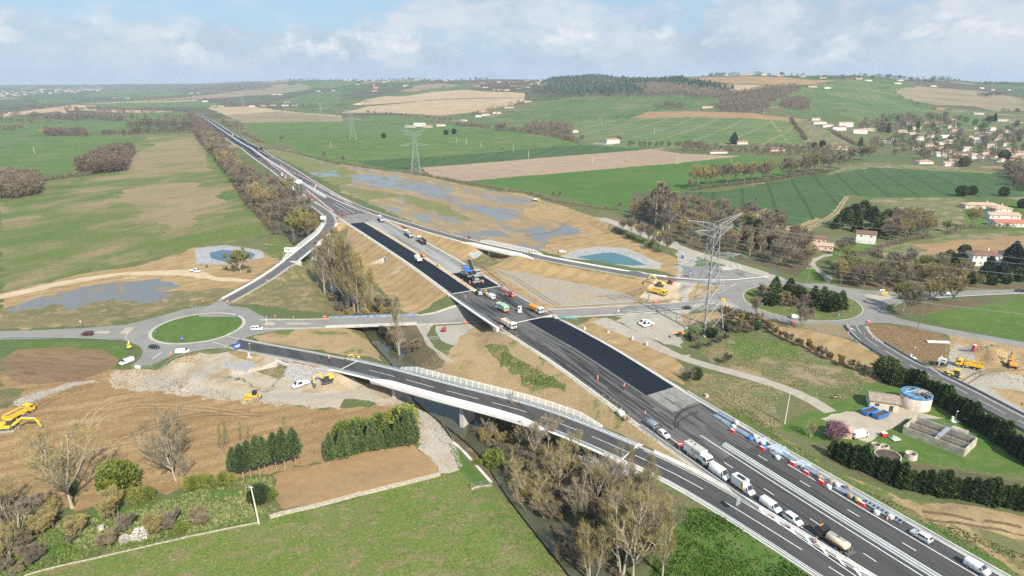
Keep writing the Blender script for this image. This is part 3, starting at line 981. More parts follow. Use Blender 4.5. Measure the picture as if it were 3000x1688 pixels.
par('fresh_grass','grass_fresh','6:340,1150 400,1095 560,1100 700,1130 900,1200 850,1260 600,1240 420,1250',2)
par('plant_lawn','lawn','9:1090,175 1300,80 1480,-30 1620,-10 1640,80 1900,140 2150,260 2574,560 2574,690 2400,680 2000,620 1500,570 1400,540 1050,430 760,330 790,290 1000,200',.6)
par('plant_lawn','lawn','9:740,340 900,230 1090,170 1140,225 1040,262 1100,420 1000,430',.6)
par('plant_yard','concrete_yard','9:1125,228 1230,208 1330,212 1450,180 1580,160 1830,228 1900,240 1970,262 1700,262 1640,305 1500,372 1400,440 1240,392 1228,322 1040,262',.3)
par('hedge_ground','wood_floor','9:1060,440 1400,540 2000,640 2574,740 2574,920 2000,830 1500,760 1060,560',.8)
par('cut_hedge_ground','earth_ochre','6:0,920 260,905 520,935 900,1030 1180,1090 1340,1150 1500,1250 1720,1380 1560,1449 1450,1420 1300,1340 1000,1230 760,1110 600,1010 560,980 300,960 0,1000',1)
par('ploughed_island','soil_clods','6:1385,1000 1500,994 1750,1026 1960,1078 2022,1130 2002,1250 1950,1292 1800,1280 1600,1180 1440,1090',.5)
par('works_ground','earth_ochre','6:2000,1078 2300,1112 2574,1162 2574,1449 9:2574,330 2300,260 2000,30 6:1760,1330 1900,1292 1955,1290 2005,1250 2022,1140',1.2)
par('works_ground','earth_ochre','9:2574,330 2574,-100 3200,0 3200,500 2900,450',1.2)
par('works_track','gravel_track','6:1960,1310 2010,1240 2050,1120 2250,1170 2200,1250 2300,1360 2574,1390 9:2574,50 2300,20 2574,200 2574,300 2100,30 6:2080,1400',1.2)
par('green_pasture','grass_fresh','6:1840,920 1900,900 2200,862 2574,816 2800,800 2800,1180 2574,1130 2000,1000',1)
par('bramble_strip','litter_bank','6:1640,850 1800,815 2250,795 2400,800 2200,862 1900,905 1840,925 1640,930 1590,900',1)
par('hill_side_field','meadow_dry','6:1290,520 1400,482 1600,402 1950,332 2574,286 2800,280 2800,480 2574,482 2100,502 1800,560 1500,560',2)
par('bare_patch','field_brown','6:1750,400 2000,365 2574,330 2800,325 2800,470 2400,470 2050,470 1800,470',4)
par('grass_patch','lawn','6:1080,450 1180,400 1330,360 1480,380 1480,430 1350,460 1200,490 1090,520',1.5)
par('garden_grass','grass_fresh','6:2200,290 2100,160 2200,120 2574,60 2800,60 2800,290 2400,290',2)
par('roadside_grass','grass_fresh','6:860,645 960,560 1090,600 1170,700 1060,690',1)
par('wood_floor','wood_floor','5:2150,215 2300,250 2574,400 6:60,440 330,500 680,580 860,640 960,560 950,470 860,330 600,220 300,160 0,110 -200,20 5:2200,0',2)
par('spoil_ground','asphalt_pale','6:-20,640 0,560 260,560 420,540 560,590 640,650 560,670 300,690 60,690',1)
par('tree_row_ground','litter_bank','6:1180,705 1130,640 1250,560 1700,560 2050,600 2100,640 2150,700 2574,700 2574,735 1600,748 1220,718',1)
par('bright_corner','bank_olive','9:2150,1080 2300,1110 2574,1180 2800,1300 2800,1449 2574,1400 2250,1200',1)
# roads as parcels of the same sheet
def mband(name,mat,y0,y1,l,r,rag=0):
 par(name,mat,strip(axis_cut(M_AX,y0,y1),l,-r),rag)
def rband(name,mat,P,l,r,y0=None,y1=None):
 Q=axis_cut(P,y0,y1)if y0 is not None else P
 par(name,mat,strip(Q,l,r))
YN,YF=88.0,2990.0
mband('road_verge','verge_pale',YN,BR0,14.4,-14.4)
mband('road_verge','verge_pale',BR1,YF,14.6,-14.6)
mband('motorway','asphalt_dark',YN,172,13,-13)
mband('motorway','asphalt_tracked',150,BR0,12.6,-12.8)
mband('motorway','asphalt_pale',172,187,-1.2,-12.8)
mband('motorway','asphalt_fresh',182,BR0,-.6,-12.6)
mband('motorway','asphalt_fresh',BR1,446,12.4,2.2)
mband('median_strip','track_sand',BR1,440,2.2,-.4,.25)
mband('motorway','asphalt_milled',BR1,446,-.4,-8.8)
mband('motorway','asphalt_pale',BR1,446,-8.8,-12.8)
mband('motorway','asphalt_fresh',BR1,313,-.4,-12.4)
mband('motorway','asphalt_pale',446,476,13,-13)
mband('motorway','asphalt_ramp',476,640,13,-13)
mband('motorway','asphalt_dark',640,900,13,-13)
mband('motorway','asphalt_fresh',900,YF,13,-13)
for nm,R,br,hw in(('slip_road',A_r,A_BR,3.5),('slip_road',B_r,B_BR,4.1),('slip_road',C_r,C_BR,3.6)):
 y0,y1=R[:,1].min(),R[:,1].max()
 for a,b in((y0,br[0]),(br[1],y1)):
  rband('road_verge','verge_pale',R,hw+.9,hw+.9,a,b)
 for a,b in((y0,br[0]),(br[1],y1)):
  rband(nm,'asphalt_ramp' if R is not B_r else 'asphalt_dark',R,hw,hw,a,b)
rband('road_verge','verge_pale',D_r,4.6,4.6)
rband('slip_road','asphalt_ramp',D_r,3.9,3.9)
par('local_road','asphalt_old','4:-250,1040 0,1047 300,1040 620,1025 950,1000 1150,950 1400,880 1560,862 1650,824 1745,829 1722,858 1860,870 1950,920 2010,948 2200,955 2330,959 2330,1030 2100,1042 1900,1082 1800,1115 1780,1140 1700,1165 1500,1185 1330,1215 1220,1270 1150,1302 1005,1302 1060,1250 1080,1200 1050,1160 960,1125 900,1107 500,1101 0,1113 -250,1118')
L2X=[p for p in L2_r if p[0]<-74],[p for p in L2_r if p[0]>-43]
for q in L2X:
 rband('road_verge','verge_pale',q,6.3,6.3)
 rband('local_road','asphalt_old',q,4.9,4.7)
par('local_road','asphalt_old','6:-200,845 0,830 150,800 280,745 290,715 250,692 0,682 -60,662 100,668 400,672 560,655 640,648 760,655 900,690 1100,690 1180,712 1350,735 1600,752 2000,745 2574,733 2900,726 2900,756 2574,768 2050,785 1800,805 1650,835 1560,845 1530,880 1560,920 1640,955 1800,990 2000,1030 2574,1132 2900,1195 2900,1232 2574,1170 2000,1078 1800,1040 1700,1010 1500,985 1370,988 1350,1005 1235,1008 1150,1000 900,990 700,970 560,940 430,905 300,890 0,890 -200,905')
rband('dusty_road','path_lane',NW_r,4.6,4.6,NW_r[:,1].min()+3,478)
rband('lane','path_lane',PATH_r,2.4,2.4)
par('site_track','path_lane','5:1940,955 2000,945 2200,1040 2574,1230 6:60,1225 20,1260 5:2574,1275 2300,1140 2180,1090 1990,985',.3)
par('lane','path_lane','6:955,545 985,500 1070,470 1130,465 1130,480 1060,490 1000,530 1010,560 1130,650 1110,680 1085,680 1060,640',.2)
RB_L,RB_R=(-135.0,253.3),(139.6,288.0)
par('roundabout_apron','verge_pale',circle(*RB_L,18.9,64))
par('roundabout_island','lawn',circle(*RB_L,17.6,64))
par('island_paving','asphalt_old',[(RB_L[0]+17.9*math.cos(a),RB_L[1]+17.9*math.sin(a))for a in np.linspace(.75,2.0,14)]+[(RB_L[0]-6,RB_L[1]+13.2),(RB_L[0]+8,RB_L[1]+13.0)])
par('roundabout_apron','verge_pale',circle(*RB_R,26.6,72))
par('roundabout_island','bank_green',circle(*RB_R,26.1,72))
for s in('4:900,1065 950,1022 1015,1020 965,1070','4:700,1062 745,1048 832,1047 810,1068','4:1985,1000 2015,975 2080,985 2060,1006','4:2150,985 2300,983 2370,991 2300,1000 2160,998','6:1370,780 1390,768 1560,770 1640,790 1560,805 1480,815',
'6:180,840 320,815 410,870 300,850',
'6:0,862 150,838 170,845 120,868'):
 par('splitter_island','concrete_yard',s)
 # one constrained triangulation carries every parcel edge
def tri_ground():
 coords,faces,cache=[],[],{}
 def vid(x,y):
  k=(round(x*50),round(y*50))
  if k not in cache:
   cache[k]=len(coords)
   coords.append((x,y))
  return cache[k]
 for name,mat,P,rag in PARC:
  pts=[]
  n=len(P)
  for i in range(n):
   a,b=P[i],P[(i+1)%n]
   L=math.hypot(b[0]-a[0],b[1]-a[1])
   dist=max(60,math.hypot((a[0]+b[0])/2,(a[1]+b[1])/2))
   st=max(2.2,dist*.011)if rag else max(6,dist*.04)
   if dist>12000:
    st=3000
   k=max(1,min(90,int(L/st)))
   for j in range(k):
    t=j/k
    x,y=a[0]+(b[0]-a[0])*t,a[1]+(b[1]-a[1])*t
    if rag and L>0:
     am=rag*.55
     w=random.gauss(0,am)
     x,y=x-(b[1]-a[1])/L*w+random.gauss(0,am*.2),y+(b[0]-a[0])/L*w
    pts.append((x,y))
  area=sum(pts[i][0]*pts[(i+1)%len(pts)][1]-pts[(i+1)%len(pts)][0]*pts[i][1]for i in range(len(pts)))
  if area<0:
   pts.reverse()
  f=[]
  for x,y in pts:
   v=vid(x,y)
   if not f or f[-1]!=v:
    f.append(v)
  if len(f)>2 and f[0]==f[-1]:
   f.pop()
  faces.append(f)
 gx,gy=np.meshgrid(np.arange(-235,215,3.0),np.arange(96,480,3.0))
 gx=gx+RNG.uniform(-.6,.6,gx.shape)
 gy=gy+RNG.uniform(-.6,.6,gy.shape)
 zz=zfun(gx,gy)
 lap=np.abs(zz[1:-1,2:]+zz[1:-1,:-2]+zz[2:,1:-1]+zz[:-2,1:-1]-4*zz[1:-1,1:-1])
 keep=np.zeros(zz.shape,bool)
 keep[1:-1,1:-1]=lap>.22
 keep[::4,::4]=True
 for x,y in zip(gx[keep],gy[keep]):
  vid(float(x),float(y))
 for cx,cy,an,hw,tp in CUTS:
  for lx in np.arange(-9,9.1,.75):
   for ly in np.arange(-16,2,.75):
    vid(cx+lx*math.cos(an)-ly*math.sin(an),cy+lx*math.sin(an)+ly*math.cos(an))
 for y in np.arange(480,960,9.0):
  xr=float(np.interp(y,[p[1]for p in M_AX],[p[0]for p in M_AX]))
  for dx in(-60,-45,-36,-28,-20,-17,17,20,26,34):
   vid(xr+dx,float(y))
 Y=60.0
 while Y<15000:
  for u in np.arange(-1.25,1.26,.028 if Y>900 else .06):
   vid(u*Y+RNG.uniform(-.003,.003)*Y,Y+RNG.uniform(-.008,.008)*Y)
  Y*=1.035 if Y>900 else 1.07
 for x in np.linspace(-30000,30000,13):
  for y in(-1500.0,-500.0,20000.0,25000.0,30000.0):
   vid(float(x),y)
 for y in(.0,3000.0,8000.0,14000.0):
  vid(-30000.0,y)
  vid(30000.0,y)
 vs,es,fs,ov,oe,of=delaunay_2d_cdt([Vector(c)for c in coords],[],faces,0,1e-3,True)
 V=np.array([(v.x,v.y)for v in vs])
 Z=zfun(V[:,0],V[:,1])
 e=np.where(np.hypot(V[:,0],V[:,1])>600,6.0,.7)
 nx=(zfun(V[:,0]+e,V[:,1])-zfun(V[:,0]-e,V[:,1]))/(2*e)
 ny=(zfun(V[:,0],V[:,1]+e)-zfun(V[:,0],V[:,1]-e))/(2*e)
 Nn=np.stack([-nx,-ny,np.ones_like(nx)],1)
 Nn/=np.linalg.norm(Nn,axis=1,keepdims=True)
 V3=np.c_[V,Z]
 TT=np.array([f for f in fs])
 CX,CY=V[TT,0].mean(1),V[TT,1].mean(1)
 owner=np.full(len(TT),-1)
 for k,f in enumerate(faces):
  P=np.array([coords[i]for i in f])
  m=np.nonzero((CX>P[:,0].min())&(CX<P[:,0].max())&(CY>P[:,1].min())&(CY<P[:,1].max()))[0]
  if not len(m):
   continue
  x,y=CX[m],CY[m]
  c=np.zeros(len(m),bool)
  Q=np.roll(P,-1,0)
  for(ax,ay),(bx,by_)in zip(P,Q):
   if ay!=by_:
    c^=((ay>y)!=(by_>y))&(x<(bx-ax)*(y-ay)/(by_-ay)+ax)
  owner[m[c]]=k
 by={}
 for f,o in zip(fs,owner):
  by.setdefault(int(o),[]).append(f)
 groups={}
 for k,tl in by.items():
  if k<0:
   key=('ground','base_land',-1)
  else:
   key=(PARC[k][0],PARC[k][1],k)
  groups.setdefault(key,[]).extend(tl)
 for(name,mat,k),tl in groups.items():
  T=np.array([t if(V[t[1],0]-V[t[0],0])*(V[t[2],1]-V[t[0],1])-(V[t[1],1]-V[t[0],1])*(V[t[2],0]-V[t[0],0])>0 else(t[0],t[2],t[1])for t in tl])
  u,inv=np.unique(T,return_inverse=True)
  me=np_mesh(name,V3[u],inv.reshape(T.shape),MATS[mat],True)
  if len(me.vertices)==len(u):
   me.normals_split_custom_set_from_vertices([tuple(x)for x in Nn[u]])
  link(name,me,kind='structure')
 return len(vs),len(fs)
import time as _t
_t0=_t.time()
NTRI=tri_ground()
print('ground',NTRI,round(_t.time()-_t0,1),'s')
# materials of built things
WHITE=pbr('white_concrete',(.72,.71,.68),.75,noise=(.6,.08))
CONC=pbr('concrete',(.50,.485,.455),.85,noise=(.35,.18),bump=.2)
CONC_D=pbr('weathered_concrete',(.36,.345,.315),.9,noise=(.4,.25),bump=.3)
GALV=pbr('galvanised_steel',(.50,.53,.56),.42,metal=.55,noise=(1.2,.12))
GALV_D=pbr('dull_steel',(.33,.355,.385),.5,metal=.4,noise=(1,.2))
PAINT_W=pbr('road_paint',(.78,.78,.77),.6,noise=(.9,.12))
BLACKM=pbr('black_rubber',(.022,.022,.023),.75)
DARK=pbr('dark_parts_and_shade',(.06,.06,.062),.7)  # dark grey of real parts; in the culvert it stands for shade
RED=pbr('signal_red',(.62,.045,.035),.45,noise=(2,.1))
ORANGE=pbr('signal_orange',(.85,.16,.03),.55)
YEL=pbr('machine_yellow',(.80,.50,.04),.42,noise=(1.5,.12))
YELSIGN=pbr('sign_yellow',(.85,.55,.03),.5)
BLUE=pbr('sign_blue',(.03,.11,.45),.45)
PANEL=pbr('clear_panel',(.78,.80,.80),.25)
PANEL.node_tree.nodes['Principled BSDF'].inputs['Alpha'].default_value=.38
def sweep(mb,P,prof,closed=True,cap=True):
 """profile of (lateral, height) carried along an axis of (x, y, z)"""
 P=np.asarray(P,float)
 nn=normals2(P)
 secs=[[(p[0]+q[0]*l,p[1]+q[1]*l,p[2]+h)for l,h in prof]for p,q in zip(P,nn)]
 return mb.loft([list(s)for s in secs],closed,cap and closed)
def rect(l0,l1,h0,h1):
 return[(l0,h0),(l0,h1),(l1,h1),(l1,h0)]
def onground(P,dz=.0,step=3.0):
 Q=resample([(p[0],p[1],0)for p in P],step)
 Q[:,2]=zfun(Q[:,0],Q[:,1])+dz
 return Q
def M_part(y0,y1,lat=.0,step=6.0):
 Q=axis_cut(M_AX,y0,y1)
 Q=resample(Q,step)
 return offset(Q,lat)
 # painted lines
def line(name,P,w,dash=None,dz=.03,on=True):
 """one painted line draped on the road; dash=(paint, gap) in metres"""
 P=np.asarray(P,float)
 d=np.r_[0,np.cumsum(np.linalg.norm(np.diff(P[:,:2],axis=0),axis=1))]
 mb=MB()
 def piece(a,b):
  s=np.linspace(a,b,max(2,int((b-a)/5)+2))
  Q=np.stack([np.interp(s,d,P[:,i])for i in range(3)],1)
  if on:
   Q[:,2]=zfun(Q[:,0],Q[:,1])
  sweep(mb,Q,[(w/2,dz),(-w/2,dz)],False,False)
 if dash:
  s=0
  while s<d[-1]-dash[0]:
   piece(s,s+dash[0])
   s+=dash[0]+dash[1]
 else:
  piece(0,d[-1])
 return mb.build(name,PAINT_W,kind='structure')
line('road_marking',M_part(88,160,1.0),.25)
line('road_marking',M_part(88,141,-8.9),.25)
line('road_marking',M_part(88,152,-5.4),.2,(3,10))
line('road_marking',M_part(90,152,5.3),.2,(3,10))
line('road_marking',M_part(88,133,9.6),.25)
line('road_marking',M_part(148,168,9.6),.2,(6,6))
line('road_marking',M_part(88,131,13.0),.22)
for lat,dsh,w in((9.6,(20,7),.3),(5.6,(3,10),.22),(2.0,None,.3),(-2.0,None,.3),(-5.6,(3,10),.22),(-9.4,(20,7),.3),(12.5,None,.18),(-12.5,None,.18)):
 line('road_marking',M_part(482 if abs(lat)<9 else 520,2300,lat,12),w,dsh,dz=.06)
def roff(P,lat,y0,y1):
 return offset(axis_cut(P,y0,y1),lat)
for R,br,hw in((A_r,A_BR,3.5),(B_r,B_BR,4.1),(C_r,C_BR,3.6)):
 y0,y1=R[:,1].min(),R[:,1].max()
 for a,b in((y0,br[0]),(br[1],y1)):
  Q=axis_cut(R,a,b)
  line('road_marking',offset(Q,hw-.5),.18)
  line('road_marking',offset(Q,-hw+.5),.18)
line('road_marking',axis_cut(B_r,92,150),.2,(20,6))
line('road_marking',offset(D_r,3.4),.16)
line('road_marking',offset(D_r,-3.4),.16)
line('road_marking',D_r,.16,(10,4))
line('road_marking',np.array([(*p,0)for p in circle(*RB_R,35.2,40)[2:17]]),.15,(1.2,1.2))
line('road_marking',hit(px('6:1240,1008 1240,1060 1340,1150 1480,1230')),.2)
line('road_marking',hit(px('6:80,800 280,760 400,690')),.18)
line('road_marking',hit(px('6:340,815 420,870')),.2)
line('road_marking',hit(px('6:-150,840 100,822 340,812')),.18)
line('road_marking',hit(px('4:1440,862 1560,868 1640,850')),.25,(1,1))
line('road_marking',hit(px('4:950,1110 960,1060')),.25,(.6,.6))
line('road_marking',hit(px('4:2005,1000 2010,930')),.25,(.6,.6))
line('road_marking',hit(px('4:1220,1205 1150,1260')),.2)
for cx_,cy_ in((600,950),(715,1022),(832,1095),(948,1165),(1068,1245),(1195,1325),(1330,1415)):
 p=hit(px('9:%d,%d'%(cx_,cy_)))[0]
 d=Vector((.485,-.875,0)).normalized()
 n=Vector((d.y,-d.x,0))
 c=Vector(p)+Vector((0,0,.05))
 mb=MB()
 for sgn in(1,-1):
  tip=c-d*1.3
  a=c+d*.9+n*sgn*1.15
  mb.add([tip,tip+d*1.1,a+d*1.1,a],[(0,1,2,3)if sgn<0 else(3,2,1,0)])
 mb.build('road_marking',PAINT_W,kind='structure')
p=Vector(hit(px('6:1282,1035'))[0])
MB().add([p+Vector(v)for v in((-.15,-2,.05),(.15,-2,.05),(.15,.6,.05),(-.15,.6,.05),(-.6,.6,.05),(.6,.6,.05),(0,2,.05))],[(0,1,2,3),(4,5,6)]).build('road_marking',PAINT_W,kind='structure')
# kerbs and concrete barriers
for a,b in((YN,BR0),(BR1,470)):
 for lat in(13.05,-13.05):
  if lat>0 and a==YN:
   a2=131
  else:
   a2=a
  mb=MB()
  sweep(mb,M_part(a2,b,lat),rect(.14,-.14,-.1,.16))
  mb.build('kerb',WHITE,kind='structure')
def barrier(name,P,label,cat='concrete barrier',h=.85,w=.6,mat=None,group=None):
 """cast concrete barrier: a wide foot that steps in to a narrow top"""
 mb=MB()
 sweep(mb,P,[(w/2,-.15),(w/2,.12),(w*.28,.3),(w*.2,h),(-w*.2,h),(-w*.28,.3),(-w/2,.12),(-w/2,-.15)])
 o=mb.build(name,mat or CONC)
 return tag(o,label,cat,group)
barrier('concrete_barrier',M_part(133,170,13.4),'grey concrete wall along the parked white vans, left edge of motorway',h=1.0)
barrier('concrete_barrier',M_part(88,154,-.5),'long white twin concrete median barrier between foreground carriageways, left half',h=.8,mat=WHITE)
barrier('concrete_barrier',M_part(88,154,-1.4),'long white twin concrete median barrier between foreground carriageways, right half',h=.8,mat=WHITE)
barrier('concrete_barrier',M_part(88,178,-13.9),'long low concrete edge wall behind the stacked guardrail steel',h=.7,w=.9)
barrier('concrete_barrier',M_part(560,2300,.8,20),'white concrete median barrier of the distant open motorway, left half',h=.9,w=.9,mat=WHITE)
barrier('concrete_barrier',M_part(560,2300,-.8,20),'white concrete median barrier of the distant open motorway, right half',h=.9,w=.9,mat=WHITE)
barrier('concrete_barrier',roff(B_r,5.0,100,152),'white concrete wall between lower slip road and its brown slope',h=.8,mat=WHITE)
barrier('concrete_barrier',roff(B_r,-5.0,92,146),'white concrete edge wall above the bright green grass, bottom centre',h=.6,mat=WHITE)
DW=pbr('wet_concrete',(.20,.21,.225),.7,noise=(.4,.15))
barrier('concrete_barrier',roff(D_r,4.7,121,254),'dark grey barrier on the east side of the right-hand new slip road',h=.9,mat=DW)
barrier('concrete_barrier',roff(D_r,-4.7,121,236),'dark grey barrier along the west side of the right-hand new slip road',h=.8,mat=DW)
barrier('concrete_barrier',roff(A_r,4.1,290,346),'white concrete wall on the outer side of the slip road by the left basin',h=.6,mat=WHITE)
barrier('concrete_barrier',roff(C_r,4.3,382,600),'white concrete edge wall of right slip road along the flooded meadow',h=.45,mat=WHITE)
barrier('concrete_barrier',roff(C_r,-4.3,320,355),'white concrete edge wall of right slip road beside the teal pond',h=.45,mat=WHITE)
def guardrail(spec,label,group=None,h=.75,pts=None,mat=None):
 P=onground(hit(px(spec))if pts is None else pts,.0,4.0)
 root=empty('guardrail',tuple(P[0]),0,label,'guardrail',group)
 L=P-P[0]
 mb=MB()
 sweep(mb,L,[(.06,h-.32),(.1,h-.22),(.03,h-.16),(.1,h-.1),(.06,h),(.0,h),(.0,h-.32)])
 mb.build('beam',mat or GALV,root)
 mb=MB()
 for p in L:
  mb.box((p[0],p[1],p[2]+h/2-.1),(.12,.12,h+.1))
 mb.build('posts',GALV_D,root,kind='stuff')
 return root
guardrail('5:2150,917 2400,898 2574,884 6:150,885 300,890 430,905 560,938 700,975 900,1022 1100,1075 1250,1106 1370,1142 1480,1200','long steel guardrail south of local road, from pylon to the right roundabout')
guardrail('5:1630,872 1800,862 2050,846 2330,826','steel guardrail north of local road beside the dry grey basin')
guardrail('6:2574,770 2200,788 1800,812 1640,840 1575,870 1575,905 1640,940 1760,968','curved steel guardrail at the east exit of the right roundabout')
guardrail('6:1350,1012 1372,995 1450,985 1560,990 1700,1015 1850,1050 1990,1082','steel guardrail round the ploughed island beside the right-hand slip road')
guardrail('6:-60,655 100,665 250,672 400,668 520,655 650,642','pale steel guardrail below the spoil heaps by the right roundabout',mat=WHITE)
guardrail('6:0,798 120,790 230,765 285,735 280,715 220,690','looped guardrail round the small earth triangle behind the pylon')
guardrail('4:1210,1345 1240,1305 1300,1262 1400,1215 1520,1192 1640,1182 1770,1180','bluish guardrail along the edge of left roundabout above the gravel')
guardrail('4:0,1104 200,1098 500,1108 700,1112 900,1125','thin guardrail along the road left of the left roundabout')
guardrail('5:1210,712 1300,765 1440,842 1600,945','double steel guardrail on the right edge of the motorway bridge',pts=M_part(BR0,BR1,-13.2)[:,:3])
# bridges
def deck(root,P,hw,th=1.0,surf='asphalt_ramp',side=WHITE):
 """slab with sloped underside, surfacing sheet on top"""
 mb=MB()
 sweep(mb,P,[(hw+1.1,-.02),(hw+1.2,-.25),(hw+.9,-.45),(hw*.55,-th),(-hw*.55,-th),(-hw-.9,-.45),(-hw-1.2,-.25),(-hw-1.1,-.02)])
 mb.build('deck',side,root)
 mb=MB()
 sweep(mb,P,[(hw,.03),(-hw,.03)],False,False)
 mb.build('road_surface',MATS[surf],root)
def pier(root,x,y,ztop,zbot,r=.55,w=None,ang=0,mat=None):
 mb=MB()
 if w:
  mb.box((x,y,(ztop+zbot)/2),(w,r*2,ztop-zbot),Matrix.Translation((x,y,0))@Matrix.Rotation(ang,4,'Z')@Matrix.Translation((-x,-y,0)))
 else:
  mb.cyl((x,y,zbot),(x,y,ztop),r,14)
 mb.build('pier',mat or CONC,root)
def screen(root,P,lat,h=2.3,sp=2.2,lean=.5):
 """tall see-through screen: curved white ribs with clear panels between them"""
 Q=resample(P,sp)
 n=normals2(Q)
 sg=1 if lat>0 else-1
 rib=None
 N=len(Q)
 for i,(q,nn)in enumerate(zip(Q,n)):
  k=min(1,.35+.65*min(i,N-1-i)/3)
  ang=math.atan2(nn[1],nn[0])
  if rib is None:
   mb=MB()
   mb.prism([(-.12,0),(.14,0),(.14,h*.5),(.14+lean*.5,h*.82),(.14+lean,h),(.0+lean,h),(-.02+lean*.4,h*.8),(-.04,h*.5)],-.09,.09)
   rib=mb.mesh('rib',WHITE)
  o=link('rib',rib,root)
  o.location=(q[0]+nn[0]*lat,q[1]+nn[1]*lat,q[2])
  o.rotation_euler=(0,0,ang if sg>0 else ang+math.pi)
  o.scale=(1,1,k)
  if i<N-1:
   q2,n2=Q[i+1],n[i+1]
   k2=min(1,.35+.65*min(i+1,N-2-i)/3)
   A,B=Vector((*(q[:2]+nn*lat),q[2])),Vector((*(q2[:2]+n2*lat),q2[2]))
   outA,outB=Vector((*(nn*sg),0)),Vector((*(n2*sg),0))
   v=[]
   for f,l in((.12,.05),(.5,.08),(.82,lean*.5),(1,lean)):
    v+=[A+outA*l+Vector((0,0,h*f*k)),B+outB*l+Vector((0,0,h*f*k2))]
   MB().add(v,[(0,1,3,2),(2,3,5,4),(4,5,7,6)]).build('panel',PANEL,root)
 mb=MB()
 for f,l in((.12,.05),(.5,.08),(1.0,lean)):
  mb.tube([(q[0]+nn[0]*(lat+sg*l),q[1]+nn[1]*(lat+sg*l),q[2]+h*f*min(1,.35+.65*min(i,N-1-i)/3))for i,(q,nn)in enumerate(zip(Q,n))],.05,4)
 mb.build('rail',WHITE,root)
def fascia(root,P,lat,h=1.5):
 """solid pale parapet that leans out and wraps the deck edge, tapering at both ends"""
 Q=resample(P,3.0)
 n=normals2(Q)
 N=len(Q)
 sg=1 if lat>0 else-1
 secs=[]
 for i,(q,nn)in enumerate(zip(Q,n)):
  k=min(1,(i+.3)/3,(N-1-i+.3)/3)
  pr=[(0,.0),(.05,h*k),(.18,h*k),(.8,.3*k-.2),(.85,-.9*k-.1),(.4,-1.5),(.0,-.9)]
  secs.append([(q[0]+nn[0]*(lat+sg*l),q[1]+nn[1]*(lat+sg*l),q[2]+z)for l,z in pr])
 MB().loft(secs).build('parapet',WHITE,root)
def railing(root,P,lat,h=1.05,sp=3.0,name='railing'):
 Q=resample(P,sp)
 n=normals2(Q)
 mb=MB()
 for f in(.45,.75,1.0):
  mb.tube([(q[0]+nn[0]*lat,q[1]+nn[1]*lat,q[2]+h*f)for q,nn in zip(Q,n)],.07,4)
 mb.build(name,GALV,root)
 mb=MB()
 for q,nn in zip(Q,n):
  mb.box((q[0]+nn[0]*lat,q[1]+nn[1]*lat,q[2]+h/2),(.13,.13,h))
 mb.build('railing_posts',GALV,root,kind='stuff')
def abutment(root,p,nn,hw,ztop,zbot=-.5,th=1.6,mat=None):
 ang=math.atan2(nn[1],nn[0])
 M=Matrix.Translation((p[0],p[1],0))@Matrix.Rotation(ang,4,'Z')
 MB().box((0,0,(ztop+zbot)/2),(2*hw+2,th,ztop-zbot),M).build('abutment',mat or CONC,root)
mbr=empty('motorway_bridge',(0,0,0),0,'wide concrete motorway bridge carrying the paving machines over the local road','bridge')
Pm=resample(axis_cut(M_AX,BR0-1.2,BR1+1.2),4)
mb=MB()
sweep(mb,Pm,[(13.4,-.02),(13.9,-.05),(14.0,-.5),(13.2,-.9),(11.5,-1.35),(-11.5,-1.35),(-13.2,-.9),(-14.0,-.5),(-13.9,-.05),(-13.4,-.02)])
mb.build('deck',CONC,mbr)
mb=MB()
sweep(mb,Pm,[(13.0,.03),(-13.0,.03)],False,False)
mb.build('road_surface',MATS['asphalt_tracked'],mbr)
for lat in(13.9,-13.9):
 mb=MB()
 sweep(mb,Pm,[(lat+.45*math.cos(a),-.25+.45*math.sin(a))for a in np.linspace(0,2*math.pi,9)[:-1]])
 mb.build('edge_beam',WHITE,mbr)
railing(mbr,Pm,13.35,1.15,2.6)
railing(mbr,Pm,-13.6,1.0,3.0)
nm=normals2(Pm)
for i,sgn in((0,1),(-1,-1)):
 abutment(mbr,Pm[i]+np.r_[-nm[i][1]*sgn*-1.2,nm[i][0]*sgn*-1.2,0],nm[i],12.6,5.1)
 abutment(mbr,Pm[i],nm[i],13.2,6.42,3.0,1.0)
for yy in(.30,.68):
 c=Pm[int(len(Pm)*yy)]
 q=nm[int(len(Pm)*yy)]
 for l in(-9.5,-3.2,3.2,9.5):
  pier(mbr,c[0]+q[0]*l,c[1]+q[1]*l,5.2,-.6,.62)
 M=Matrix.Translation((c[0],c[1],4.85))@Matrix.Rotation(math.atan2(q[1],q[0]),4,'Z')
 MB().box((0,0,0),(24,1.4,.7),M,bev=.08).build('pier_cap',CONC,mbr)
for i in(0,-1):
 M=Matrix.Translation(Pm[i])@Matrix.Rotation(math.atan2(nm[i][1],nm[i][0]),4,'Z')
 MB().box((0,0,.03),(26,.5,.06),M).build('expansion_joint',WHITE,mbr)
for i,sg in((0,1),(-1,1),(0,-1),(-1,-1)):
 c=Pm[i]+np.r_[nm[i]*14.0*sg,0]
 M=Matrix.Translation((c[0],c[1],5.6))@Matrix.Rotation(math.atan2(nm[i][1],nm[i][0]),4,'Z')
 MB().box((0,0,0),(1.1,3.2,2.2),M,bev=.06).build('wing_block',WHITE,mbr)
 t=empty('site_barrier',(c[0]-nm[i][0]*.8*sg,c[1]-nm[i][1]*.8*sg,6.5),math.atan2(nm[i][1],nm[i][0]),'red site fence at the %s corner of the motorway bridge'%{(0,1):'near left',(-1,1):'far left',(0,-1):'near right',
(-1,
-1):'far right'}[(i,
sg)],
'fence')
 pm,rm=MB().box((0,0,.55),(.07,.07,1.1)).mesh('post',RED),MB().box((0,0,0),(.04,6.2,.1)).mesh('rail',RED)
 for k in range(7):
  link('post',pm,t).location=(0,-3+k,0)
 for z in(.25,.55,.85,1.1):
  link('rail',rm,t).location=(0,0,z)
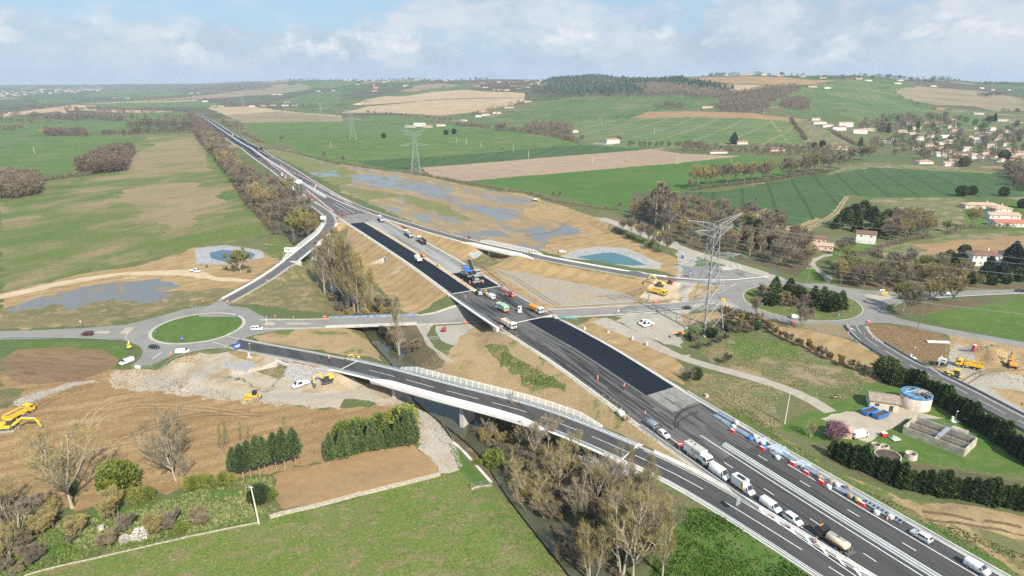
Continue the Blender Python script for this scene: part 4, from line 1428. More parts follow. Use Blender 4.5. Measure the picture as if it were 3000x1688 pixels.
bb=empty('slip_road_bridge',(0,0,0),0,'long white bridge carrying lower slip road over river, ribbed screen on its far side','bridge')
Pb=resample(axis_cut(B_r,B_BR[0]-1,B_BR[1]+1),4)
deck(bb,Pb,4.4,1.5,'asphalt_dark')
nb_=normals2(Pb)
def part_of(P,a,b):
 n=len(P)-1
 return P[int(n*a):int(n*b)+1]
sgB=1 if nb_[3][1]<0 else-1
screen(bb,part_of(Pb,.12,.80),-sgB*5.2,2.4,2.4,.7)
fascia(bb,part_of(Pb,.22,.84),sgB*5.1,1.5)
railing(bb,part_of(Pb,.80,1),sgB*5.0)
railing(bb,part_of(Pb,0,.26),sgB*5.0)
railing(bb,part_of(Pb,0,1),-sgB*4.75,.8)
for a in(.26,.52,.76):
 c=Pb[int((len(Pb)-1)*a)]
 q=nb_[int((len(Pb)-1)*a)]
 pier(bb,c[0],c[1],c[2]-1.4,-3.5,.7,6.5,math.atan2(q[1],q[0]))
for i in(0,-1):
 abutment(bb,Pb[i],nb_[i],5.2,Pb[i][2]-.1,-1)
for f in(.02,.985):
 i=int((len(Pb)-1)*f)
 M=Matrix.Translation(Pb[i]+np.array([0,0,.05]))@Matrix.Rotation(math.atan2(nb_[i][1],nb_[i][0]),4,'Z')
 MB().box((0,0,0),(8.8,.4,.06),M).build('expansion_joint',WHITE,bb)
line('road_marking',offset(Pb,3.9)+np.array([0,0,.02]),.18,on=False,dz=.05)
line('road_marking',offset(Pb,-3.9)+np.array([0,0,.02]),.18,on=False,dz=.05)
line('road_marking',Pb,.16,(12,5),on=False,dz=.06)
ba=empty('slip_road_bridge',(0,0,0),0,'white ribbed slip-road bridge climbing from left roundabout, half hidden by bare poplars','bridge')
Pa=resample(axis_cut(A_r,A_BR[0]-1,A_BR[1]+1),4)
deck(ba,Pa,3.5,1.3)
na=normals2(Pa)
sgA=1 if na[3][0]<0 else-1
screen(ba,part_of(Pa,.02,1),sgA*4.3,2.5,2.4,.7)
fascia(ba,part_of(Pa,.3,1),-sgA*4.2,1.5)
railing(ba,part_of(Pa,0,.35),-sgA*4.2)
for a in(.35,.68):
 c,q=Pa[int((len(Pa)-1)*a)],na[int((len(Pa)-1)*a)]
 pier(ba,c[0],c[1],c[2]-1.2,-3.5,.6,6,math.atan2(q[1],q[0]))
for i in(0,-1):
 abutment(ba,Pa[i],na[i],5.0,Pa[i][2]-.1,-1)
bc=empty('slip_road_bridge',(0,0,0),0,'short white slip-road bridge with smooth parapet above the earthworks by the teal pond','bridge')
Pc=resample(axis_cut(C_r,C_BR[0]-6,C_BR[1]+6),3)
deck(bc,Pc,3.6,1.3)
nc=normals2(Pc)
sgC=1 if nc[3][1]>0 else-1
screen(bc,part_of(Pc,.0,.9),sgC*4.4,2.3,2.2,.6)
fascia(bc,part_of(Pc,.05,1),-sgC*4.3,1.6)
for a in(.3,.68):
 c,q=Pc[int((len(Pc)-1)*a)],nc[int((len(Pc)-1)*a)]
 pier(bc,c[0],c[1],c[2]-1.2,-1.5,.5,6.5,math.atan2(q[1],q[0]))
for i in(0,-1):
 abutment(bc,Pc[i],nc[i],5.0,Pc[i][2]-.1,-1)
bl=empty('road_bridge',(0,0,0),0,'old local-road bridge over the brown river, coloured netting on its far parapet','bridge')
Pl=resample([L2X[0][-1],L2X[1][0]],3)
Pl[:,2]=.1
deck(bl,Pl,5.0,1.1,'asphalt_old',CONC_D)
nl=normals2(Pl)
for lat in(5.6,-5.6):
 mb=MB()
 sweep(mb,offset(Pl,lat),rect(.12,-.12,0,.95))
 mb.build('parapet',CONC if lat<0 else pbr('netting_blue',(.16,.25,.42),.8,noise=(1.6,.6)),bl)
mb=MB()
for k,q in enumerate(offset(Pl,5.45)):
 mb.box((q[0],q[1],.62),(1.1,.06,.35))
mb.build('netting',pbr('netting_yellow',(.55,.42,.10),.8,noise=(3,.3)),bl)
for i in(0,-1):
 abutment(bl,Pl[i],nl[i],5.5,-.2,-4.5,1.4,CONC_D)
def culvert(loc,ang,w,h,d,label,wing=5.5):
 t=empty('culvert',loc,ang,label,'culvert')
 mb=MB()
 mb.box((0,0,h+.35),(w+1.2,d,.7))
 for s in(1,-1):
  mb.box((s*(w/2+.3),0,h/2),(.6,d,h))
 mb.build('box_frame',CONC,t)
 MB().box((0,d*.38,h/2),(w,.3,h)).build('painted_shade_end',DARK,t)  # dark sheet across the bore: the shade inside is painted, no wall there
 MB().box((0,-d/2+.1,h+1.0),(w+1.5,.25,.7)).build('headwall',WHITE,t)
 for s in(1,-1):
  MB().add([(s*(w/2+.1),-d/2,-.4),(s*(w/2+wing*.55),-d/2-wing,-.4),(s*(w/2+wing*.55),-d/2-wing,.3),(s*(w/2+.1),-d/2,h+.7),(s*(w/2+.55),-d/2,-.4),(s*(w/2+wing*.55+.4),-d/2-wing,-.4),(s*(w/2+wing*.55+.4),
-d/2-wing,
.3),
(s*(w/2+.55),
-d/2,
h+.7)],
[(0,
1,
2,
3),
(7,
6,
5,
4),
(3,
2,
6,
7),
(1,
5,
6,
2),
(0,
3,
7,
4),
(0,
4,
5,
1)]).build('wing_wall',
CONC,
t)
 return t
for(cx,cy,an,hw,tp),w_,h_,d_,wg,lab in zip(CUTS,(4.6,6.6),(3.4,1.3),(9,3.4),(7,6),('concrete box culvert in the brown motorway slope behind the bare poplars','white-winged culvert under the lower slip road beside the grey rock slope')):
 culvert((cx-math.sin(an)*d_/2,cy+math.cos(an)*d_/2,tp),an,w_,h_,d_,lab,wg)
 # river and pond water
mb=MB()
for i in range(len(RIVr)-1):
 pass
sweep(mb,np.c_[RIVr[:,:2],np.full(len(RIVr),-3.55)],[(4.6,0),(-4.6,0)],False,False)
mb.build('river',MATS['river_water'],kind='structure')
# plant materials
def leafmat(name,c1,c2,sc=.9,rough=.7,trans=.0):
 m=bpy.data.materials.new(name)
 m.use_nodes=True
 t=m.node_tree
 b=t.nodes['Principled BSDF']
 b.inputs['Roughness'].default_value=rough
 b.inputs['Specular IOR Level'].default_value=.25
 oi=t.nodes.new('ShaderNodeObjectInfo')
 tcn=t.nodes.new('ShaderNodeTexCoord')
 nz=t.nodes.new('ShaderNodeTexNoise')
 nz.inputs['Scale'].default_value=sc
 nz.inputs['Detail'].default_value=3
 t.links.new(tcn.outputs['Object'],nz.inputs['Vector'])
 ad=t.nodes.new('ShaderNodeMath')
 ad.operation='MULTIPLY_ADD'
 ad.inputs[1].default_value=.5
 t.links.new(oi.outputs['Random'],ad.inputs[0])
 t.links.new(nz.outputs['Fac'],ad.inputs[2])
 mr=t.nodes.new('ShaderNodeMapRange')
 mr.inputs[1].default_value,mr.inputs[2].default_value=.45,1.05
 t.links.new(ad.outputs[0],mr.inputs[0])
 mx=t.nodes.new('ShaderNodeMix')
 mx.data_type='RGBA'
 mx.inputs[6].default_value=(*c1,1)
 mx.inputs[7].default_value=(*c2,1)
 t.links.new(mr.outputs[0],mx.inputs[0])
 t.links.new(mx.outputs[2],b.inputs['Base Color'])
 MATS[name]=m
 return m
BARK=leafmat('bark_grey',(.17,.14,.105),(.30,.255,.19),1.5)
BARK_P=leafmat('bark_pale',(.28,.24,.175),(.44,.385,.295),1.2)
TW_BR=leafmat('twigs_brown',(.235,.19,.12),(.36,.295,.195),.35)
TW_GR=leafmat('twigs_grey',(.165,.138,.105),(.27,.225,.175),.35)
TW_OL=leafmat('twigs_olive',(.27,.215,.085),(.40,.325,.14),.35)
TW_GN=leafmat('twigs_green',(.20,.21,.07),(.32,.31,.12),.35)
LF_CY=leafmat('foliage_cypress',(.026,.055,.016),(.085,.125,.036),.9)
LF_PN=leafmat('foliage_pine',(.04,.075,.026),(.12,.165,.06),.8)
LF_CE=leafmat('foliage_cedar',(.028,.048,.036),(.07,.10,.075),.8)
LF_EV=leafmat('foliage_evergreen',(.028,.05,.016),(.08,.11,.036),1.0)
LF_YG=leafmat('foliage_spring',(.12,.16,.025),(.25,.265,.06),1.0)
LF_WH=leafmat('blossom_white',(.55,.52,.47),(.78,.75,.70),1.4)
LF_PK=leafmat('blossom_plum',(.20,.10,.13),(.36,.20,.24),1.4)
# growing bare trees
def grow(seed,H,kind,twn=6,tww=.05,twl=1.3,levels=3):
 R=random.Random(seed)
 wood,tw_v=MB(),[]
 def u(a,b):
  return R.uniform(a,b)
 def twigs(p,d,n,L):
  for _ in range(n):
   q=Vector((d.x+u(-.8,.8),d.y+u(-.8,.8),d.z+u(-.25,.75)))
   if q.length<.1:
    continue
   q.normalize()
   l=L*u(.5,1.15)
   s=q.cross(Vector((u(-1,1),u(-1,1),u(-1,1))))
   if s.length<.05:
    continue
   s=s.normalized()*tww*u(.6,1.2)
   b=p+d*u(-.3,.3)
   mid=b+q*l*.55+Vector((u(-.1,.1),u(-.1,.1),u(-.02,.12)))*l
   tw_v.append((b-s,b+s,b+q*l))
   for _k in(0,1):
    q2=(q+Vector((u(-.8,.8),u(-.8,.8),u(-.4,.6)))).normalized()
    tw_v.append((mid-s*.7,mid+s*.7,mid+q2*l*u(.35,.6)))
 def branch(p,d,L,r,lev,sides,trop=.12,gn=.14):
  n=5 if lev==0 else(4 if lev==1 else 3)
  pts,q,dd=[p],p.copy(),d.normalized()
  for i in range(n):
   dd=(dd+Vector((u(-gn,gn),u(-gn,gn),u(-gn,gn)*.5+trop))).normalized()
   q=q+dd*(L/n)
   pts.append(q.copy())
  rs=[max(.012,r*(1-.82*(i/n)**.9))for i in range(n+1)]
  wood.tube(pts,rs,sides,False)
  return pts,rs
 def along(pts,t):
  f=t*(len(pts)-1)
  i=min(int(f),len(pts)-2)
  return pts[i].lerp(pts[i+1],f-i),(pts[i+1]-pts[i]).normalized()
 def ramify(pts,rs,L,lev,maxlev,nch,spread,trop):
  for k in range(nch):
   t=u(.22,.98)
   p,d=along(pts,t)
   a=u(0,2*math.pi)
   side=d.cross(Vector((math.cos(a),math.sin(a),.3)))
   if side.length<.1:
    continue
   nd=(d+side.normalized()*spread*u(.7,1.3)).normalized()
   l=L*u(.32,.55)*(1.15-.5*t)
   r=max(.012,rs[min(int(t*(len(rs)-1)),len(rs)-1)]*.5)
   pp,rr=branch(p,nd,l,r,lev,3,trop)
   if lev<maxlev:
    ramify(pp,rr,l,lev+1,maxlev,max(3,nch-2),spread,trop)
   for s in(.35,.7,1.0)if lev>=maxlev else(1.0,):
    tp,td=along(pp,s)
    twigs(tp,td,twn,twl)
  if lev>=1:
   tp,td=along(pts,1.0)
   twigs(tp,td,twn,twl)
 Z=Vector((0,0,1))
 if kind=='poplar':
  pts,rs=branch(Vector((0,0,-.3)),Z,H,H*.017,0,7,.25,.025)
  for k in range(int(30+H*1.2)):
   t=u(.14,.97)
   p,d=along(pts,t)
   a=u(0,2*math.pi)
   nd=(Vector((math.cos(a),math.sin(a),0))*.55+Z*u(.8,1.15)).normalized()
   l=H*(.27*(1-t)+.075)*u(.75,1.2)
   pp,rr=branch(p,nd,l,max(.02,H*.0055*(1.1-t)),1,3,.16)
   ramify(pp,rr,l,2,2,5,.5,.22)
 elif kind=='stems':
  for k in range(R.randint(4,6)):
   a=k*2.1+u(-.5,.5)
   d=(Vector((math.cos(a),math.sin(a),0))*u(.15,.5)+Z).normalized()
   l=H*u(.7,.98)
   pts,rs=branch(Vector((math.cos(a)*.3,math.sin(a)*.3,-.3)),d,l,H*.015,0,5,.12,.09)
   for q in range(8):
    t=u(.25,.98)
    p,dd=along(pts,t)
    a2=u(0,6.28)
    nd=(dd+Vector((math.cos(a2),math.sin(a2),u(-.1,.4)))*.65).normalized()
    l2=H*.3*(1.2-.7*t)*u(.7,1.2)
    pp,rr=branch(p,nd,l2,H*.006,1,3,.12)
    ramify(pp,rr,l2,2,levels-1,6,.6,.1)
 else:
  th=H*u(.2,.3)if kind=='spread' else H*.12
  pts,rs=branch(Vector((0,0,-.3)),Vector((u(-.1,.1),u(-.1,.1),1)),th+.3,H*.022,0,7,.05,.05)
  nl=R.randint(5,7)
  for k in range(nl):
   a=2*math.pi*k/nl+u(-.4,.4)
   p,dd=along(pts,u(.72,1.0))
   lean=u(.25,.95)if k else .08
   d=(Vector((math.cos(a),math.sin(a),0))*lean+Z).normalized()
   l=(H-th)*u(.8,1.0)*(1.0 if lean<.6 else .9)
   pp,rr=branch(p,d,l,H*.0125,0,5,.1,.13)
   for q in range(9):
    t=u(.18,.98)
    p2,d2=along(pp,t)
    a2=u(0,6.28)
    nd=(d2*.8+Vector((math.cos(a2),math.sin(a2),u(-.1,.5)))*.75).normalized()
    l2=H*.3*(1.15-.6*t)*u(.7,1.2)
    p3,r3=branch(p2,nd,l2,H*.0065,1,3,.1)
    ramify(p3,r3,l2,2,levels-1,6,.6,.08)
 return wood,np.array([[tuple(c)for c in t]for t in tw_v])
def tri_mesh(name,T,mat):
 T=np.asarray(T,float)
 return np_mesh(name,T.reshape(-1,3),np.arange(len(T)*3).reshape(-1,3),mat)
PROTO={}
def bare_proto(key,seed,H,kind,bark,tw,**k):
 w,t=grow(seed,H,kind,**k)
 PROTO.setdefault(key,[]).append((w.mesh('trunk',bark,True),tri_mesh('crown',t,tw),H,None))
 # leafy crowns: many small leaf clumps through an uneven volume
def leaf_cloud(seed,n,H,prof,size,droop=.0,lumps=5,inner=.35):
 r=np.random.default_rng(seed)
 z=r.beta(1.15,1.25,n*2)
 a=r.uniform(0,2*math.pi,n*2)
 ph=r.uniform(0,6.28,(lumps,2))
 w=np.ones(n*2)
 for k in range(lumps):
  w+=.13*np.sin(a*(k+2)+ph[k,0]+z*(6+5*k))*np.cos(z*(9+4*k)+ph[k,1])
 R=prof(z)*np.maximum(w,.35)
 keep=r.uniform(0,1,n*2)<R/R.max()+.12
 z,a,R=z[keep][:n],a[keep][:n],R[keep][:n]
 rr=R*np.where(r.uniform(0,1,len(z))<inner,r.uniform(.3,.85,len(z)),r.uniform(.84,1.06,len(z)))
 C=np.stack([rr*np.cos(a),rr*np.sin(a),z*H],1)
 out=np.stack([np.cos(a),np.sin(a),np.full(len(a),.35-droop)],1)
 d1=out+r.normal(0,.55,out.shape)
 d1/=np.linalg.norm(d1,axis=1,keepdims=True)
 d2=np.cross(d1,r.normal(0,1,out.shape))
 d2/=np.maximum(np.linalg.norm(d2,axis=1,keepdims=True),1e-6)
 s=size*r.uniform(.55,1.3,(len(z),1))
 return np.stack([C-d2*s*.5,C+d2*s*.5,C+d1*s*1.25],1)
def leaf_proto(key,seed,n,H,prof,size,leaf,bark=None,tr=.12,th=None,**k):
 T=leaf_cloud(seed,n,H,prof,size,**k)
 if th:
  T[:,:,2]=T[:,:,2]*(1-th/H)+th
 w=MB()
 rg=random.Random(seed)
 w.tube([(0,0,-.3),(rg.uniform(-.1,.1),rg.uniform(-.1,.1),H*.4),(0,0,H*.85)],[tr*1.2,tr*.8,.03],6,False)
 PROTO.setdefault(key,[]).append((w.mesh('trunk',bark or BARK),tri_mesh('crown',T,leaf),H,None))
cone=lambda R,p=.8,b=.08:(lambda z:R*np.minimum(1,(z+.02)/b)*(1-z)**p+.05)
oval=lambda R:(lambda z:R*np.sqrt(np.maximum(0,1-((z-.48)/.52)**2))+.05)
for s in range(4):
 bare_proto('bare_near',11+s,20,'spread',BARK_P,TW_BR if s%2 else TW_OL,twn=3,tww=.03,twl=1.25,levels=3)
for s in range(3):
 bare_proto('stems_near',31+s,18,'stems',BARK_P,(TW_OL,TW_BR,TW_OL)[s],twn=3,tww=.028,twl=1.25,levels=3)
for s in range(2):
 bare_proto('poplar_near',41+s,24,'poplar',BARK_P,(TW_BR,TW_OL)[s],twn=4,tww=.026,twl=1.1)
for s in range(4):
 bare_proto('bare_mid',51+s,13,'spread',BARK,(TW_GR,TW_GR,TW_BR,TW_OL)[s],twn=3,tww=.055,twl=1.3,levels=2)
for s in range(2):
 bare_proto('budding_mid',61+s,13,'spread',BARK_P,TW_GN,twn=6,tww=.055,twl=1.3,levels=2)
for s in range(2):
 bare_proto('poplar_mid',71+s,20,'poplar',BARK_P,(TW_BR,TW_GR)[s],twn=2,tww=.06,twl=1.2)
for s in range(3):
 bare_proto('shrub',81+s,5,'stems',BARK,(TW_BR,TW_GR,TW_OL)[s],twn=5,tww=.032,twl=.75,levels=2)
for s in range(3):
 leaf_proto('cypress',91+s,3400,7,cone(1.75,.62,.12),.42,LF_CY,tr=.12,inner=.25,droop=.0)
for s in range(3):
 leaf_proto('fir',101+s,3400,10,cone(2.7,.75,.1),.5,LF_PN,tr=.17,inner=.3,droop=.3,lumps=7)
for s in range(3):
 leaf_proto('pine',111+s,3400,11,cone(3.3,.6,.16),.55,LF_PN,BARK_P,tr=.2,th=3.0,inner=.3,lumps=7)
for s in range(2):
 leaf_proto('cedar',121+s,3600,12,cone(4.6,.7,.25),.6,LF_CE,tr=.28,inner=.4,droop=.4,lumps=8)
for s in range(3):
 leaf_proto('evergreen',131+s,2600,7,oval(2.9),.5,LF_EV,tr=.15,inner=.3,lumps=6)
for s in range(2):
 leaf_proto('spring_bush',141+s,2000,4,oval(2.2),.34,LF_YG,tr=.06,inner=.4,lumps=6)
leaf_proto('blossom_tree',151,1500,3.2,oval(1.5),.22,LF_WH,tr=.07,inner=.5,lumps=6)
leaf_proto('plum_tree',161,3000,5.5,oval(2.7),.30,LF_PK,tr=.12,th=.8,inner=.5,lumps=6)
PRNG=random.Random(5)
NAMES={'bare_near':'bare_tree','stems_near':'bare_tree','poplar_near':'poplar_tree','bare_mid':'bare_tree','budding_mid':'budding_tree','poplar_mid':'poplar_tree','shrub':'bare_shrub','cypress':'cypress_tree',
'fir':'fir_tree',
'pine':'pine_tree',
'cedar':'cedar_tree',
'evergreen':'evergreen_tree',
'spring_bush':'spring_bush'}
CATS={'bare_shrub':'shrub','spring_bush':'bush'}
NTREE=[0]
def plant(key,p,H,label,group=None,v=None,wide=1.0,rz=None):
 L=PROTO[key]
 tr,cr,h0,_=L[PRNG.randrange(len(L))if v is None else v%len(L)]
 nm=NAMES.get(key,key)
 e=empty(nm,(p[0],p[1],p[2]if len(p)>2 else zat(p[0],p[1])),PRNG.uniform(0,6.28)if rz is None else rz,label,CATS.get(nm,'tree'),group)
 k=H/h0
 e.scale=(k*wide,k*wide,k)
 link('trunk',tr,e)
 link('crown',cr,e)
 NTREE[0]+=1
 return e
def inside(P,x,y):
 c=False
 for i in range(len(P)):
  a,b=P[i],P[(i+1)%len(P)]
  if(a[1]>y)!=(b[1]>y)and x<(b[0]-a[0])*(y-a[1])/(b[1]-a[1])+a[0]:
   c=not c
 return c
def scatter(P,sp,seed=1,maxn=400,gap=lambda x,y:True):
 """points with a minimum spacing inside an outline"""
 P=[p[:2]for p in P]
 R=random.Random(seed)
 xs,ys=[p[0]for p in P],[p[1]for p in P]
 out,tries=[],0
 while len(out)<maxn and tries<6000:
  tries+=1
  x,y=R.uniform(min(xs),max(xs)),R.uniform(min(ys),max(ys))
  if inside(P,x,y)and gap(x,y)and all((x-a)**2+(y-b)**2>sp*sp for a,b in out):
   out.append((x,y))
 return out
def every(spec,sp,jit=.6,seed=1):
 """points every sp metres along a line traced on the photograph"""
 R=random.Random(seed)
 P=np.array(G(spec)if isinstance(spec,str)else spec,float)
 d=np.r_[0,np.cumsum(np.linalg.norm(np.diff(P[:,:2],axis=0),axis=1))]
 s=np.arange(sp*.3,d[-1],sp)
 return[(float(np.interp(a,d,P[:,0]))+R.gauss(0,jit),float(np.interp(a,d,P[:,1]))+R.gauss(0,jit))for a in s]
def clear_road(x,y):
 d,_=seg_d(np.array([x]),np.array([y]),M_AX[:-1],M_AX[1:])
 if d[0]<19:
  return False
 for R_ in(A_r,B_r,C_r,D_r,NW_r,L2_r):
  d,_=seg_d(np.array([x]),np.array([y]),R_[:-1],R_[1:])
  if d[0]<8:
   return False
 return True
 # the bank of the river in front (large in the picture): each tree placed on its own
for k,x,y,H,v,lab in(('bare_near',1460,560,17,1,'bare tree with dark trunk rising in front of the lower bridge screen'),('stems_near',1290,300,14,1,'slender bare tree touching the white bridge parapet above the river'),
('bare_near',
1640,
790,
18,
0,
'leaning grey bare tree on the river bank below the lower bridge'),
('stems_near',
1900,
880,
21,
0,
'tall forked bare tree beside the lower bridge, left of the rocks'),
('bare_near',
2010,
860,
19,
3,
'bare tree with yellowish bark standing against the bridge railing'),
('poplar_near',
2290,
1080,
21,
0,
'straight bare poplar near the edge of the bright green grass'),
('stems_near',
2110,
1449,
23,
1,
'many-stemmed bare tree at the bottom edge, left of the pair'),
('bare_near',
2200,
1470,
24,
2,
'largest bare tree at the bottom edge with pale forked limbs'),
('stems_near',
2040,
1290,
19,
2,
'bare tree in the middle of the bottom thicket'),
('stems_near',
1880,
1500,
18,
2,
'grey bare tree at the bottom edge, next to the dark river bend'),
('poplar_near',
2420,
1449,
19,
1,
'thin bare poplar beside the bright green grass at bottom edge'),
('bare_near',
1120,
440,
11,
3,
'low spreading bare tree on the left bank of the river'),
('bare_near',
1560,
480,
15,
1,
'brown bare tree hiding the middle of the lower bridge'),
('stems_near',
1720,
620,
17,
0,
'bare tree in front of the pale rocks below the bridge'),
('bare_near',
1340,
480,
13,
2,
'bare tree with drooping twigs over the river'),
('stems_near',
1790,
1060,
16,
1,
'dark bare tree in the shaded middle of the thicket'),
('poplar_near',
2170,
760,
16,
1,
'young bare poplar below the railing of the lower bridge'),
('stems_near',
2330,
880,
14,
2,
'bare tree on the slope right of the bridge abutment'),
('bare_near',
2480,
1180,
12,
3,
'pale bare tree leaning over the bright green grass')):
 plant(k,hit(px('8:%d,%d'%(x,y)))[0],H*(.7 if y<900 else .92),lab,'bare trees on the river bank',v)
for x,y,H in((1300,700,8),(1380,800,9),(1450,880,9),(1520,960,8),(1420,980,7),(1350,880,6.5),(1560,1040,7),(1480,760,7)):
 plant('stems_near',hit(px('8:%d,%d'%(x,y)))[0],H,'ochre twiggy willow among those beside the green meadow','ochre willows along the meadow',0,1.5)
for i,(x,y)in enumerate(scatter(G('8:1000,420 1200,560 1300,800 1500,1040 1760,1440 2300,1440 2380,1180 2300,980 1900,760 1400,420 1150,330'),3.4,3,80)):
 plant('shrub',(x,y),2.6+(i*37%24)/10,'brown bramble shrub in the thicket on the river bank','bramble shrubs on the river bank',None,1.35)
plant('spring_bush',hit(px('8:1150,620'))[0],5,'fresh green bush at the edge of the river thicket')
tag(plant('spring_bush',hit(px('8:1025,610'))[0],2.0,'small bright yellow flowering bush by the concrete ditch'),'small bright yellow flowering bush by the concrete ditch','bush')
# bottom left
plant('bare_near',hit(px('7:545,935'))[0],23,'huge bare tree with an ivied forked trunk, bottom left',None,0,1.15)
plant('bare_near',hit(px('7:1325,728'))[0],21,'large bare tree with pale twin trunks standing before brown field',None,3,1.05)
plant('bare_near',hit(px('7:1385,745'))[0],9,'small bare tree at the foot of the pale twin-trunked one',None,1)
for x,y,H in((30,1010,11),(140,1130,9),(-20,1200,12),(70,1320,9)):
 plant('stems_near',hit(px('7:%d,%d'%(x,y)))[0],H,'brown bare tree in the clump at the bottom left edge','bare trees at the left edge',None,1.3)
for x,y,H in((1680,535,10),(1722,505,10),(1830,445,7.5),(1885,440,5.5),(2165,490,11)):
 plant('poplar_near',hit(px('7:%d,%d'%(x,y)))[0],H,'thin leafless young poplar behind the pruned pines','young poplars behind the pines',1,.75)
for x,y,H in((1835,715,10.5),(1890,700,11),(1960,690,12),(2000,670,11),(2085,650,11.5),(2150,640,12),(2230,610,11.5),(1775,700,9)):
 plant('pine',hit(px('7:%d,%d'%(x,y)))[0],H,'dark pine with a bare pruned trunk in the row beside the small brown field','pruned pines by the brown field',None,.62)
for x,y,H in((-80,560,11),(20,545,11),(80,520,10),(150,500,11),(230,490,11),(300,478,10),(360,470,11),(430,455,12),(500,445,12),(180,420,10),(300,380,11),(420,350,12),(530,420,12),(100,440,10),(0,470,10),
(240,
400,
10),
(480,
380,
13)):
 plant('fir',hit(px('8:%d,%d'%(x,y)))[0],H*(.62+(x*7%30)/100),'dark green conifer in the dense block above the small brown field','conifers above the brown field',None,.85)
for x,y,H in((20,330,5),(130,300,5),(300,290,6),(470,250,7)):
 plant('spring_bush',hit(px('8:%d,%d'%(x,y+70)))[0],H,'yellow-green bush behind the block of conifers','bushes behind the conifers')
for x,y,H in((880,790,8),(940,800,8)):
 plant('spring_bush',hit(px('7:%d,%d'%(x,y)))[0],H,'large yellow-green bush right of the huge bare tree','yellow-green bushes',None,.8)
for i,(x,y)in enumerate(every('7:960,905 1090,880 1200,860',1.7,.4)+every('7:1380,830 1500,790 1640,780 1780,740',2.2,.5)):
 plant('spring_bush',(x,y),4.2 if i<9 else 3.4,'bamboo-green bush in the hedge behind the orchard','bamboo hedge behind the orchard',None,.55)
for x,y,H,k,lab in((400,1090,5,'shrub','pale lichened fruit tree, leftmost of the orchard'),(600,1140,4.5,'shrub','grey bare fruit tree left of the stone well'),(250,1360,5,'shrub','silvery bare fruit tree nearest the bottom left corner'),
(960,
1115,
5,
'shrub',
'bare fruit tree above the white blossom'),
(1170,
1135,
5,
'shrub',
'gnarled bare fruit tree right of the white blossom'),
(1300,
1095,
5.5,
'shrub',
'tall bare fruit tree in the middle of the orchard'),
(1510,
1065,
5,
'shrub',
'dark gnarled fruit tree nearest the white pole'),
(870,
1010,
7,
'shrub',
'bare pale-twigged tree in front of the bamboo hedge'),
(820,
1240,
4.5,
'shrub',
'dense rounded bramble shrub below the stone well'),
(1370,
1120,
2.4,
'spring_bush',
'small green bush under the orchard trees'),
(1960,
890,
5,
'evergreen',
'dark evergreen bush beside the white pole'),
(2035,
870,
3,
'spring_bush',
'small green bush by the corner of the brown field'),
(1065,
1170,
3,
'blossom_tree',
'white blossoming fruit tree in the orchard'),
(945,
1195,
2,
'blossom_tree',
'small white blossoming shrub left of the larger one'),
(540,
1200,
2.2,
'shrub',
'low red-brown shrub in the orchard grass')):
 plant(k,hit(px('7:%d,%d'%(x,y)))[0],H,lab,None,None,1.25 if k=='shrub' else 1)
for i,(x,y)in enumerate(scatter(G('7:0,920 300,905 500,1000 350,1110 200,1200 180,1440 -60,1440 -60,940'),3.4,8,26)):
 plant('shrub',(x,y),2.5+(i%5)*.5,'brown bramble shrub in the overgrown left corner','bramble shrubs in the left corner',None,1.4)
 # middle: poplars by the upper slip road and along the river
for t,x,y,H in((4,2545,775,25),(4,2480,742,22),(5,45,880,26),(5,100,915,25),(5,165,905,21),(4,2400,700,17),(5,240,870,14),(4,2510,790,23),(4,2560,745,24),(5,20,850,22),(5,75,870,24),(5,130,930,22),(4,2450,
770,
18),
(5,
190,
945,
15)):
 plant('poplar_near',hit(px('%d:%d,%d'%(t,x,y)))[0],H*1.38,'tall bare poplar in the clump between upper slip road and motorway','poplars by the upper slip road',None,1.15)
plant('poplar_near',hit(px('5:438,1245'))[0],25,'lone tall bare poplar by the river, left of the site gate',None,0,1.1)
for x,y,H in((300,905,9),(350,915,7),(60,960,5),(140,980,5),(-20,900,5),(100,880,4),(230,930,6),(330,960,6),(-60,830,5),(20,800,5),(250,1000,6),(180,980,6),(500,1230,6),(560,1200,5),(400,1180,6),(330,1100,
5)):
 plant('shrub',hit(px('5:%d,%d'%(x,y)))[0],H,'dark bare shrub on the river bank by the local-road bridge','shrubs by the local-road bridge',None,1.3)
plant('budding_mid',hit(px('4:1815,605'))[0],13,'pale budding willow standing beside the left stone pond',None,0,1.25)
for x,y,H in((1700,590,2),(1760,600,2),(1880,610,2.2),(1560,570,1.6)):
 plant('shrub',hit(px('4:%d,%d'%(x,y)))[0],H,'low bramble under the budding willow','brambles under the willow',None,1.6)
belt=G('1:1480,1010 1560,1020 1700,1140 1830,1270 2000,1430 4:2230,30 2380,180 2440,330 2380,390 2250,350 2100,290 1960,160 1850,30 1:1812,1449 1650,1250 1540,1120')
kk=0
for i,(x,y)in enumerate(scatter(belt,8.0,4,150,clear_road)):
 key='bare_mid'
 H=11+(i*7%60)/10
 if y<470 and i%3==0:
  key,H='budding_mid',H+2
 elif i%6==0:
  key,H='poplar_mid',17+i%5
 plant(key,(x,y),H,{'bare_mid':'brown bare tree in the belt along the left side of the motorway','budding_mid':'greenish budding tree in the belt beside the upper slip road','poplar_mid':'tall bare poplar rising from the belt left of the motorway'}[key],
'tree belt left of the motorway',
None,
1.1)
for x,y,H,k in((2085,330,9,'bare_mid'),(2060,240,8,'bare_mid')):
 plant(k,hit(px('4:%d,%d'%(x,y)))[0],H,'small bare tree at the meadow corner above the left pond','trees at the meadow corner')
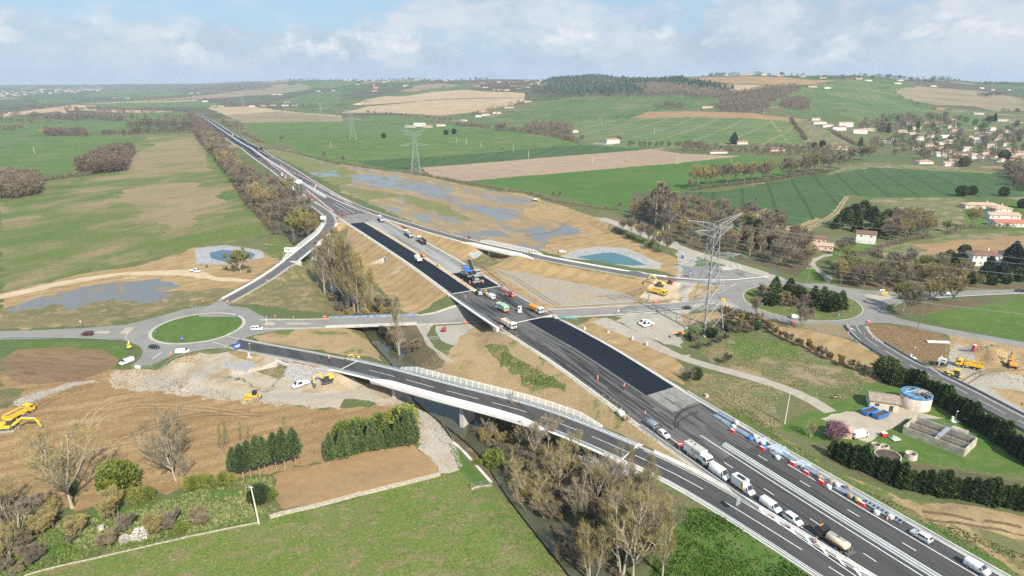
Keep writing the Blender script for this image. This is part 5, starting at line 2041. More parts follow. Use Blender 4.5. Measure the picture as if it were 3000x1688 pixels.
 # middle right: wood along the dusty road
wood=G('5:2180,190 2300,235 2574,385 6:80,430 330,490 700,570 860,630 950,560 930,460 850,350 760,300 600,230 450,170 300,165 100,120 5:2330,110')
for i,(x,y)in enumerate(scatter(wood,6.6,9,105,clear_road)):
 plant('bare_mid' if i%4 else 'poplar_mid',(x,y),10+(i*13%50)/10+(3 if i%4==0 else 0),'brown bare tree in the wood behind the big pylon','wood behind the big pylon',None,1.1)
for x,y,H in((2385,240,30),(2440,250,28),(2340,235,24),(2410,215,27),(2365,262,25),(2470,275,24),(2425,285,22)):
 plant('poplar_mid',hit(px('5:%d,%d'%(x,y)))[0],H,'very tall bare poplar at the left end of the wood','tall poplars at the end of the wood',None,1.7)
for t,x,y,H in((5,2190,330,13),(5,2250,370,13),(5,2310,400,13),(5,2385,440,12),(5,2450,470,12),(5,2120,300,9),(6,1190,697,11),(6,1355,725,12),(6,1510,728,12),(6,1840,728,12),(6,2230,722,7)):
 plant('bare_mid',hit(px('%d:%d,%d'%(t,x,y)))[0],H,'roadside bare tree with a clean straight trunk beside the dusty road' if t==5 else 'roadside bare tree north of the right roundabout','roadside trees by the dusty road' if t==5 else 'roadside trees north of the roundabout')
for x,y in((2100,320),(2160,350),(2320,420),(2060,300),(2350,395)):
 plant('shrub',hit(px('5:%d,%d'%(x,y)))[0],3.5,'bushy shrub at the culvert end of the dusty road','shrubs by the dusty road',None,1.5)
for x,y,H in((470,345,15),(540,360,14),(600,390,12),(430,330,10),(640,420,9)):
 plant('evergreen',hit(px('6:%d,%d'%(x,y)))[0],H,'dark evergreen oak in the clump right of the pylon','evergreen oaks right of the pylon',None,.95)
for i,(x,y)in enumerate(scatter(G('6:1180,700 1140,640 1250,560 1700,560 2050,590 2140,650 2170,705 1650,735 1250,712'),5.2,12,44)):
 plant('budding_mid' if i%3==0 else 'bare_mid',(x,y),8+i%4,'bare tree in the thicket between right roundabout and the dry field','thicket north of the right roundabout',None,1.1)
for x,y,H,k,lab in((550,952,9.5,'bare_mid','thin bare tree on the left rim of the right roundabout'),(897,1045,12,'bare_mid','bare tree south of the right roundabout beside the guardrail'),(1660,900,13,
'budding_mid',
'left one of two bare trees in the brambles east of the roundabout'),
(1706,
942,
14,
'bare_mid',
'right one of two bare trees in the brambles east of the roundabout'),
(1872,
858,
13,
'bare_mid',
'bare roadside tree beside the grey van, left of a pair'),
(2022,
845,
14,
'bare_mid',
'bare roadside tree beside the grey van, right of a pair'),
(1180,
480,
10,
'bare_mid',
'bare garden tree left of the white garage house'),
(1252,
458,
10,
'bare_mid',
'bare garden tree nearest the white garage house'),
(940,
400,
9,
'bare_mid',
'bare tree beside the pink farmhouse'),
(2180,
275,
15,
'bare_mid',
'bare tree with an ivied dark trunk below the pink villas'),
(1990,
300,
8,
'budding_mid',
'yellowish willow in the olive meadow')):
 plant(k,hit(px('6:%d,%d'%(x,y)))[0],H,lab)
for x,y,H,k,lab in((690,800,11,'fir','pointed fir at the back left of the right roundabout island'),(800,790,10,'fir','pointed fir behind the brown shrubs of the roundabout island'),(1050,880,11,'fir',
'broad dark fir in the middle of the roundabout island'),
(985,
840,
9,
'fir',
'dark fir left of the broad one on the island'),
(1110,
890,
9,
'evergreen',
'low evergreen between the two right-hand firs'),
(1190,
880,
9,
'fir',
'drooping fir at the right end of the island group'),
(660,
850,
6,
'evergreen',
'dark evergreen bush on the left of the island'),
(850,
800,
7,
'evergreen',
'evergreen bush by the lamp post on the island'),
(760,
860,
6.5,
'shrub',
'russet bare shrub on the roundabout island'),
(830,
870,
5,
'shrub',
'dark bare shrub below the russet one on the island'),
(600,
800,
7,
'shrub',
'bare twiggy shrub at the left of the island'),
(920,
870,
6.5,
'shrub',
'bare shrub right of the lamp post on the island')):
 plant(k,hit(px('6:%d,%d'%(x,y)))[0],H,lab,None,None,1.25)
for x,y,H,k in((1280,260,17,'pine'),(1350,240,18,'pine'),(1220,265,15,'pine'),(1420,270,16,'pine'),(1480,310,15,'fir'),(1150,275,9,'fir'),(1440,330,13,'fir'),(1530,270,14,'pine'),(1320,300,12,'fir')):
 plant(k,hit(px('6:%d,%d'%(x,y)))[0],H,'tall dark conifer behind the white garage house','conifers behind the garage house',None,1.2)
for i,(x,y)in enumerate(scatter(G('6:1560,260 1680,230 1850,280 1900,330 1750,370 1580,390 1520,350'),5.5,14,24)):
 plant('bare_mid',(x,y),11+i%4,'bare tree in the copse right of the garage house','copse right of the garage house',None,1.1)
for x,y,H in((2080,610,13),(2300,640,12),(2480,560,15),(2560,600,14),(2400,650,10)):
 plant('cedar',hit(px('6:%d,%d'%(x,y)))[0],H,'blue-green cedar around the white hip-roofed house','cedars around the hip-roofed house')
for x,y,H in((2010,510,6),(2120,480,7),(2180,690,6),(2330,700,5),(2440,690,5),(2540,670,7),(2100,30,10),(2180,20,9),(2420,30,9),(2560,120,8)):
 plant('evergreen',hit(px('6:%d,%d'%(x,y)))[0],H,'dark evergreen in the gardens of the right-hand villas','garden evergreens on the right')
for i,(x,y)in enumerate(every('6:280,900 360,925 430,945 560,965 640,1040 760,1110 900,1170 1000,1215 1150,1290 1300,1340 1450,1400',2.5,.7)):
 plant('shrub',(x,y),3.0+i%3*.4,'cut bare shrub in the long hedge below the new slip road','cut hedge below the slip road',None,1.1)
for i,(x,y)in enumerate(scatter(G('6:20,1130 100,1060 300,960 560,980 640,1040 400,1080 250,1170 120,1230'),3.2,5,24)):
 plant('shrub' if i%4 else 'evergreen',(x,y),2.8+i%3*.6,'scrubby bush below the foot of the big pylon','scrub below the pylon',None,1.3)
for x,y,H,k,lab in((100,1410,4.5,'evergreen','dark bush beside the lane, left of the dry meadow'),(60,1430,5,'shrub','bare bush beside the lane, left of the dry meadow'),(330,1300,5,'shrub','pale bare shrub where the lane bends'),
(480,
965,
3.5,
'fir',
'young fir at the foot of the guardrail, right of the pylon'),
(350,
965,
2.8,
'evergreen',
'small evergreen bush nearest the right leg of the pylon'),
(1530,
1400,
8,
'evergreen',
'dark bush at the end of the cut hedge')):
 plant(k,hit(px('6:%d,%d'%(x,y)))[0],H,lab)
 # clipped cypress rows round the water works
for i,(x,y)in enumerate(every('9:1110,545 1300,620 1500,705 1640,775 1900,830 2200,880 2574,940 2750,975',2.0,.25)):
 plant('cypress',(x,y),5.4+(i*29%24)/10,'dark cypress in the front hedge row of the water works','front cypress hedge',None,1.02)
for i,(x,y)in enumerate(every('6:1520,1440 1700,1470 9:1900,130 2150,290 2400,450 2600,600 2750,690',2.2,.25)):
 plant('cypress',(x,y),5.8+(i*31%26)/10,'dark cypress in the rear hedge row beside the new slip road','rear cypress hedge',None,1.05)
plant('plum_tree',hit(px('9:1150,415'))[0],5.6,'purple-pink blossoming plum tree beside the small garage',None,None,1.05)
plant('stems_near',hit(px('9:960,400'))[0],5,'tangled bare bush left of the pink plum tree',None,2,1.6)
TW_FAR=leafmat('twigs_far',(.13,.10,.07),(.235,.185,.13),.08)
# far trees that can still be told apart
def mass(name,pts,H,mat,kind='round',n=34,seed=1,size=1.0,width=.42,thin=1.0):
 r=np.random.default_rng(seed)
 P=np.array([(p[0],p[1])for p in pts])
 Zg=zfun(P[:,0],P[:,1])
 K=len(P)
 h=H*r.uniform(.7,1.2,K)
 z=r.beta(1.5,1.3,(K,n))
 a=r.uniform(0,6.28,(K,n))
 prof=(1-z)**.8 if kind=='cone' else np.sqrt(np.maximum(0,1-(z*2-1)**2))
 rad=prof*h[:,None]*width*r.uniform(.45,1.05,(K,n))
 C=np.stack([P[:,0,None]+rad*np.cos(a),P[:,1,None]+rad*np.sin(a),Zg[:,None]+.08*h[:,None]+z*h[:,None]*.92],2).reshape(-1,3)
 s=np.repeat(h,n)[:,None]*.17*size
 d1=r.normal(0,1,C.shape)+(0,0,.6)
 d1/=np.linalg.norm(d1,axis=1,keepdims=True)
 d2=np.cross(d1,r.normal(0,1,C.shape))
 d2/=np.maximum(np.linalg.norm(d2,axis=1,keepdims=True),1e-6)
 T=np.stack([C-d2*s*.5*thin,C+d2*s*.5*thin,C+d1*s*1.3/thin**.35],1)
 return link(name,tri_mesh(name,T,mat),kind='stuff')
def belt_stuff(pts,key,H,label,hedge=False,sp=8):
 m={'evergreen':LF_EV,'fir':LF_EV,'budding_mid':TW_OL}.get(key if isinstance(key,str)else key[0],TW_FAR)
 o=mass('hedge' if hedge else 'tree_belt',pts,H,m,'round',46 if hedge else 260,len(pts),.95 if hedge else .75,.62 if hedge else .40,.8 if hedge else .3)
 o['label']=label
 if hedge:
  del o['kind']
  tag(o,label,'hedge')
def row(spec,sp,key,H,label,group,jit=1.2,wide=1.0,seed=2,dH=.3):
 hd=key=='shrub' or(H<6)
 label=label.replace('bush in','bare bushes forming').replace('bare tree','bare trees').replace('tree along','trees along')if hd else label.replace('tree','trees').replace('poplar ','poplars ')
 belt_stuff(every(spec,1.5 if hd else sp*.62,jit,seed),key,H,label.replace('low bare','low bare'),hd)
def grove(spec,sp,key,H,label,group,seed=3,wide=1.1,maxn=120,dH=.4):
 belt_stuff(scatter(G(spec),sp*.75,seed,maxn*2,clear_road),key,H,label.replace('tree','trees'))
BM=('bare_mid','bare_mid','poplar_mid','bare_mid')
grove('1:575,1290 650,1245 760,1190 900,1145 1005,1150 945,1285 820,1306 700,1316',8,BM,14,'bare tree in the rounded copse between the two left meadows','copse between the left meadows',5)
grove('1:-60,1370 285,1385 275,1470 120,1500 -60,1500',7,'bare_mid',14,'dark bare tree in the shaded clump at the left edge','clump at the left edge',6,1.15)
row('1:300,1372 430,1352 560,1335 700,1318',6,'shrub',5,'low bush in the hedge left of the rounded copse','hedge left of the copse',1.5,1.4)
row('1:335,1020 450,1026 680,1027',9,'bare_mid',13,'bare tree in the short dense row on the far left green field','short dense row far left')
row('1:345,1005 500,1008 670,1010',10,'bare_mid',13,'bare tree in the short dense row on the far left green field','short dense row far left')
row('1:760,1022 940,1020 1060,1008 1300,1003 1475,1002',11,BM,12,'bare tree along the far edge of the mottled meadow','trees at the far edge of the mottled meadow')
row('1:960,965 1150,960 1460,965',12,('poplar_mid','poplar_mid','bare_mid'),19,'tall bare poplar in the far belt beyond the mottled meadow','far belt beyond the mottled meadow')
row('1:0,985 90,980 185,975',13,'bare_mid',13,'bare tree in the row at the far left edge','row at the far left edge')
row('1:420,900 600,905 760,905 960,915',17,('poplar_mid','bare_mid'),19,'tall bare tree in the distant grove left of the motorway','distant grove left of the motorway')
row('1:1480,930 1510,1000 1570,1080',11,'bare_mid',14,'bare tree at the far end of the motorway belt','far end of the motorway belt',5,1.1)
row('1:1440,870 1500,940 1570,1010 1650,1090',11,'bare_mid',14,'bare tree at the far end of the motorway belt','far end of the motorway belt',5,1.1)
for i,(x,y)in enumerate(((1765,995),(1785,990),(1805,1000),(1825,1003),(1800,985))):
 plant('poplar_mid',hit(px('1:%d,%d'%(x,y)))[0],19,'bare poplar in the small group right of the far motorway','poplars right of the far motorway')
row('1:1500,1060 1570,1130 1700,1290 1790,1400 4:1860,80 1960,180 2050,290',4,'shrub',4.2,'low bush in the hedge along the mottled meadow','x',1)
row('1:1680,920 1740,960',12,'bare_mid',9,'small bare tree before the poplars right of the far motorway','small trees by the far motorway')
row('1:1840,1010 1900,1035 1990,1083',8,'shrub',5,'bush in the short hedge beside the far motorway','short hedge by the far motorway',1,1.3)
row('1:2090,1130 2200,1150 2350,1185 2470,1212 2:0,1236 200,1270 330,1285',5,'shrub',2.6,'low bush in the hedge between flooded and green field','hedge along the flooded meadow',1,1.7)
row('2:460,1300 600,1312 740,1346 960,1387 1150,1420 1300,1446 5:1430,12 1600,70 1750,92 2000,132 2130,142',5,'shrub',2.6,'low bush in the hedge below the ploughed strip','hedge below the ploughed strip',
1,
1.7)
for t,x,y,H,k,lab in((1,2125,1075,13,'budding_mid','lone round tree beside the pale basin, right of the motorway'),(1,2445,1190,9,'bare_mid','small bare tree in the hedge near the flooded meadow'),(1,2548,
1222,
10,
'poplar_mid',
'thin bare tree at the left end of the long hedge'),
(2,
20,
1230,
10,
'bare_mid',
'bare tree where the hedge meets the crop strip'),
(2,
320,
1042,
10,
'evergreen',
'lone dark evergreen in the green field, left of the pylon'),
(2,
790,
1016,
10,
'evergreen',
'left dark evergreen of a pair in the green field'),
(2,
850,
1011,
11,
'evergreen',
'right dark evergreen of a pair in the green field'),
(2,
1215,
1152,
9,
'bare_mid',
'lone small round tree in the green field'),
(2,
1810,
1083,
15,
'bare_mid',
'bare tree on the lane left of the white house with wall'),
(2,
2090,
1075,
12,
'bare_mid',
'bare tree just right of the white house with wall'),
(2,
1225,
990,
19,
'bare_mid',
'broad pale tree on the far lane'),
(2,
1195,
990,
17,
'bare_mid',
'left broad pale tree on the far lane'),
(5,
2095,
135,
7,
'bare_mid',
'small bare tree on the edge of the bright green field'),
(5,
2200,
160,
8,
'bare_mid',
'bare tree near the left end of the wood'),
(5,
2260,
180,
8,
'budding_mid',
'yellowish tree near the left end of the wood'),
(5,
1600,
25,
4,
'shrub',
'rounded bush left of the row by the bright field'),
(5,
1650,
30,
5,
'shrub',
'rounded bush right of the row by the bright field')):
 plant(k,hit(px('%d:%d,%d'%(t,x,y)))[0],H,lab)
for x in(205,255,340,375,452,490,520,575,655,700,745,780,820):
 plant('bare_mid',hit(px('2:%d,%d'%(x,868+(x-200)*.1)))[0],15,'bare tree in the line below the tan hillside','line below the tan hillside')
row('2:860,945 1000,958 1120,968',13,('shrub','bare_mid'),9,'bush along the left part of the far lane','bushes along the far lane',1,1.3)
row('2:1150,975 1350,995 1600,1030 1780,1075',12,('bare_mid','shrub','evergreen'),9,'tree along the right part of the far lane','trees along the far lane',2,1.2)
grove('2:1390,985 1420,960 1560,945 1700,970 1740,1000 1720,1030 1560,1010',13,('bare_mid','evergreen','bare_mid'),15,'bare tree round the orange-roofed farm beyond the lane','trees round the orange-roofed farm',
4,
1.1,
26)
row('2:2140,1100 2300,1105 2470,1105 3:0,1105 150,1120',16,('evergreen','shrub'),8,'bush along the lane above the ploughed strip','bushes above the ploughed strip',2,1.3)
for x,y in((180,1415),(245,1402),(330,1393),(400,1385),(460,1383),(520,1374),(600,1372),(640,1362),(770,1352),(820,1335),(900,1322),(950,1310),(985,1303),(1050,1296),(1100,1292),(1180,1272),(1260,1235),
(1350,
1225),
(1400,
1215),
(60,
1430),
(110,
1425)):
 plant('bare_mid',hit(px('3:%d,%d'%(x,y)))[0],20+x%4 if x>100 else 10,'broad bare tree in the row between the bright field and the row-crop field','row above the row-crop field',None,1.15)
row('3:60,1436 250,1412 480,1388 700,1362 900,1325 1100,1296',6,'shrub',3.5,'undergrowth bush between the bright field and the row-crop field','undergrowth above the row-crop field',1,1.6)
grove('3:1480,940 1900,880 2300,930 2574,960 2574,1010 1700,1010',60,'evergreen',13,'dark evergreen trees among the upper village houses','x',17,1.2,60)
grove('3:1500,1060 2574,1040 2574,1180 1900,1190',70,'evergreen',12,'dark evergreen trees among the lower village houses','x',18,1.2,50)
grove('3:1430,1050 1700,1010 2000,1000 2300,1030 2574,1010 2700,1000 2700,1240 2300,1255 2100,1270 1900,1225 1700,1200 1430,1155',44,('bare_mid','bare_mid','evergreen','poplar_mid','bare_mid','bare_mid',
'fir'),
13,
'garden tree among the houses of the right-hand village',
'trees of the right-hand village',
7,
1.2,
120)
grove('3:1300,970 1460,890 1600,880 2050,890 2060,960 1700,1000 1450,1020',17,('bare_mid','evergreen','bare_mid'),13,'tree above the white two-storey houses of the village','trees above the white houses',
8,
1.2,
34)
grove('3:0,1085 300,1120 400,1125 900,1110 1300,1140 1300,1170 700,1188 400,1163 0,1140',13,('bare_mid','shrub','bare_mid','evergreen'),9,'garden tree beside the houses on the lane above the bright field',
'gardens above the bright field',
9,
1.2,
44)
for x,y,H,k,lab in((385,1085,20,'cedar','big dark cedar left of the small white house'),(1500,990,17,'cedar','left dark conifer beside the white two-storey houses'),(1545,1000,19,'fir','right dark conifer beside the white two-storey houses'),
(1775,
970,
15,
'fir',
'dark conifer in the middle of the village'),
(990,
1115,
9,
'evergreen',
'dark round tree left of the pink long house'),
(1050,
1110,
11,
'evergreen',
'dark round tree nearest the pink long house'),
(1340,
1100,
15,
'fir',
'dark tree below the little meadow'),
(2350,
915,
19,
'fir',
'dark conifer left of the far right brown-roofed house'),
(2310,
915,
13,
'evergreen',
'dark bush left of the far right conifer'),
(2420,
1210,
14,
'evergreen',
'dark tree by the right-edge houses'),
(2120,
1255,
12,
'evergreen',
'dark tree right of the white bungalow'),
(2470,
1400,
12,
'bare_mid',
'bare tree above the right-edge villas')):
 plant(k,hit(px('3:%d,%d'%(x,y)))[0],H,lab)
row('3:815,895 850,950 890,1000 930,1060',7,('shrub','blossom_tree'),4.5,'flowering bush on the hedge between striped field and little meadow','hedge of the little meadow',1,1.4)
row('3:1130,995 1220,1050 1300,1090',7,'shrub',5,'bush in the hedge below the white two-storey houses','hedge below the white houses',1,1.4)
row('6:1990,320 2130,275 2300,275 2574,260',4.5,'shrub',3.2,'bush in the hedge above the dry hillside field','hedge above the dry field',.7,1.5)
row('6:1300,500 1400,470 1550,410 1700,370 1860,340',4.5,'shrub',3.0,'bush in the hedge below the garage house','hedge below the garage house',.7,1.5)
grove('3:2430,1280 2574,1310 2700,1400 2600,1449 2500,1400',9,'bare_mid',10,'bare tree at the right edge of the row-crop field','trees right of the row-crop field',3)
# woods and hedges too far away to tell their trees apart
def trunkless(spec,sp,seed=1,maxn=2000):
 """jittered grid fill of an outline (fast)"""
 P=np.array([p[:2]for p in(G(spec)if isinstance(spec,str)else spec)])
 r=np.random.default_rng(seed)
 x0,y0,x1,y1=*P.min(0),*P.max(0)
 gx,gy=np.meshgrid(np.arange(x0,x1,sp),np.arange(y0,y1,sp))
 gx=gx.ravel()+r.uniform(-.45,.45,gx.size)*sp
 gy=gy.ravel()+r.uniform(-.45,.45,gy.size)*sp
 c=np.zeros(gx.size,bool)
 Q=np.roll(P,-1,0)
 for(ax,ay),(bx,by_)in zip(P,Q):
  if ay!=by_:
   c^=((ay>gy)!=(by_>gy))&(gx<(bx-ax)*(gy-ay)/(by_-ay)+ax)
 out=list(zip(gx[c],gy[c]))
 if len(out)>maxn:
  out=[out[i]for i in r.permutation(len(out))[:maxn]]
 return out
tag_s=lambda o,l:o.__setitem__('label',l)
o=mass('pine_wood',trunkless('2:1445,712 1500,645 1740,585 1960,592 2110,603 2290,672 2288,724 1700,734',13,1)+trunkless('2:2112,602 2574,602 3:0,622 230,652 400,690 350,700 200,672 0,652 2:2574,648 2150,645',
13,
2),
17,
leafmat('pine_far_hazed',  # lightened foliage copy, distance haze put into its colour
(.045,
.075,
.055),
(.085,
.125,
.085),
.02),
'cone',
30,
1,
1.25,
.3)
tag_s(o,'dark blue-green pine wood covering the hill in the middle distance')
o=mass('bare_wood',trunkless('2:2150,652 2574,655 3:0,655 200,675 350,702 420,715 300,735 100,728 0,720 2:2574,714 2300,715',15,3,900),13,TW_GR,'round',60,2,1.0,.36,.35)
tag_s(o,'pale grey leafless wood below the pine wood')
o=mass('bare_wood',trunkless('3:250,800 330,722 520,690 640,662 850,650 900,680 780,720 660,790 630,860 400,850 300,845',14,4,900)+trunkless('3:720,810 760,762 860,747 955,770 960,822 900,838 790,815',
13,
5),
13,
TW_FAR,
'round',
70,
3,
.95,
.42,
.4)
tag_s(o,'brown-grey leafless wood in the valley between the green hills')
o=mass('hedgerow_trees',every('2:1390,770 1500,745 1650,722 1700,738',14,8,1)+every('2:960,880 1100,840 1250,800 1380,770',16,8,2)+every('2:2380,810 2450,790 2574,800',9,8,3)+trunkless('2:2380,830 2420,790 2574,790 3:0,800 0,830',
14,
5)+every('2:1900,905 2050,900 2170,890',
22,
8,
4)+every('3:1640,745 1760,790 1900,830 2010,840',
18,
10,
5)+every('3:1470,660 1560,680 1600,690',
9,
8,
6)+every('3:0,700 100,740 240,760',
18,
10,
9),
9,
TW_FAR,
'round',
60,
4,
.9,
.5,
.5)
tag_s(o,'hedgerow trees along the field edges of the hillside')
o=mass('skyline_trees',every('3:0,572 300,575 500,572 760,572 1000,590 1200,600 1400,592 1640,595 1720,612',26,20,1)+every('2:1560,590 1740,585 1960,590 2200,572 2574,572',24,25,2)+every('3:1740,610 1900,615 2200,610 2574,610 2700,612',
30,
30,
5)+every('2:0,610 300,607 600,607 1000,607 1400,590',
30,
40,
6)+every('1:2574,608 2300,605 2000,612 1700,625 1500,640',
34,
40,
7),
14,
LF_EV,
'round',
30,
5,
1.1,
.5)
tag_s(o,'dark trees along the skyline ridge')
o=mass('far_treelines',every('1:0,890 200,880 420,900 470,880',10,14,1)+every('1:0,920 300,930 480,925',11,14,15)+every('1:500,840 640,830 900,850 1340,835',13,16,16)+every('1:0,820 250,815 500,825',20,
20,
17)+every('1:950,900 1200,890 1430,905',
12,
12,
18)+every('1:0,745 500,755 900,760 1400,765',
24,
50,
19)+every('1:200,780 700,770 1100,780',
30,
40,
20)+every('1:0,760 250,760 520,752',
30,
40,
3)+trunkless('1:1450,680 1700,690 2050,650 2000,640 1560,652',
40,
4,
500)+every('1:600,870 900,868 1340,850',
14,
10,
5)+every('1:1040,735 1250,742 1460,745',
22,
20,
6)+every('1:1540,760 1700,760 1760,800 2000,800',
17,
15,
7)+every('1:2000,800 2200,800 2574,810',
18,
12,
11)+every('1:2200,730 2400,690 2574,690',
20,
20,
12)+every('2:0,790 150,785 200,775',
14,
14,
13)+every('2:620,690 700,680 1010,660',
30,
20,
14)+every('1:100,690 300,700 600,690 1000,670',
50,
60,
8)+every('1:0,720 400,730 700,715 1100,705',
45,
60,
9)+every('1:560,655 900,640 1500,640',
50,
60,
10)+trunkless('1:1650,690 1800,660 2050,650 2150,640 1900,670 1750,700',
45,
15,
200)+trunkless('2:1440,690 1300,690 1100,680 1020,650 1200,640 1500,640',
30,
16,
240),
14,
TW_FAR,
'round',
40,
6,
1.15,
.5,
.6)
tag_s(o,'lines and clumps of far bare trees on the plain')
o=mass('far_treelines',every('2:200,660 330,655 520,650',22,20,6)+every('2:0,620 200,620 500,615 900,605',40,40,7)+every('3:2260,640 2400,635 2574,640',13,12,8)+every('3:2250,730 2400,715 2574,740',13,
12,
9)+every('3:2420,850 2574,850',
12,
8,
10)+every('2:1560,745 1620,740',
8,
8,
4),
12,
LF_EV,
'round',
34,
7,
1.1,
.5)
tag_s(o,'dark evergreen tree lines on the far hills')
# houses
WALLS={'white':pbr('render_white',(.74,.71,.66),.85,noise=(.5,.07)),'cream':pbr('render_cream',(.64,.55,.43),.85,noise=(.5,.08)),'pink':pbr('render_pink',(.60,.42,.33),.85,noise=(.5,.1)),'grey':pbr('render_grey',
(.50,
.48,
.45),
.85,
noise=(.5,
.08)),
'brick':pbr('brick_wall',
(.42,
.20,
.13),
.9,
noise=(.6,
.15))}
ROOFS={'orange':pbr('tile_orange',(.42,.225,.15),.85,noise=(1.2,.25)),'pink':pbr('tile_pink',(.46,.325,.25),.85,noise=(1.2,.25)),'brown':pbr('tile_brown',(.19,.105,.075),.85,noise=(1.2,.25)),'red':pbr('tile_red',
(.44,
.15,
.10),
.85,
noise=(1.2,
.2)),
'white':pbr('sheet_white',
(.68,
.68,
.67),
.6,
noise=(.4,
.1))}
GLASS=pbr('window_glass',(.035,.042,.05),.12)
SHUT=pbr('shutter',(.62,.63,.63),.6,noise=(3,.1))
WIN_ME={}
def win_me(w,h):
 k=(round(w,1),round(h,1))
 if k not in WIN_ME:
  f,g=MB(),MB()
  for c,d in(((-w/2,0,0),(.1,.12,h+.1)),((w/2,0,0),(.1,.12,h+.1)),((0,0,h/2),(w-.1,.12,.1)),((0,0,-h/2),(w-.1,.16,.1)),((0,0,0),(.06,.1,h-.1))):
   f.box(c,d)
  g.box((0,.02,0),(w-.06,.05,h-.06))
  WIN_ME[k]=(f.mesh('window',WHITE),g.mesh('pane',GLASS))
 return WIN_ME[k]
def house(p,rz,w,d,h,roof='gable',wall='white',tile='orange',label='house',group=None,wins=3,doors=1,pitch=.32,chim=True,name='house',garage=0,floors=1,over=.4):
 t=empty(name,(p[0],p[1],p[2]-.15),rz,label,'house',group)
 rh=d/2*pitch if roof!='flat' else .3
 mb=MB()
 x,y=w/2,d/2
 mb.box((0,0,h/2-.5),(w,d,h+1))
 if roof=='gable':
  for s in(1,-1):
   mb.add([(s*x,-y,h),(s*x,y,h),(s*x,0,h+rh)],[(0,1,2)if s>0 else(0,2,1)])
 mb.build('wall',WALLS[wall],t)
 mb=MB()
 X,Y,e=x+over,y+over,over*pitch
 th=.22
 if roof=='gable':
  pr=[(-Y,h-e),(0,h+rh),(Y,h-e),(Y,h-e+th),(0,h+rh+th+.05),(-Y,h-e+th)]
  mb.loft([[(-X,a,b)for a,b in pr],[(X,a,b)for a,b in pr]])
 elif roof=='hip':
  i=min(X-.5,Y)
  v=[(-X,-Y,h-e),(X,-Y,h-e),(X,Y,h-e),(-X,Y,h-e),(-X+i,0,h+rh),(X-i,0,h+rh),(-X,-Y,h-e-.2),(X,-Y,h-e-.2),(X,Y,h-e-.2),(-X,Y,h-e-.2)]
  mb.add(v,[(0,1,5,4),(1,2,5),(2,3,4,5),(3,0,4),(6,7,1,0),(7,8,2,1),(8,9,3,2),(9,6,0,3),(9,8,7,6)])
 else:
  mb.box((0,0,h+.12),(w+.3,d+.3,.3))
 rf=mb.build('roof',ROOFS[tile],t)
 if chim and roof!='flat':
  mb=MB()
  mb.box((x*.4,y*.25,h+rh*.9+.4),(.7,.6,1.6))
  mb.box((x*.4,y*.25,h+rh*.9+1.25),(.85,.75,.14))
  mb.build('chimney',WALLS[wall],rf)
 fl=h/floors
 for side in(-1,1):
  for f in range(floors):
   for k in range(wins):
    if garage and side<0 and f==0:
     continue
    if side<0 and f==0 and doors and k==wins//2:
     o=MB().box((0,0,1.02),(1.05,.14,2.05)).build('door',DARK if k%2 else SHUT,t)
     o.location=(-x+(k+.5)*w/wins,side*(y+.03),.05)
     continue
    fm,gm=win_me(1.3 if wins<5 else 1.0,1.2)
    o=link('window',fm,t)
    o.location=(-x+(k+.5)*w/wins,side*(y+.02),f*fl+fl*.58)
    if side>0:
     o.rotation_euler=(0,0,math.pi)
    link('pane',gm,o)
 for side in(-1,1):
  fm,gm=win_me(1.0,1.1)
  o=link('window',fm,t)
  o.location=(side*(x+.02),0,h*.58)
  o.rotation_euler=(0,0,side*math.pi/2)
  link('pane',gm,o)
 for k in range(garage):
  o=MB().box((0,0,1.2),(2.6,.12,2.4)).build('garage_door',SHUT,t)
  o.location=(-x+(k+.5)*w/garage,-y-.03,0)
 return t
def dep(p):
 return p[1]*CP-(p[2]-CAM_H)*SP
HRNG=random.Random(11)
def h_at(k,x,y,wz,label,wall='white',tile='orange',floors=1,roof='gable',rz=None,ratio=.6,**kw):
 """a house whose base centre and width were measured on the enlarged photograph"""
 p=hit(px('%d:%d,%d'%(k,x,y)))[0]
 w=max(8.0,wz/2.574*dep(p)/F_PX*1.12)
 w=min(w,28)
 d=max(6.5,min(10,w*ratio))
 rz=HRNG.uniform(-.5,.5)if rz is None else rz
 return house((p[0],p[1]+d*.4,float(zfun(np.array([p[0]]),np.array([p[1]+d*.4]))[0])),rz,w,d,3.3*floors,roof,wall,tile,label,kw.pop('group',None),wins=kw.pop('wins',3 if w<14 else 5),floors=floors,**kw)
h_at(6,1392,388,118,'white two-storey garage house with two garage doors and a brown gable roof','white','brown',2,rz=-.42,ratio=.7,garage=2,wins=2,chim=False)
h_at(6,1050,440,150,'low pink farmhouse with a weathered tile roof beside the narrow lane','pink','pink',1,rz=-.3,ratio=.5)
h_at(6,1035,385,85,'small pink outbuilding with a dark roof behind the low farmhouse','pink','brown',1,rz=-.3,chim=False)
h_at(6,2285,555,180,'white house with a dark brown hipped roof and two chimneys among cedars','white','brown',2,'hip',rz=-.12,ratio=.75)
h_at(6,2470,545,90,'tall white house behind the blue-green cedar at the right edge','white','brown',2,'gable',rz=.1,ratio=.8)
h_at(6,2060,650,260,'long brown-roofed house half hidden by the cedar and bare trees','grey','brown',1,'hip',rz=-.2,ratio=.5)
h_at(6,2265,125,240,'wide bungalow with pink tiles and dark solar panels behind a white wall','cream','pink',1,'hip',rz=-.12,ratio=.5)
h_at(6,2410,150,120,'villa with a pale pink hipped roof behind the L-shaped one','cream','pink',1,'hip',rz=.1,ratio=.7)
h_at(6,2430,205,190,'white villa with salmon tiles, left of the red-roofed bungalow','white','pink',1,'gable',rz=-.15,ratio=.55)
h_at(6,2490,262,230,'long white bungalow with a red tile roof at the right edge','white','red',1,'gable',rz=-.08,ratio=.4)
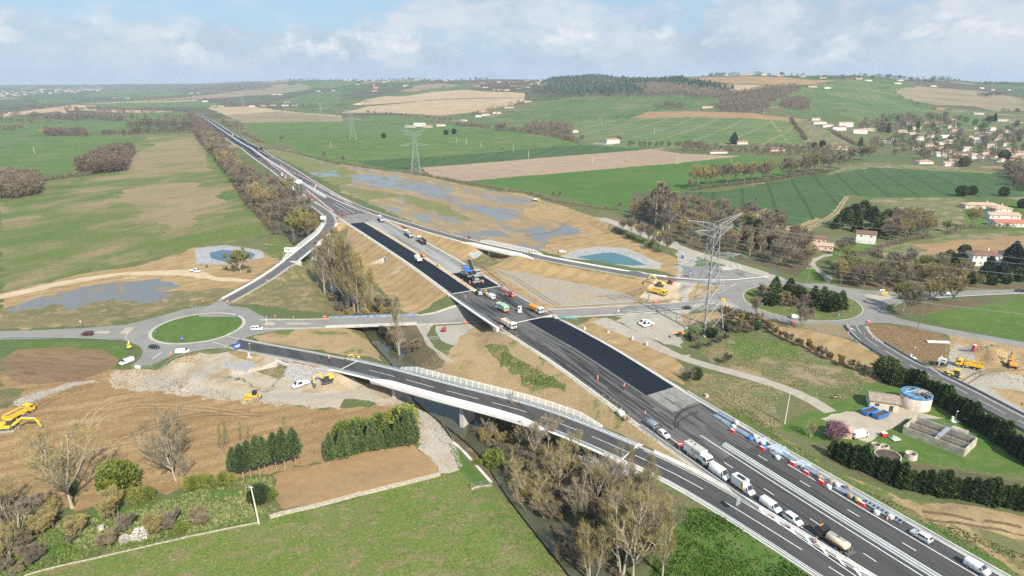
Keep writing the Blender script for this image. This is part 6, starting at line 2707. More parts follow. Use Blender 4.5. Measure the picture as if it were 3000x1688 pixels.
for x,y,w,wall,tile,fl,lab in((1005,908,55,'white','orange',1,'small white house topmost in the row beside the little meadow'),(1035,936,190,'white','pink',1,'long white terrace with pink roof beside the little meadow'),
(1090,
958,
105,
'white',
'orange',
1,
'white house with orange roof left of the one with solar panels'),
(1180,
985,
88,
'white',
'brown',
2,
'white two-storey house with dark solar panels on its roof'),
(1230,
955,
100,
'white',
'pink',
2,
'large white two-storey house with pink roof behind the others'),
(1335,
1008,
105,
'white',
'pink',
2,
'big white two-storey house nearest the viewer in the village row'),
(1415,
988,
80,
'cream',
'pink',
1,
'cream house attached right of the big two-storey one'),
(450,
1088,
70,
'white',
'orange',
1,
'small white house with orange roof right of the big cedar'),
(270,
1158,
150,
'white',
'brown',
1,
'white house with dark brown roof on the lane above the bright field'),
(705,
1142,
160,
'pink',
'brown',
1,
'long pink farmhouse with dark roof on the lane'),
(1130,
1127,
105,
'cream',
'orange',
1,
'pink-roofed villa with a terrace below the little meadow'),
(1215,
1130,
65,
'white',
'orange',
1,
'small white annex right of the terrace villa'),
(1640,
1000,
145,
'cream',
'pink',
1,
'long pale house in the middle of the village'),
(1745,
1018,
90,
'cream',
'pink',
1,
'pale house right of the long pale one'),
(2000,
1040,
105,
'white',
'white',
1,
'white flat-roofed house in the village'),
(2140,
1172,
150,
'cream',
'brown',
1,
'wide brown-roofed house in front of the village trees'),
(2310,
1158,
60,
'brick',
'red',
1,
'small red brick house in the village'),
(2335,
1195,
95,
'white',
'brown',
1,
'white house with grey-brown hipped roof at the village edge'),
(1830,
1236,
105,
'white',
'orange',
1,
'white bungalow with orange roof on the edge of the crop field'),
(2020,
1252,
95,
'white',
'pink',
1,
'white bungalow with pale pink roof next to the dark tree'),
(2060,
1210,
70,
'cream',
'brown',
1,
'brown-roofed house behind the pale pink bungalow'),
(2505,
1166,
115,
'white',
'orange',
1,
'orange-roofed house at the right edge of the village'),
(2515,
1196,
90,
'white',
'orange',
1,
'second orange-roofed house at the right edge, with parked cars'),
(2305,
1020,
90,
'white',
'pink',
1,
'white house with pink roof among the right-hand trees'),
(2245,
1024,
60,
'white',
'pink',
1,
'small white house left of the pink-roofed one among trees'),
(2415,
916,
70,
'white',
'pink',
1,
'white house left of the far right brown-roofed house'),
(2515,
926,
125,
'cream',
'brown',
1,
'brown hip-roofed house high at the right edge'),
(190,
815,
135,
'cream',
'orange',
1,
'long orange-roofed farm before the valley wood'),
(980,
660,
75,
'pink',
'orange',
1,
'pink farmhouse on the brown ridge'),
(1090,
668,
80,
'white',
'pink',
1,
'white farmhouse right of the pink one on the ridge'),
(1400,
612,
60,
'white',
'orange',
1,
'white house on the skyline of the big green hill'),
(1640,
612,
75,
'cream',
'orange',
1,
'wide cream house on the skyline with dark pines'),
(1620,
634,
60,
'white',
'pink',
1,
'white house just below the skyline pines'),
(1890,
654,
50,
'white',
'orange',
1,
'small house alone on the far right hill'),
(1940,
828,
75,
'brick',
'red',
1,
'red-roofed farm at the foot of the big green hill'),
(2235,
865,
60,
'white',
'pink',
1,
'pale house beside yellow bushes at the foot of the hill'),
(2335,
682,
55,
'cream',
'orange',
1,
'left orange-roofed house on the far right slope'),
(2460,
682,
60,
'cream',
'red',
1,
'right red-roofed house on the far right slope'),
(2255,
668,
40,
'white',
'pink',
1,
'small pale house on the far right slope')):
 h_at(3,x,y,w,lab,wall,tile,fl,'hip' if(x*7+y)%3==0 else 'gable')
for x,y,w,wall,tile,fl,lab in((750,952,62,'white','orange',1,'white house with orange roof right of the big barn'),(590,955,90,'white','white',2,'big white barn in the green field behind the pylon'),(520,
963,
70,
'grey',
'pink',
1,
'low grey farm shed left of the white barn'),
(650,
963,
60,
'pink',
'pink',
1,
'pink farm building right of the white barn'),
(1265,
816,
62,
'white',
'red',
1,
'white house with bright red roof on the lane up the hill'),
(1405,
772,
68,
'pink',
'orange',
1,
'large pink house near the top of the lane'),
(1075,
846,
75,
'pink',
'orange',
1,
'pink house among trees on the lane'),
(1088,
872,
58,
'white',
'orange',
1,
'white house with orange roof below the pink one'),
(1035,
885,
38,
'white',
'white',
1,
'small white shed on the lane, leftmost of three'),
(1155,
858,
34,
'white',
'pink',
1,
'small white house, left of a pair on the lane'),
(1186,
858,
28,
'white',
'pink',
1,
'small white house, right of a pair on the lane'),
(925,
916,
36,
'white',
'pink',
1,
'small white house at the foot of the lane'),
(1500,
952,
75,
'brick',
'orange',
1,
'orange-roofed farm hidden in bare trees beyond the lane'),
(1760,
1000,
42,
'white',
'pink',
1,
'small white house right of the hidden farm'),
(1715,
985,
45,
'cream',
'orange',
1,
'cream house right of the hidden farm'),
(2040,
1083,
105,
'white',
'orange',
2,
'white two-storey house with gabled orange roof behind a white wall'),
(485,
652,
75,
'cream',
'pink',
2,
'large cream manor on the far hill'),
(250,
690,
60,
'white',
'pink',
1,
'white house below the brick church'),
(120,
787,
60,
'white',
'orange',
1,
'white farm on the far hedge'),
(175,
782,
45,
'pink',
'orange',
1,
'pink farm right of the white one on the far hedge'),
(2020,
618,
95,
'pink',
'orange',
1,
'long pink house on top of the pine hill'),
(2245,
574,
55,
'pink',
'orange',
1,
'pink house on the skyline above the pines'),
(2390,
570,
55,
'white',
'pink',
1,
'white house on the skyline with a dark tree'),
(2515,
570,
42,
'white',
'orange',
1,
'small white house on the skyline, right of the dark tree')):
 h_at(2,x,y,w,lab,wall,tile,fl)
for i,(x,y,w)in enumerate(((1050,652,48),(1095,640,45),(1090,662,55),(1165,680,50),(1060,630,34),(1190,622,60),(1235,642,42),(1200,680,40),(1280,624,36),(1310,632,32),(1340,625,36),(1400,612,44),(1425,
640,
34),
(1455,
632,
38),
(1480,
628,
40),
(1500,
642,
34),
(1530,
630,
34),
(1300,
652,
40),
(1360,
652,
36),
(1340,
672,
38),
(1400,
662,
34),
(1250,
684,
36),
(1560,
622,
28),
(1590,
615,
30),
(1510,
612,
34),
(1650,
600,
26),
(1700,
592,
26))):
 h_at(2,x,y,w,'orange-roofed house in the far village left of the pine wood',('cream','pink','white')[i%3],('orange','pink','orange','brown')[i%4],1,group='houses of the far village',wins=2)
for i,(x,y)in enumerate(((25,570),(145,573),(290,570),(330,568),(355,572),(470,570),(500,566),(610,568),(735,576),(900,582),(1060,592),(1330,600))):
 h_at(3,x,y,42,'house on the skyline above the brown ridge field',('white','cream','pink')[i%3],('orange','pink')[i%2],1,group='houses on the right skyline',wins=2)
for i,(x,y)in enumerate(((25,607),(60,612),(130,608),(180,612),(310,605),(370,612),(460,604),(560,605),(680,608),(760,608),(790,612),(830,606),(120,640),(320,622),(350,615),(240,612))):
 h_at(2,x,y,26,'tiny pale house on the far middle skyline',('white','cream')[i%2],('orange','pink')[i%2],1,group='houses on the middle skyline',wins=2)
for x,y,w,wall,tile,lab in((620,808,45,'white','pink','white house left of the far motorway fields'),(1660,805,45,'white','red','white farmhouse with a red roof beyond the tan field'),(1605,806,40,'grey',
'pink',
'grey barn left of the red-roofed farmhouse'),
(1545,
768,
34,
'white',
'white',
'white barn far behind the motorway bend'),
(430,
858,
60,
'pink',
'orange',
'orange-roofed house in the far left hedges'),
(95,
856,
75,
'cream',
'orange',
'long orange-roofed farm at the far left edge'),
(230,
850,
50,
'white',
'pink',
'white house right of the long far left farm'),
(470,
850,
40,
'cream',
'orange',
'small house right of the far left orange one'),
(1900,
805,
40,
'white',
'pink',
'left white house of the hamlet beyond the tan field'),
(1985,
802,
36,
'pink',
'orange',
'pink house of the hamlet beyond the tan field'),
(2055,
798,
42,
'white',
'orange',
'middle white house of the hamlet'),
(2150,
800,
60,
'white',
'pink',
'larger white house of the hamlet'),
(2215,
800,
70,
'pink',
'orange',
'rightmost pink house of the hamlet'),
(2165,
775,
44,
'cream',
'orange',
'upper cream house of the hamlet'),
(2068,
716,
44,
'cream',
'orange',
'cream house on the far hill behind the hamlet'),
(2112,
716,
34,
'white',
'pink',
'white house on the far hill behind the hamlet'),
(2400,
690,
38,
'white',
'red',
'red-roofed house at the hill edge'),
(2515,
686,
60,
'white',
'brown',
'white long house on the hill edge'),
(1495,
704,
34,
'cream',
'orange',
'lone house below the far bare wood'),
(315,
992,
34,
'brick',
'red',
'small red-roofed hut beside the short dense tree row'),
(960,
745,
40,
'white',
'pink',
'far white farm in the left plain'),
(860,
743,
30,
'cream',
'orange',
'far cream farm in the left plain'),
(1440,
706,
30,
'white',
'pink',
'far white farm below the wood')):
 h_at(1,x,y,w,lab,wall,tile,1)
TOWN=random.Random(21)
for i in range(58):
 x=TOWN.uniform(0,760)
 y=715-x*.06+TOWN.gauss(0,10)
 h_at(1,x,y,TOWN.uniform(12,30),'tiny white house of the distant town on the left horizon',('white','cream','white')[i%3],('pink','orange','white')[i%3],1,group='distant town on the left',wins=2,chim=False)
p=hit(px('2:248,672'))[0]
t=empty('church',tuple(p),.2,'brick church with a square tower on the far hill','church')
mb=MB()
mb.box((0,0,12),(8,8,26))
mb.build('tower',WALLS['brick'],t)
MB().add([(-4.4,-4.4,25),(4.4,-4.4,25),(4.4,4.4,25),(-4.4,4.4,25),(0,0,34)],[(0,1,4),(1,2,4),(2,3,4),(3,0,4)]).build('spire',ROOFS['orange'],t)
mb=MB()
mb.box((14,0,4),(20,11,9))
mb.build('nave',WALLS['brick'],t)
MB().loft([[(4.2,-6,8.4),(4.2,0,12),(4.2,6,8.4)],[(24.4,-6,8.4),(24.4,0,12),(24.4,6,8.4)]]).build('roof',ROOFS['orange'],t)
W_=onground(G('2:1905,1085 1960,1090 2050,1098'),.0,3)
mb=MB()
sweep(mb,W_,rect(.15,-.15,-.2,1.9))
tag(mb.build('garden_wall',WHITE),'white garden wall in front of the white two-storey house on the lane','wall')
# vehicles and machines (x forward, y left, origin on the ground)
PW=pbr('paint_white',(.78,.78,.77),.28,coat=.4,noise=(.5,.05))
PGREY=pbr('paint_grey',(.30,.33,.37),.3,metal=.3,coat=.4)
PDARK=pbr('paint_navy',(.02,.028,.045),.25,coat=.5)
PMAR=pbr('paint_maroon',(.10,.018,.015),.28,coat=.5)
PBLK=pbr('paint_black',(.016,.016,.018),.3,coat=.3)
PCREAM=pbr('tank_cream',(.66,.58,.43),.4,noise=(.6,.1))
PGRN=pbr('paint_green',(.10,.34,.12),.35)
PMINT=pbr('tank_mint',(.33,.50,.36),.4,noise=(.5,.1))
PORN=pbr('paint_orange',(.74,.30,.03),.4,noise=(1,.08))
PRED=pbr('paint_red',(.50,.035,.03),.38,noise=(1,.1))
PALU=pbr('bare_aluminium',(.55,.56,.57),.4,metal=.5,noise=(.6,.1))
STEEL=pbr('worn_steel',(.20,.19,.18),.5,metal=.4,noise=(1.5,.25))
LAMP=pbr('lamp_clear',(.75,.76,.78),.15)
TAIL=pbr('lamp_red',(.5,.02,.015),.25)
AMB=pbr('lamp_amber',(.85,.35,.02),.3)
SOILM=pbr('loose_soil',(.25,.165,.09),.95,noise=(1.5,.3),bump=.8)
ASPH=pbr('hot_asphalt',(.02,.018,.017),.8,noise=(2,.3))
TARP=pbr('tarpaulin_blue',(.015,.13,.55),.5,noise=(1.2,.15),bump=.3)
TEAL=pbr('teal_glass',(.05,.30,.27),.25)
WH_ME={}
def wheel(root,x,y,r,w,rim=PALU):
 k=(r,w)
 if k not in WH_ME:
  t,g=MB(),MB()
  Mx=Matrix.Rotation(math.pi/2,4,'X')
  t.lathe([(r*.6,-w/2),(r*.93,-w/2),(r,-w*.32),(r,w*.32),(r*.93,w/2),(r*.6,w/2)],14,Mx)
  g.lathe([(.01,w*.36),(r*.2,w*.44),(r*.35,w*.3),(r*.6,w*.4),(r*.6,-w*.4),(r*.35,-w*.3),(r*.2,-w*.44),(.01,-w*.36)],12,Mx)
  WH_ME[k]=(t.mesh('wheel',BLACKM,True),g.mesh('rim',rim))
 o=link('wheel',WH_ME[k][0],root)
 o.location=(x,y,r)
 link('rim',WH_ME[k][1],o)
def wheels(root,xs,y,r,w):
 for x in xs:
  for s in(1,-1):
   wheel(root,x,s*y,r,w)
def shell(root,st,paint,screen=(2,3),sides=((3,4),),rear=(5,6),name='body'):
 """body lofted through stations (x, sill, belt, roof, half width); glass set into it"""
 rings=[]
 for x,zb,zl,zr,w in st:
  wr=w*(.80 if zr-zl>.25 else .93)
  rings.append([(x,-w*.92,zb),(x,w*.92,zb),(x,w,(zb+zl)/2),(x,w*.98,zl),(x,wr,zr),(x,wr*.6,zr+.035),(x,-wr*.6,zr+.035),(x,-wr,zr),(x,-w*.98,zl),(x,-w,(zb+zl)/2)])
 MB().loft(rings).build(name,paint,root,True)
 def quad(nm,pts,off):
  v=[Vector(p)+Vector(off)for p in pts]
  c=sum(v,Vector())/len(v)
  v=[c+(p-c)*.88 for p in v]
  MB().add(v,[tuple(range(len(v)))]).build(nm,GLASS,root)
 if screen:
  a,b=rings[screen[0]],rings[screen[1]]
  quad('windscreen',(a[4],b[4],b[7],a[7]),(.045,0,.05))
 if rear:
  a,b=rings[rear[0]],rings[rear[1]]
  quad('rear_window',(a[4],b[4],b[7],a[7]),(-.045,0,.05))
 for i,j in sides:
  for s in(0,1):
   n,m=(3,4)if not s else(8,7)
   a,b=rings[i],rings[j]
   quad('side_window',(a[n],b[n],b[m],a[m]),(0,.03 if not s else-.03,.0))
 x0,x1=st[0][0],st[-1][0]
 z0,w0=st[0][2],st[0][4]
 for s in(1,-1):
  MB().box((x0-.12,s*w0*.78,z0-.02),(.3,.34,.16),bev=.04).build('headlight',LAMP,root)
  MB().box((x1+.05,s*st[-1][4]*.86,st[-1][2]-.02),(.16,.16,.3)).build('tail_light',TAIL,root)
  MB().box((st[screen[0]][0]-.35 if screen else 0,s*(st[2][4]+.1),st[2][2]+.12),(.12,.2,.16)).build('mirror',DARK,root)
 mb=MB()
 mb.box((x0-.06,0,st[0][1]+.1),(.2,w0*1.9,.2))
 mb.build('front_bumper',DARK,root)
 MB().box((x1+.06,0,st[-1][1]+.1),(.2,st[-1][4]*1.9,.2)).build('rear_bumper',DARK,root)
CAR=[(2.15,.34,.62,.66,.74),(1.95,.22,.76,.80,.86),(1.05,.2,.93,.97,.89),(.35,.2,.97,1.42,.90),(-1.15,.2,1.0,1.46,.90),(-1.7,.2,1.02,1.36,.89),(-2.05,.25,.98,1.02,.86),(-2.13,.34,.72,.76,.80)]
SUV=[(2.2,.4,.74,.78,.78),(2.0,.28,.88,.92,.9),(1.1,.26,1.03,1.07,.93),(.45,.26,1.06,1.6,.94),(-1.3,.26,1.1,1.62,.94),(-1.8,.26,1.1,1.5,.93),(-2.15,.3,1.06,1.1,.9),(-2.22,.4,.8,.84,.84)]
def vst(L,H,W):
 h=L/2
 return[(h,.36,.78,.84,W*.88),(h-.2,.26,.95,1.02,W*.97),(h-.85,.24,1.12,1.2,W),(h-1.55,.24,1.2,H-.04,W),(-h+1.9,.24,1.2,H,W),(-h+.15,.24,1.2,H-.02,W),(-h,.3,1.15,H-.1,W*.97)]
def at(k,x,y,z=None):
 p=hit(px('%d:%d,%d'%(k,x,y)),z)[0]
 q=hit(px('%d:%d,%d'%(k,x,y)),6.53)[0]
 j=int(np.argmin((M_AX[:,0]-q[0])**2+(M_AX[:,1]-q[1])**2))
 if BR0-3<M_AX[j,1]<BR1+3 and math.hypot(M_AX[j,0]-q[0],M_AX[j,1]-q[1])<15:
  p=q
 return(float(p[0]),float(p[1]),float(p[2])+.03)
AWAY,TOW=math.radians(118.7),math.radians(-61.3)
def car(loc,rz,label,paint=PW,st=CAR,cat='car',name='parked_car',r=.33,grp=None):
 t=empty(name,loc,rz,label,cat,grp)
 shell(t,st,paint,sides=((3,4),(4,5)))
 wheels(t,(st[0][0]-.85,st[-1][0]+.8),st[3][4]-.1,r,.22)
 return t
def van(loc,rz,label,L=5.0,H=1.95,W=.95,paint=PW,win=1,beacon=False,name='van'):
 t=empty(name,loc,rz,label,'van')
 st=vst(L,H,W)
 shell(t,st,paint,sides=((2,3),)if win==1 else((2,3),(3,4),(4,5)),rear=None)
 for s in(1,-1):
  MB().box((-L/2-.01,s*W*.42,H*.72),(.05,W*.62,H*.26)).build('rear_window',GLASS,t)
 MB().box((-L/2-.02,0,H*.55),(.05,.05,H*.75)).build('door_seam',DARK,t)
 if win==1:
  for s in(1,-1):
   MB().box((-.25,s*(W+.005),H*.5),(.03,.03,H*.72)).build('door_seam',STEEL,t)
 if beacon:
  MB().box((L/2-1.75,0,H+.08),(.35,.9,.14),bev=.04).build('beacon',AMB,t)
 wheels(t,(L/2-.95,-L/2+.95),W-.1,.34 if H<2.2 else .37,.24)
 return t
def cab(root,x,paint,w=1.24,h0=.75,h1=2.95,l=2.1,dark=DARK,beacon=True):
 """flat-fronted lorry cab whose back wall stands at x"""
 mb=MB()
 pr=[(x,h0+.3),(x+l*.5,h0),(x+l,h0),(x+l+.06,h0+.9),(x+l-.14,h1-.35),(x+l-.55,h1),(x+.15,h1),(x,h1-.2)]
 mb.loft([[(a,-w*.97,z)for a,z in pr],[(a,-w,z)for a,z in pr],[(a,w,z)for a,z in pr],[(a,w*.97,z)for a,z in pr]])
 mb.build('cab',paint,root)
 MB().add([(x+l+.075,-w*.9,h0+1.05),(x+l+.075,w*.9,h0+1.05),(x+l-.085,w*.9,h1-.42),(x+l-.085,-w*.9,h1-.42)],[(0,1,2,3)]).build('windscreen',GLASS,root)
 for s in(1,-1):
  MB().box((x+l*.6,s*(w+.006),h0+1.45),(l*.5,.02,.62)).build('side_window',GLASS,root)
  MB().box((x+l+.06,s*w*.75,h0+.25),(.08,.36,.22)).build('headlight',LAMP,root)
  MB().box((x+l-.05,s*(w+.2),h0+1.5),(.14,.2,.6)).build('mirror',DARK,root)
 MB().box((x+l+.05,0,h0+.02),(.2,w*1.96,.34)).build('bumper',dark,root)
 MB().box((x+l+.07,0,h0+.62),(.05,w*1.3,.34)).build('grille',DARK,root)
 if beacon:
  MB().box((x+l-.7,0,h1+.08),(.25,1.3,.14),bev=.03).build('beacon',AMB,root)
def chassis(root,x0,x1,z=.85):
 mb=MB()
 for s in(1,-1):
  mb.box(((x0+x1)/2,s*.42,z),(x1-x0,.16,.28))
 for k in range(4):
  mb.box((x0+(x1-x0)*(k+.5)/4,0,z),(.14,.9,.2))
 mb.build('chassis',STEEL,root)
def bed(root,x0,x1,z0,h,paint,tilt=.0,load=None,w=1.25,tarp=None,name='tipper_body',half=False):
 """open tipper body hinged at its rear edge x0"""
 M=Matrix.Translation((x0,0,z0))@Matrix.Rotation(-tilt,4,'Y')
 L=x1-x0
 mb=MB()
 if half:
  ring=[(w*math.cos(a),.15+h*.55+h*.55*math.sin(a))for a in np.linspace(math.pi,2*math.pi,9)]+[(w,h),(w*.93,h)]+[(w*.93*math.cos(a),.22+h*.55+h*.52*math.sin(a))for a in np.linspace(2*math.pi,math.pi,9)]+[(-w*.93,
h),
(-w,
h)]
  mb.loft([[(x,y,z)for y,z in ring]for x in(0,L)],True,True,M)
  mb.box((L-.05,0,h*.55),(.1,w*1.9,h*.9),M)
 else:
  mb.box((L/2,0,.06),(L,2*w,.12),M)
  for s in(1,-1):
   mb.box((L/2,s*w,h/2),(L,.1,h),M)
   for k in range(5):
    mb.box((L*(k+.5)/5,s*(w+.07),h/2),(.12,.08,h*.96),M)
  mb.box((L,0,h/2+.12),(.1,2*w,h+.24),M)
  if not tilt:
   mb.box((0,0,h/2),(.1,2*w,h),M)
 mb.build(name,paint,root)
 if load:
  r=random.Random(int(x1*100))
  g=MB()
  N=7
  v=[(L*(.04+.92*i/N),-w*.93+1.86*w*j/4,(h*.72+.28*math.sin(i*1.3)*math.sin(j*.8+.3)+r.uniform(-.05,.08))if 0<j<4 else h*.62)for i in range(N+1)for j in range(5)]
  g.add(v,[(i*5+j,(i+1)*5+j,(i+1)*5+j+1,i*5+j+1)for i in range(N)for j in range(4)],M)
  g.build('load',load,root,True)
 if tarp:
  g=MB()
  g.loft([[(x,-w*1.02,h+.02),(x,-w*.5,h+.2),(x,w*.5,h+.2),(x,w*1.02,h+.02)]for x in(L*.32,L*.65,L)],False,False,M)
  g.build('tarpaulin',tarp,root)
def dumper(loc,rz,label,paint,body,load=None,axles=(3.0,1.6,-1.7,-3.0),tilt=0,L=9.0,tarp=None,half=False,h=1.35,sign=False,name='tipper_truck'):
 t=empty(name,loc,rz,label,'truck')
 f=axles[0]+1.0
 cab(t,f-2.0,paint)
 chassis(t,axles[-1]-.9,f-.6)
 bed(t,axles[-1]-1.1,f-2.3,1.25,h,body,tilt,load,tarp=tarp,half=half)
 if tilt:
  MB().cyl((f-3.2,0,1.0),(axles[-1]-1.1+(f-2.3-axles[-1])*math.cos(tilt)*.85,0,1.3+(f-2.3-axles[-1])*math.sin(tilt)*.85),.12,8).build('ram',PALU,t)
 if sign:
  MB().box((f-2.45,0,1.25+h+.28),(.06,2.0,.3)).build('name_board',BLUE,t)
 wheels(t,axles,1.02,.52,.42)
 for s in(1,-1):
  MB().box((.6,s*1.0,.8),(1.1,.4,.5),bev=.08).build('fuel_tank',PALU,t)
  MB().box((axles[-1]-1.0,s*.9,.85),(.1,.4,.16)).build('tail_light',TAIL,t)
 return t
def semi(loc,rz,label,paint=PW,tail=PALU,open_=False):
 """tractor with a rounded tipping trailer"""
 t=empty('articulated_truck',loc,rz,label,'truck')
 cab(t,4.0,paint,h1=3.5)
 chassis(t,1.2,6)
 wheels(t,(5.3,2.3),1.02,.52,.42)
 wheels(t,(-2.6,-3.8,-5.0),1.02,.52,.42)
 bed(t,-6.2,3.4,1.2,2.1,tail,0,ASPH if open_ else None,half=True)
 if not open_:
  MB().loft([[(x,-1.2,3.25),(x,-.6,3.5),(x,.6,3.5),(x,1.2,3.25)]for x in(-6.2,-3,0,3.3)],False,False).build('cover',PALU,t)
 MB().box((-6.25,0,2.2),(.1,2.3,1.7)).build('tailgate',ASPH if open_ else tail,t)
 return t
def tanker(loc,rz,label,paint,tank,axles=(2.9,-1.4,-2.75),stripe=None,name='tank_truck'):
 t=empty(name,loc,rz,label,'truck')
 cab(t,1.9,paint)
 chassis(t,-3.9,3.3)
 wheels(t,axles,1.02,.52,.42)
 ring=[(1.15*math.cos(a),1.95+.82*math.sin(a))for a in np.linspace(0,2*math.pi,15)[:-1]]
 mb=MB()
 mb.loft([[(x,y*k,1.95+(z-1.95)*k)for y,z in ring]for x,k in((-3.4,.8),(-3.2,1),(1.2,1),(1.4,.8))])
 mb.build('tank',tank,t,True)
 MB().cyl((-1,0,2.7),(-1,0,3.0),.3,12).build('hatch',STEEL,t)
 MB().box((-1,0,2.85),(3.6,.5,.04)).build('walkway',PALU,t)
 if stripe:
  for s in(1,-1):
   MB().box((-1,s*1.155,1.9),(3.9,.03,.28)).build('stripe',stripe,t)
 mb=MB()
 mb.box((-3.9,0,.9),(.9,2.3,.14))
 mb.cyl((-3.9,.5,1.0),(-3.9,.5,2.1),.16,8)
 mb.cyl((-3.9,-.6,1.0),(-3.9,-.6,1.7),.22,8)
 mb.cyl((-4.3,-1.6,.55),(-4.3,1.6,.55),.07,6)
 mb.build('spray_gear',STEEL,t)
 return t
def flatbed(loc,rz,label):
 t=empty('flatbed_truck',loc,rz,label,'pickup truck')
 shell(t,[(3.0,.36,.8,.86,.86),(2.8,.28,1.0,1.06,.96),(2.1,.28,1.15,1.22,.98),(1.4,.28,1.2,2.2,.98),(-.4,.28,1.2,2.22,.98),(-.6,.3,1.15,2.1,.95)],PW,sides=((3,4),),rear=None)
 bed(t,-3.1,-.7,.75,.4,PW,w=1.0,load=None,name='dropside_bed')
 chassis(t,-3.0,2.2,.55)
 wheels(t,(2.0,-1.9),.86,.35,.24)
 return t
def box_truck(loc,rz,label,L=6.4):
 t=empty('box_truck',loc,rz,label,'truck')
 cab(t,L*.5-.2,PW,h1=2.8,beacon=False)
 chassis(t,-L*.5,L*.5+1)
 wheels(t,(L*.5+.9,-L*.3),.98,.46,.36)
 MB().box((-.3,0,2.25),(L,2.45,2.55),bev=.06).build('box_body',PW,t)
 MB().box((-.3,0,3.56),(L-.3,2.2,.06)).build('roof_skin',pbr('dusty_roof',(.47,.44,.39),.8,noise=(.8,.2)),t)
 for s in(1,-1):
  for x in(-.3,1.2,2.0):
   MB().box((x,s*1.235,2.5),(.6,.03,.45)).build('window',GLASS,t)
  MB().box((.5,s*1.235,1.95),(.75,.03,1.75)).build('side_door',PALU,t)
  MB().box((-.3,s*1.237,1.12),(L*.95,.02,.1)).build('red_stripe',PRED,t)
  MB().box((-.3,s*1.15,.75),(L*.5,.2,.5)).build('locker',PALU,t)
 for x in(-2.2,-.8):
  MB().box((x,.3,3.63),(.5,.5,.12),bev=.03).build('roof_vent',DARK,t)
 return t
def box_van(loc,rz,label):
 t=empty('box_van',loc,rz,label,'van')
 st=vst(6.2,2.3,1.0)
 shell(t,st[:4]+[(.9,.24,1.2,2.3,1.0),(.7,.26,1.2,2.2,.98)],PW,sides=((2,3),),rear=None)
 MB().box((-1.2,0,1.85),(3.9,2.15,2.4),bev=.06).build('box_body',PW,t)
 MB().box((-1.0,0,3.08),(2.3,1.2,.06)).build('solar_panel',PBLK,t)
 MB().box((.55,-.2,3.1),(.5,1.1,.12)).build('roof_vent',PALU,t)
 MB().box((.35,-1.08,1.6),(.8,.04,1.8)).build('side_door',YEL,t)
 for x in(-2.9,-2.3,-1.7):
  MB().box((x,-1.085,1.0),(.3,.02,.22)).build('red_mark',PRED,t)
 wheels(t,(2.15,-1.7),.92,.37,.26)
 return t
def sweeper(loc,rz,label):
 t=empty('road_sweeper',loc,rz,label,'truck')
 cab(t,1.7,PW)
 chassis(t,-3.6,3)
 wheels(t,(2.8,-1.6,-2.9),1.0,.5,.4)
 pr=[(-3.7,1.15),(1.3,1.15),(1.3,3.0),(.6,3.3),(-3.0,3.15),(-3.7,2.6)]
 MB().loft([[(x,s,z)for x,z in pr]for s in(-1.22,1.22)]).build('hopper',PMINT,t)
 MB().box((1.45,0,2.1),(.5,2.4,2.1),bev=.08).build('engine_housing',PGRN,t)
 mb=MB()
 mb.tube([(-3.78,.7,1.7),(-3.9,.3,2.4),(-3.9,-.3,2.4),(-3.78,-.7,1.7)],.12,6)
 mb.build('hose',DARK,t)
 MB().box((-3.75,0,.95),(.25,2.4,.4)).build('rear_bumper',PRED,t)
 for s in(1,-1):
  MB().cyl((.4,s*1.1,.2),(.4,s*1.1,.5),.5,12).build('brush',DARK,t)
 return t
def track(root,y,L=3.6,h=.9,w=.55,col=DARK):
 pr=[(L/2-.35,0),(L/2,.35),(L/2-.1,h-.15),(L/2-.5,h),(-L/2+.5,h),(-L/2+.1,h-.15),(-L/2,.35),(-L/2+.35,0)]
 MB().loft([[(x,s,z)for x,z in pr]for s in(y-w/2,y+w/2)]).build('track',col,root)
 mb=MB()
 for k in range(5):
  mb.cyl((-L*.34+k*L*.17,y-w*.55,.3),(-L*.34+k*L*.17,y+w*.55,.3),.2,8)
 mb.build('rollers',STEEL,root,kind='stuff')
def arm(root,y,pts,col,ws=(.42,.3),ram=PALU,bucket=(1.1,.9)):
 """boom, stick and bucket along pts: foot, knee, elbow, tip"""
 a,b,c,d=[Vector((p[0],y,p[1]))for p in pts]
 def beam(nm,p,q,w,r,m):
  dr=(q-p)
  up=Vector((-dr.z,0,dr.x)).normalized()
  mid=p.lerp(q,.45)
  MB().loft([[(v.x+up.x*k*r,s,v.z+up.z*k*r)for k,s in((-1,y-w/2),(-1,y+w/2),(1,y+w/2),(1,y-w/2))]for v,r in((p,r*.7),(mid,r),(q,r*.6))]).build(nm,m,root)
 beam('boom',a,b,ws[0],.34,col)
 beam('boom',b,c,ws[0],.3,col)
 beam('stick',c,d,ws[1],.24,col)
 MB().cyl(a+Vector((.5,.0,-.2)),a.lerp(b,.8)+Vector((0,0,-.3)),.09,8).build('ram',ram,root)
 MB().cyl(b+Vector((0,0,.45)),c+Vector((0,0,.35)),.09,8).build('ram',ram,root)
 L,h=bucket
 pr=[(0,.1),(L*.35,-.2),(L*.3,-h),(-L*.35,-h*1.05),(-L*.55,-h*.5),(-L*.25,.05)]
 MB().loft([[(d.x+x,s,d.z+z)for x,z in pr]for s in(y-.62,y+.62)]).build('bucket',STEEL,root)
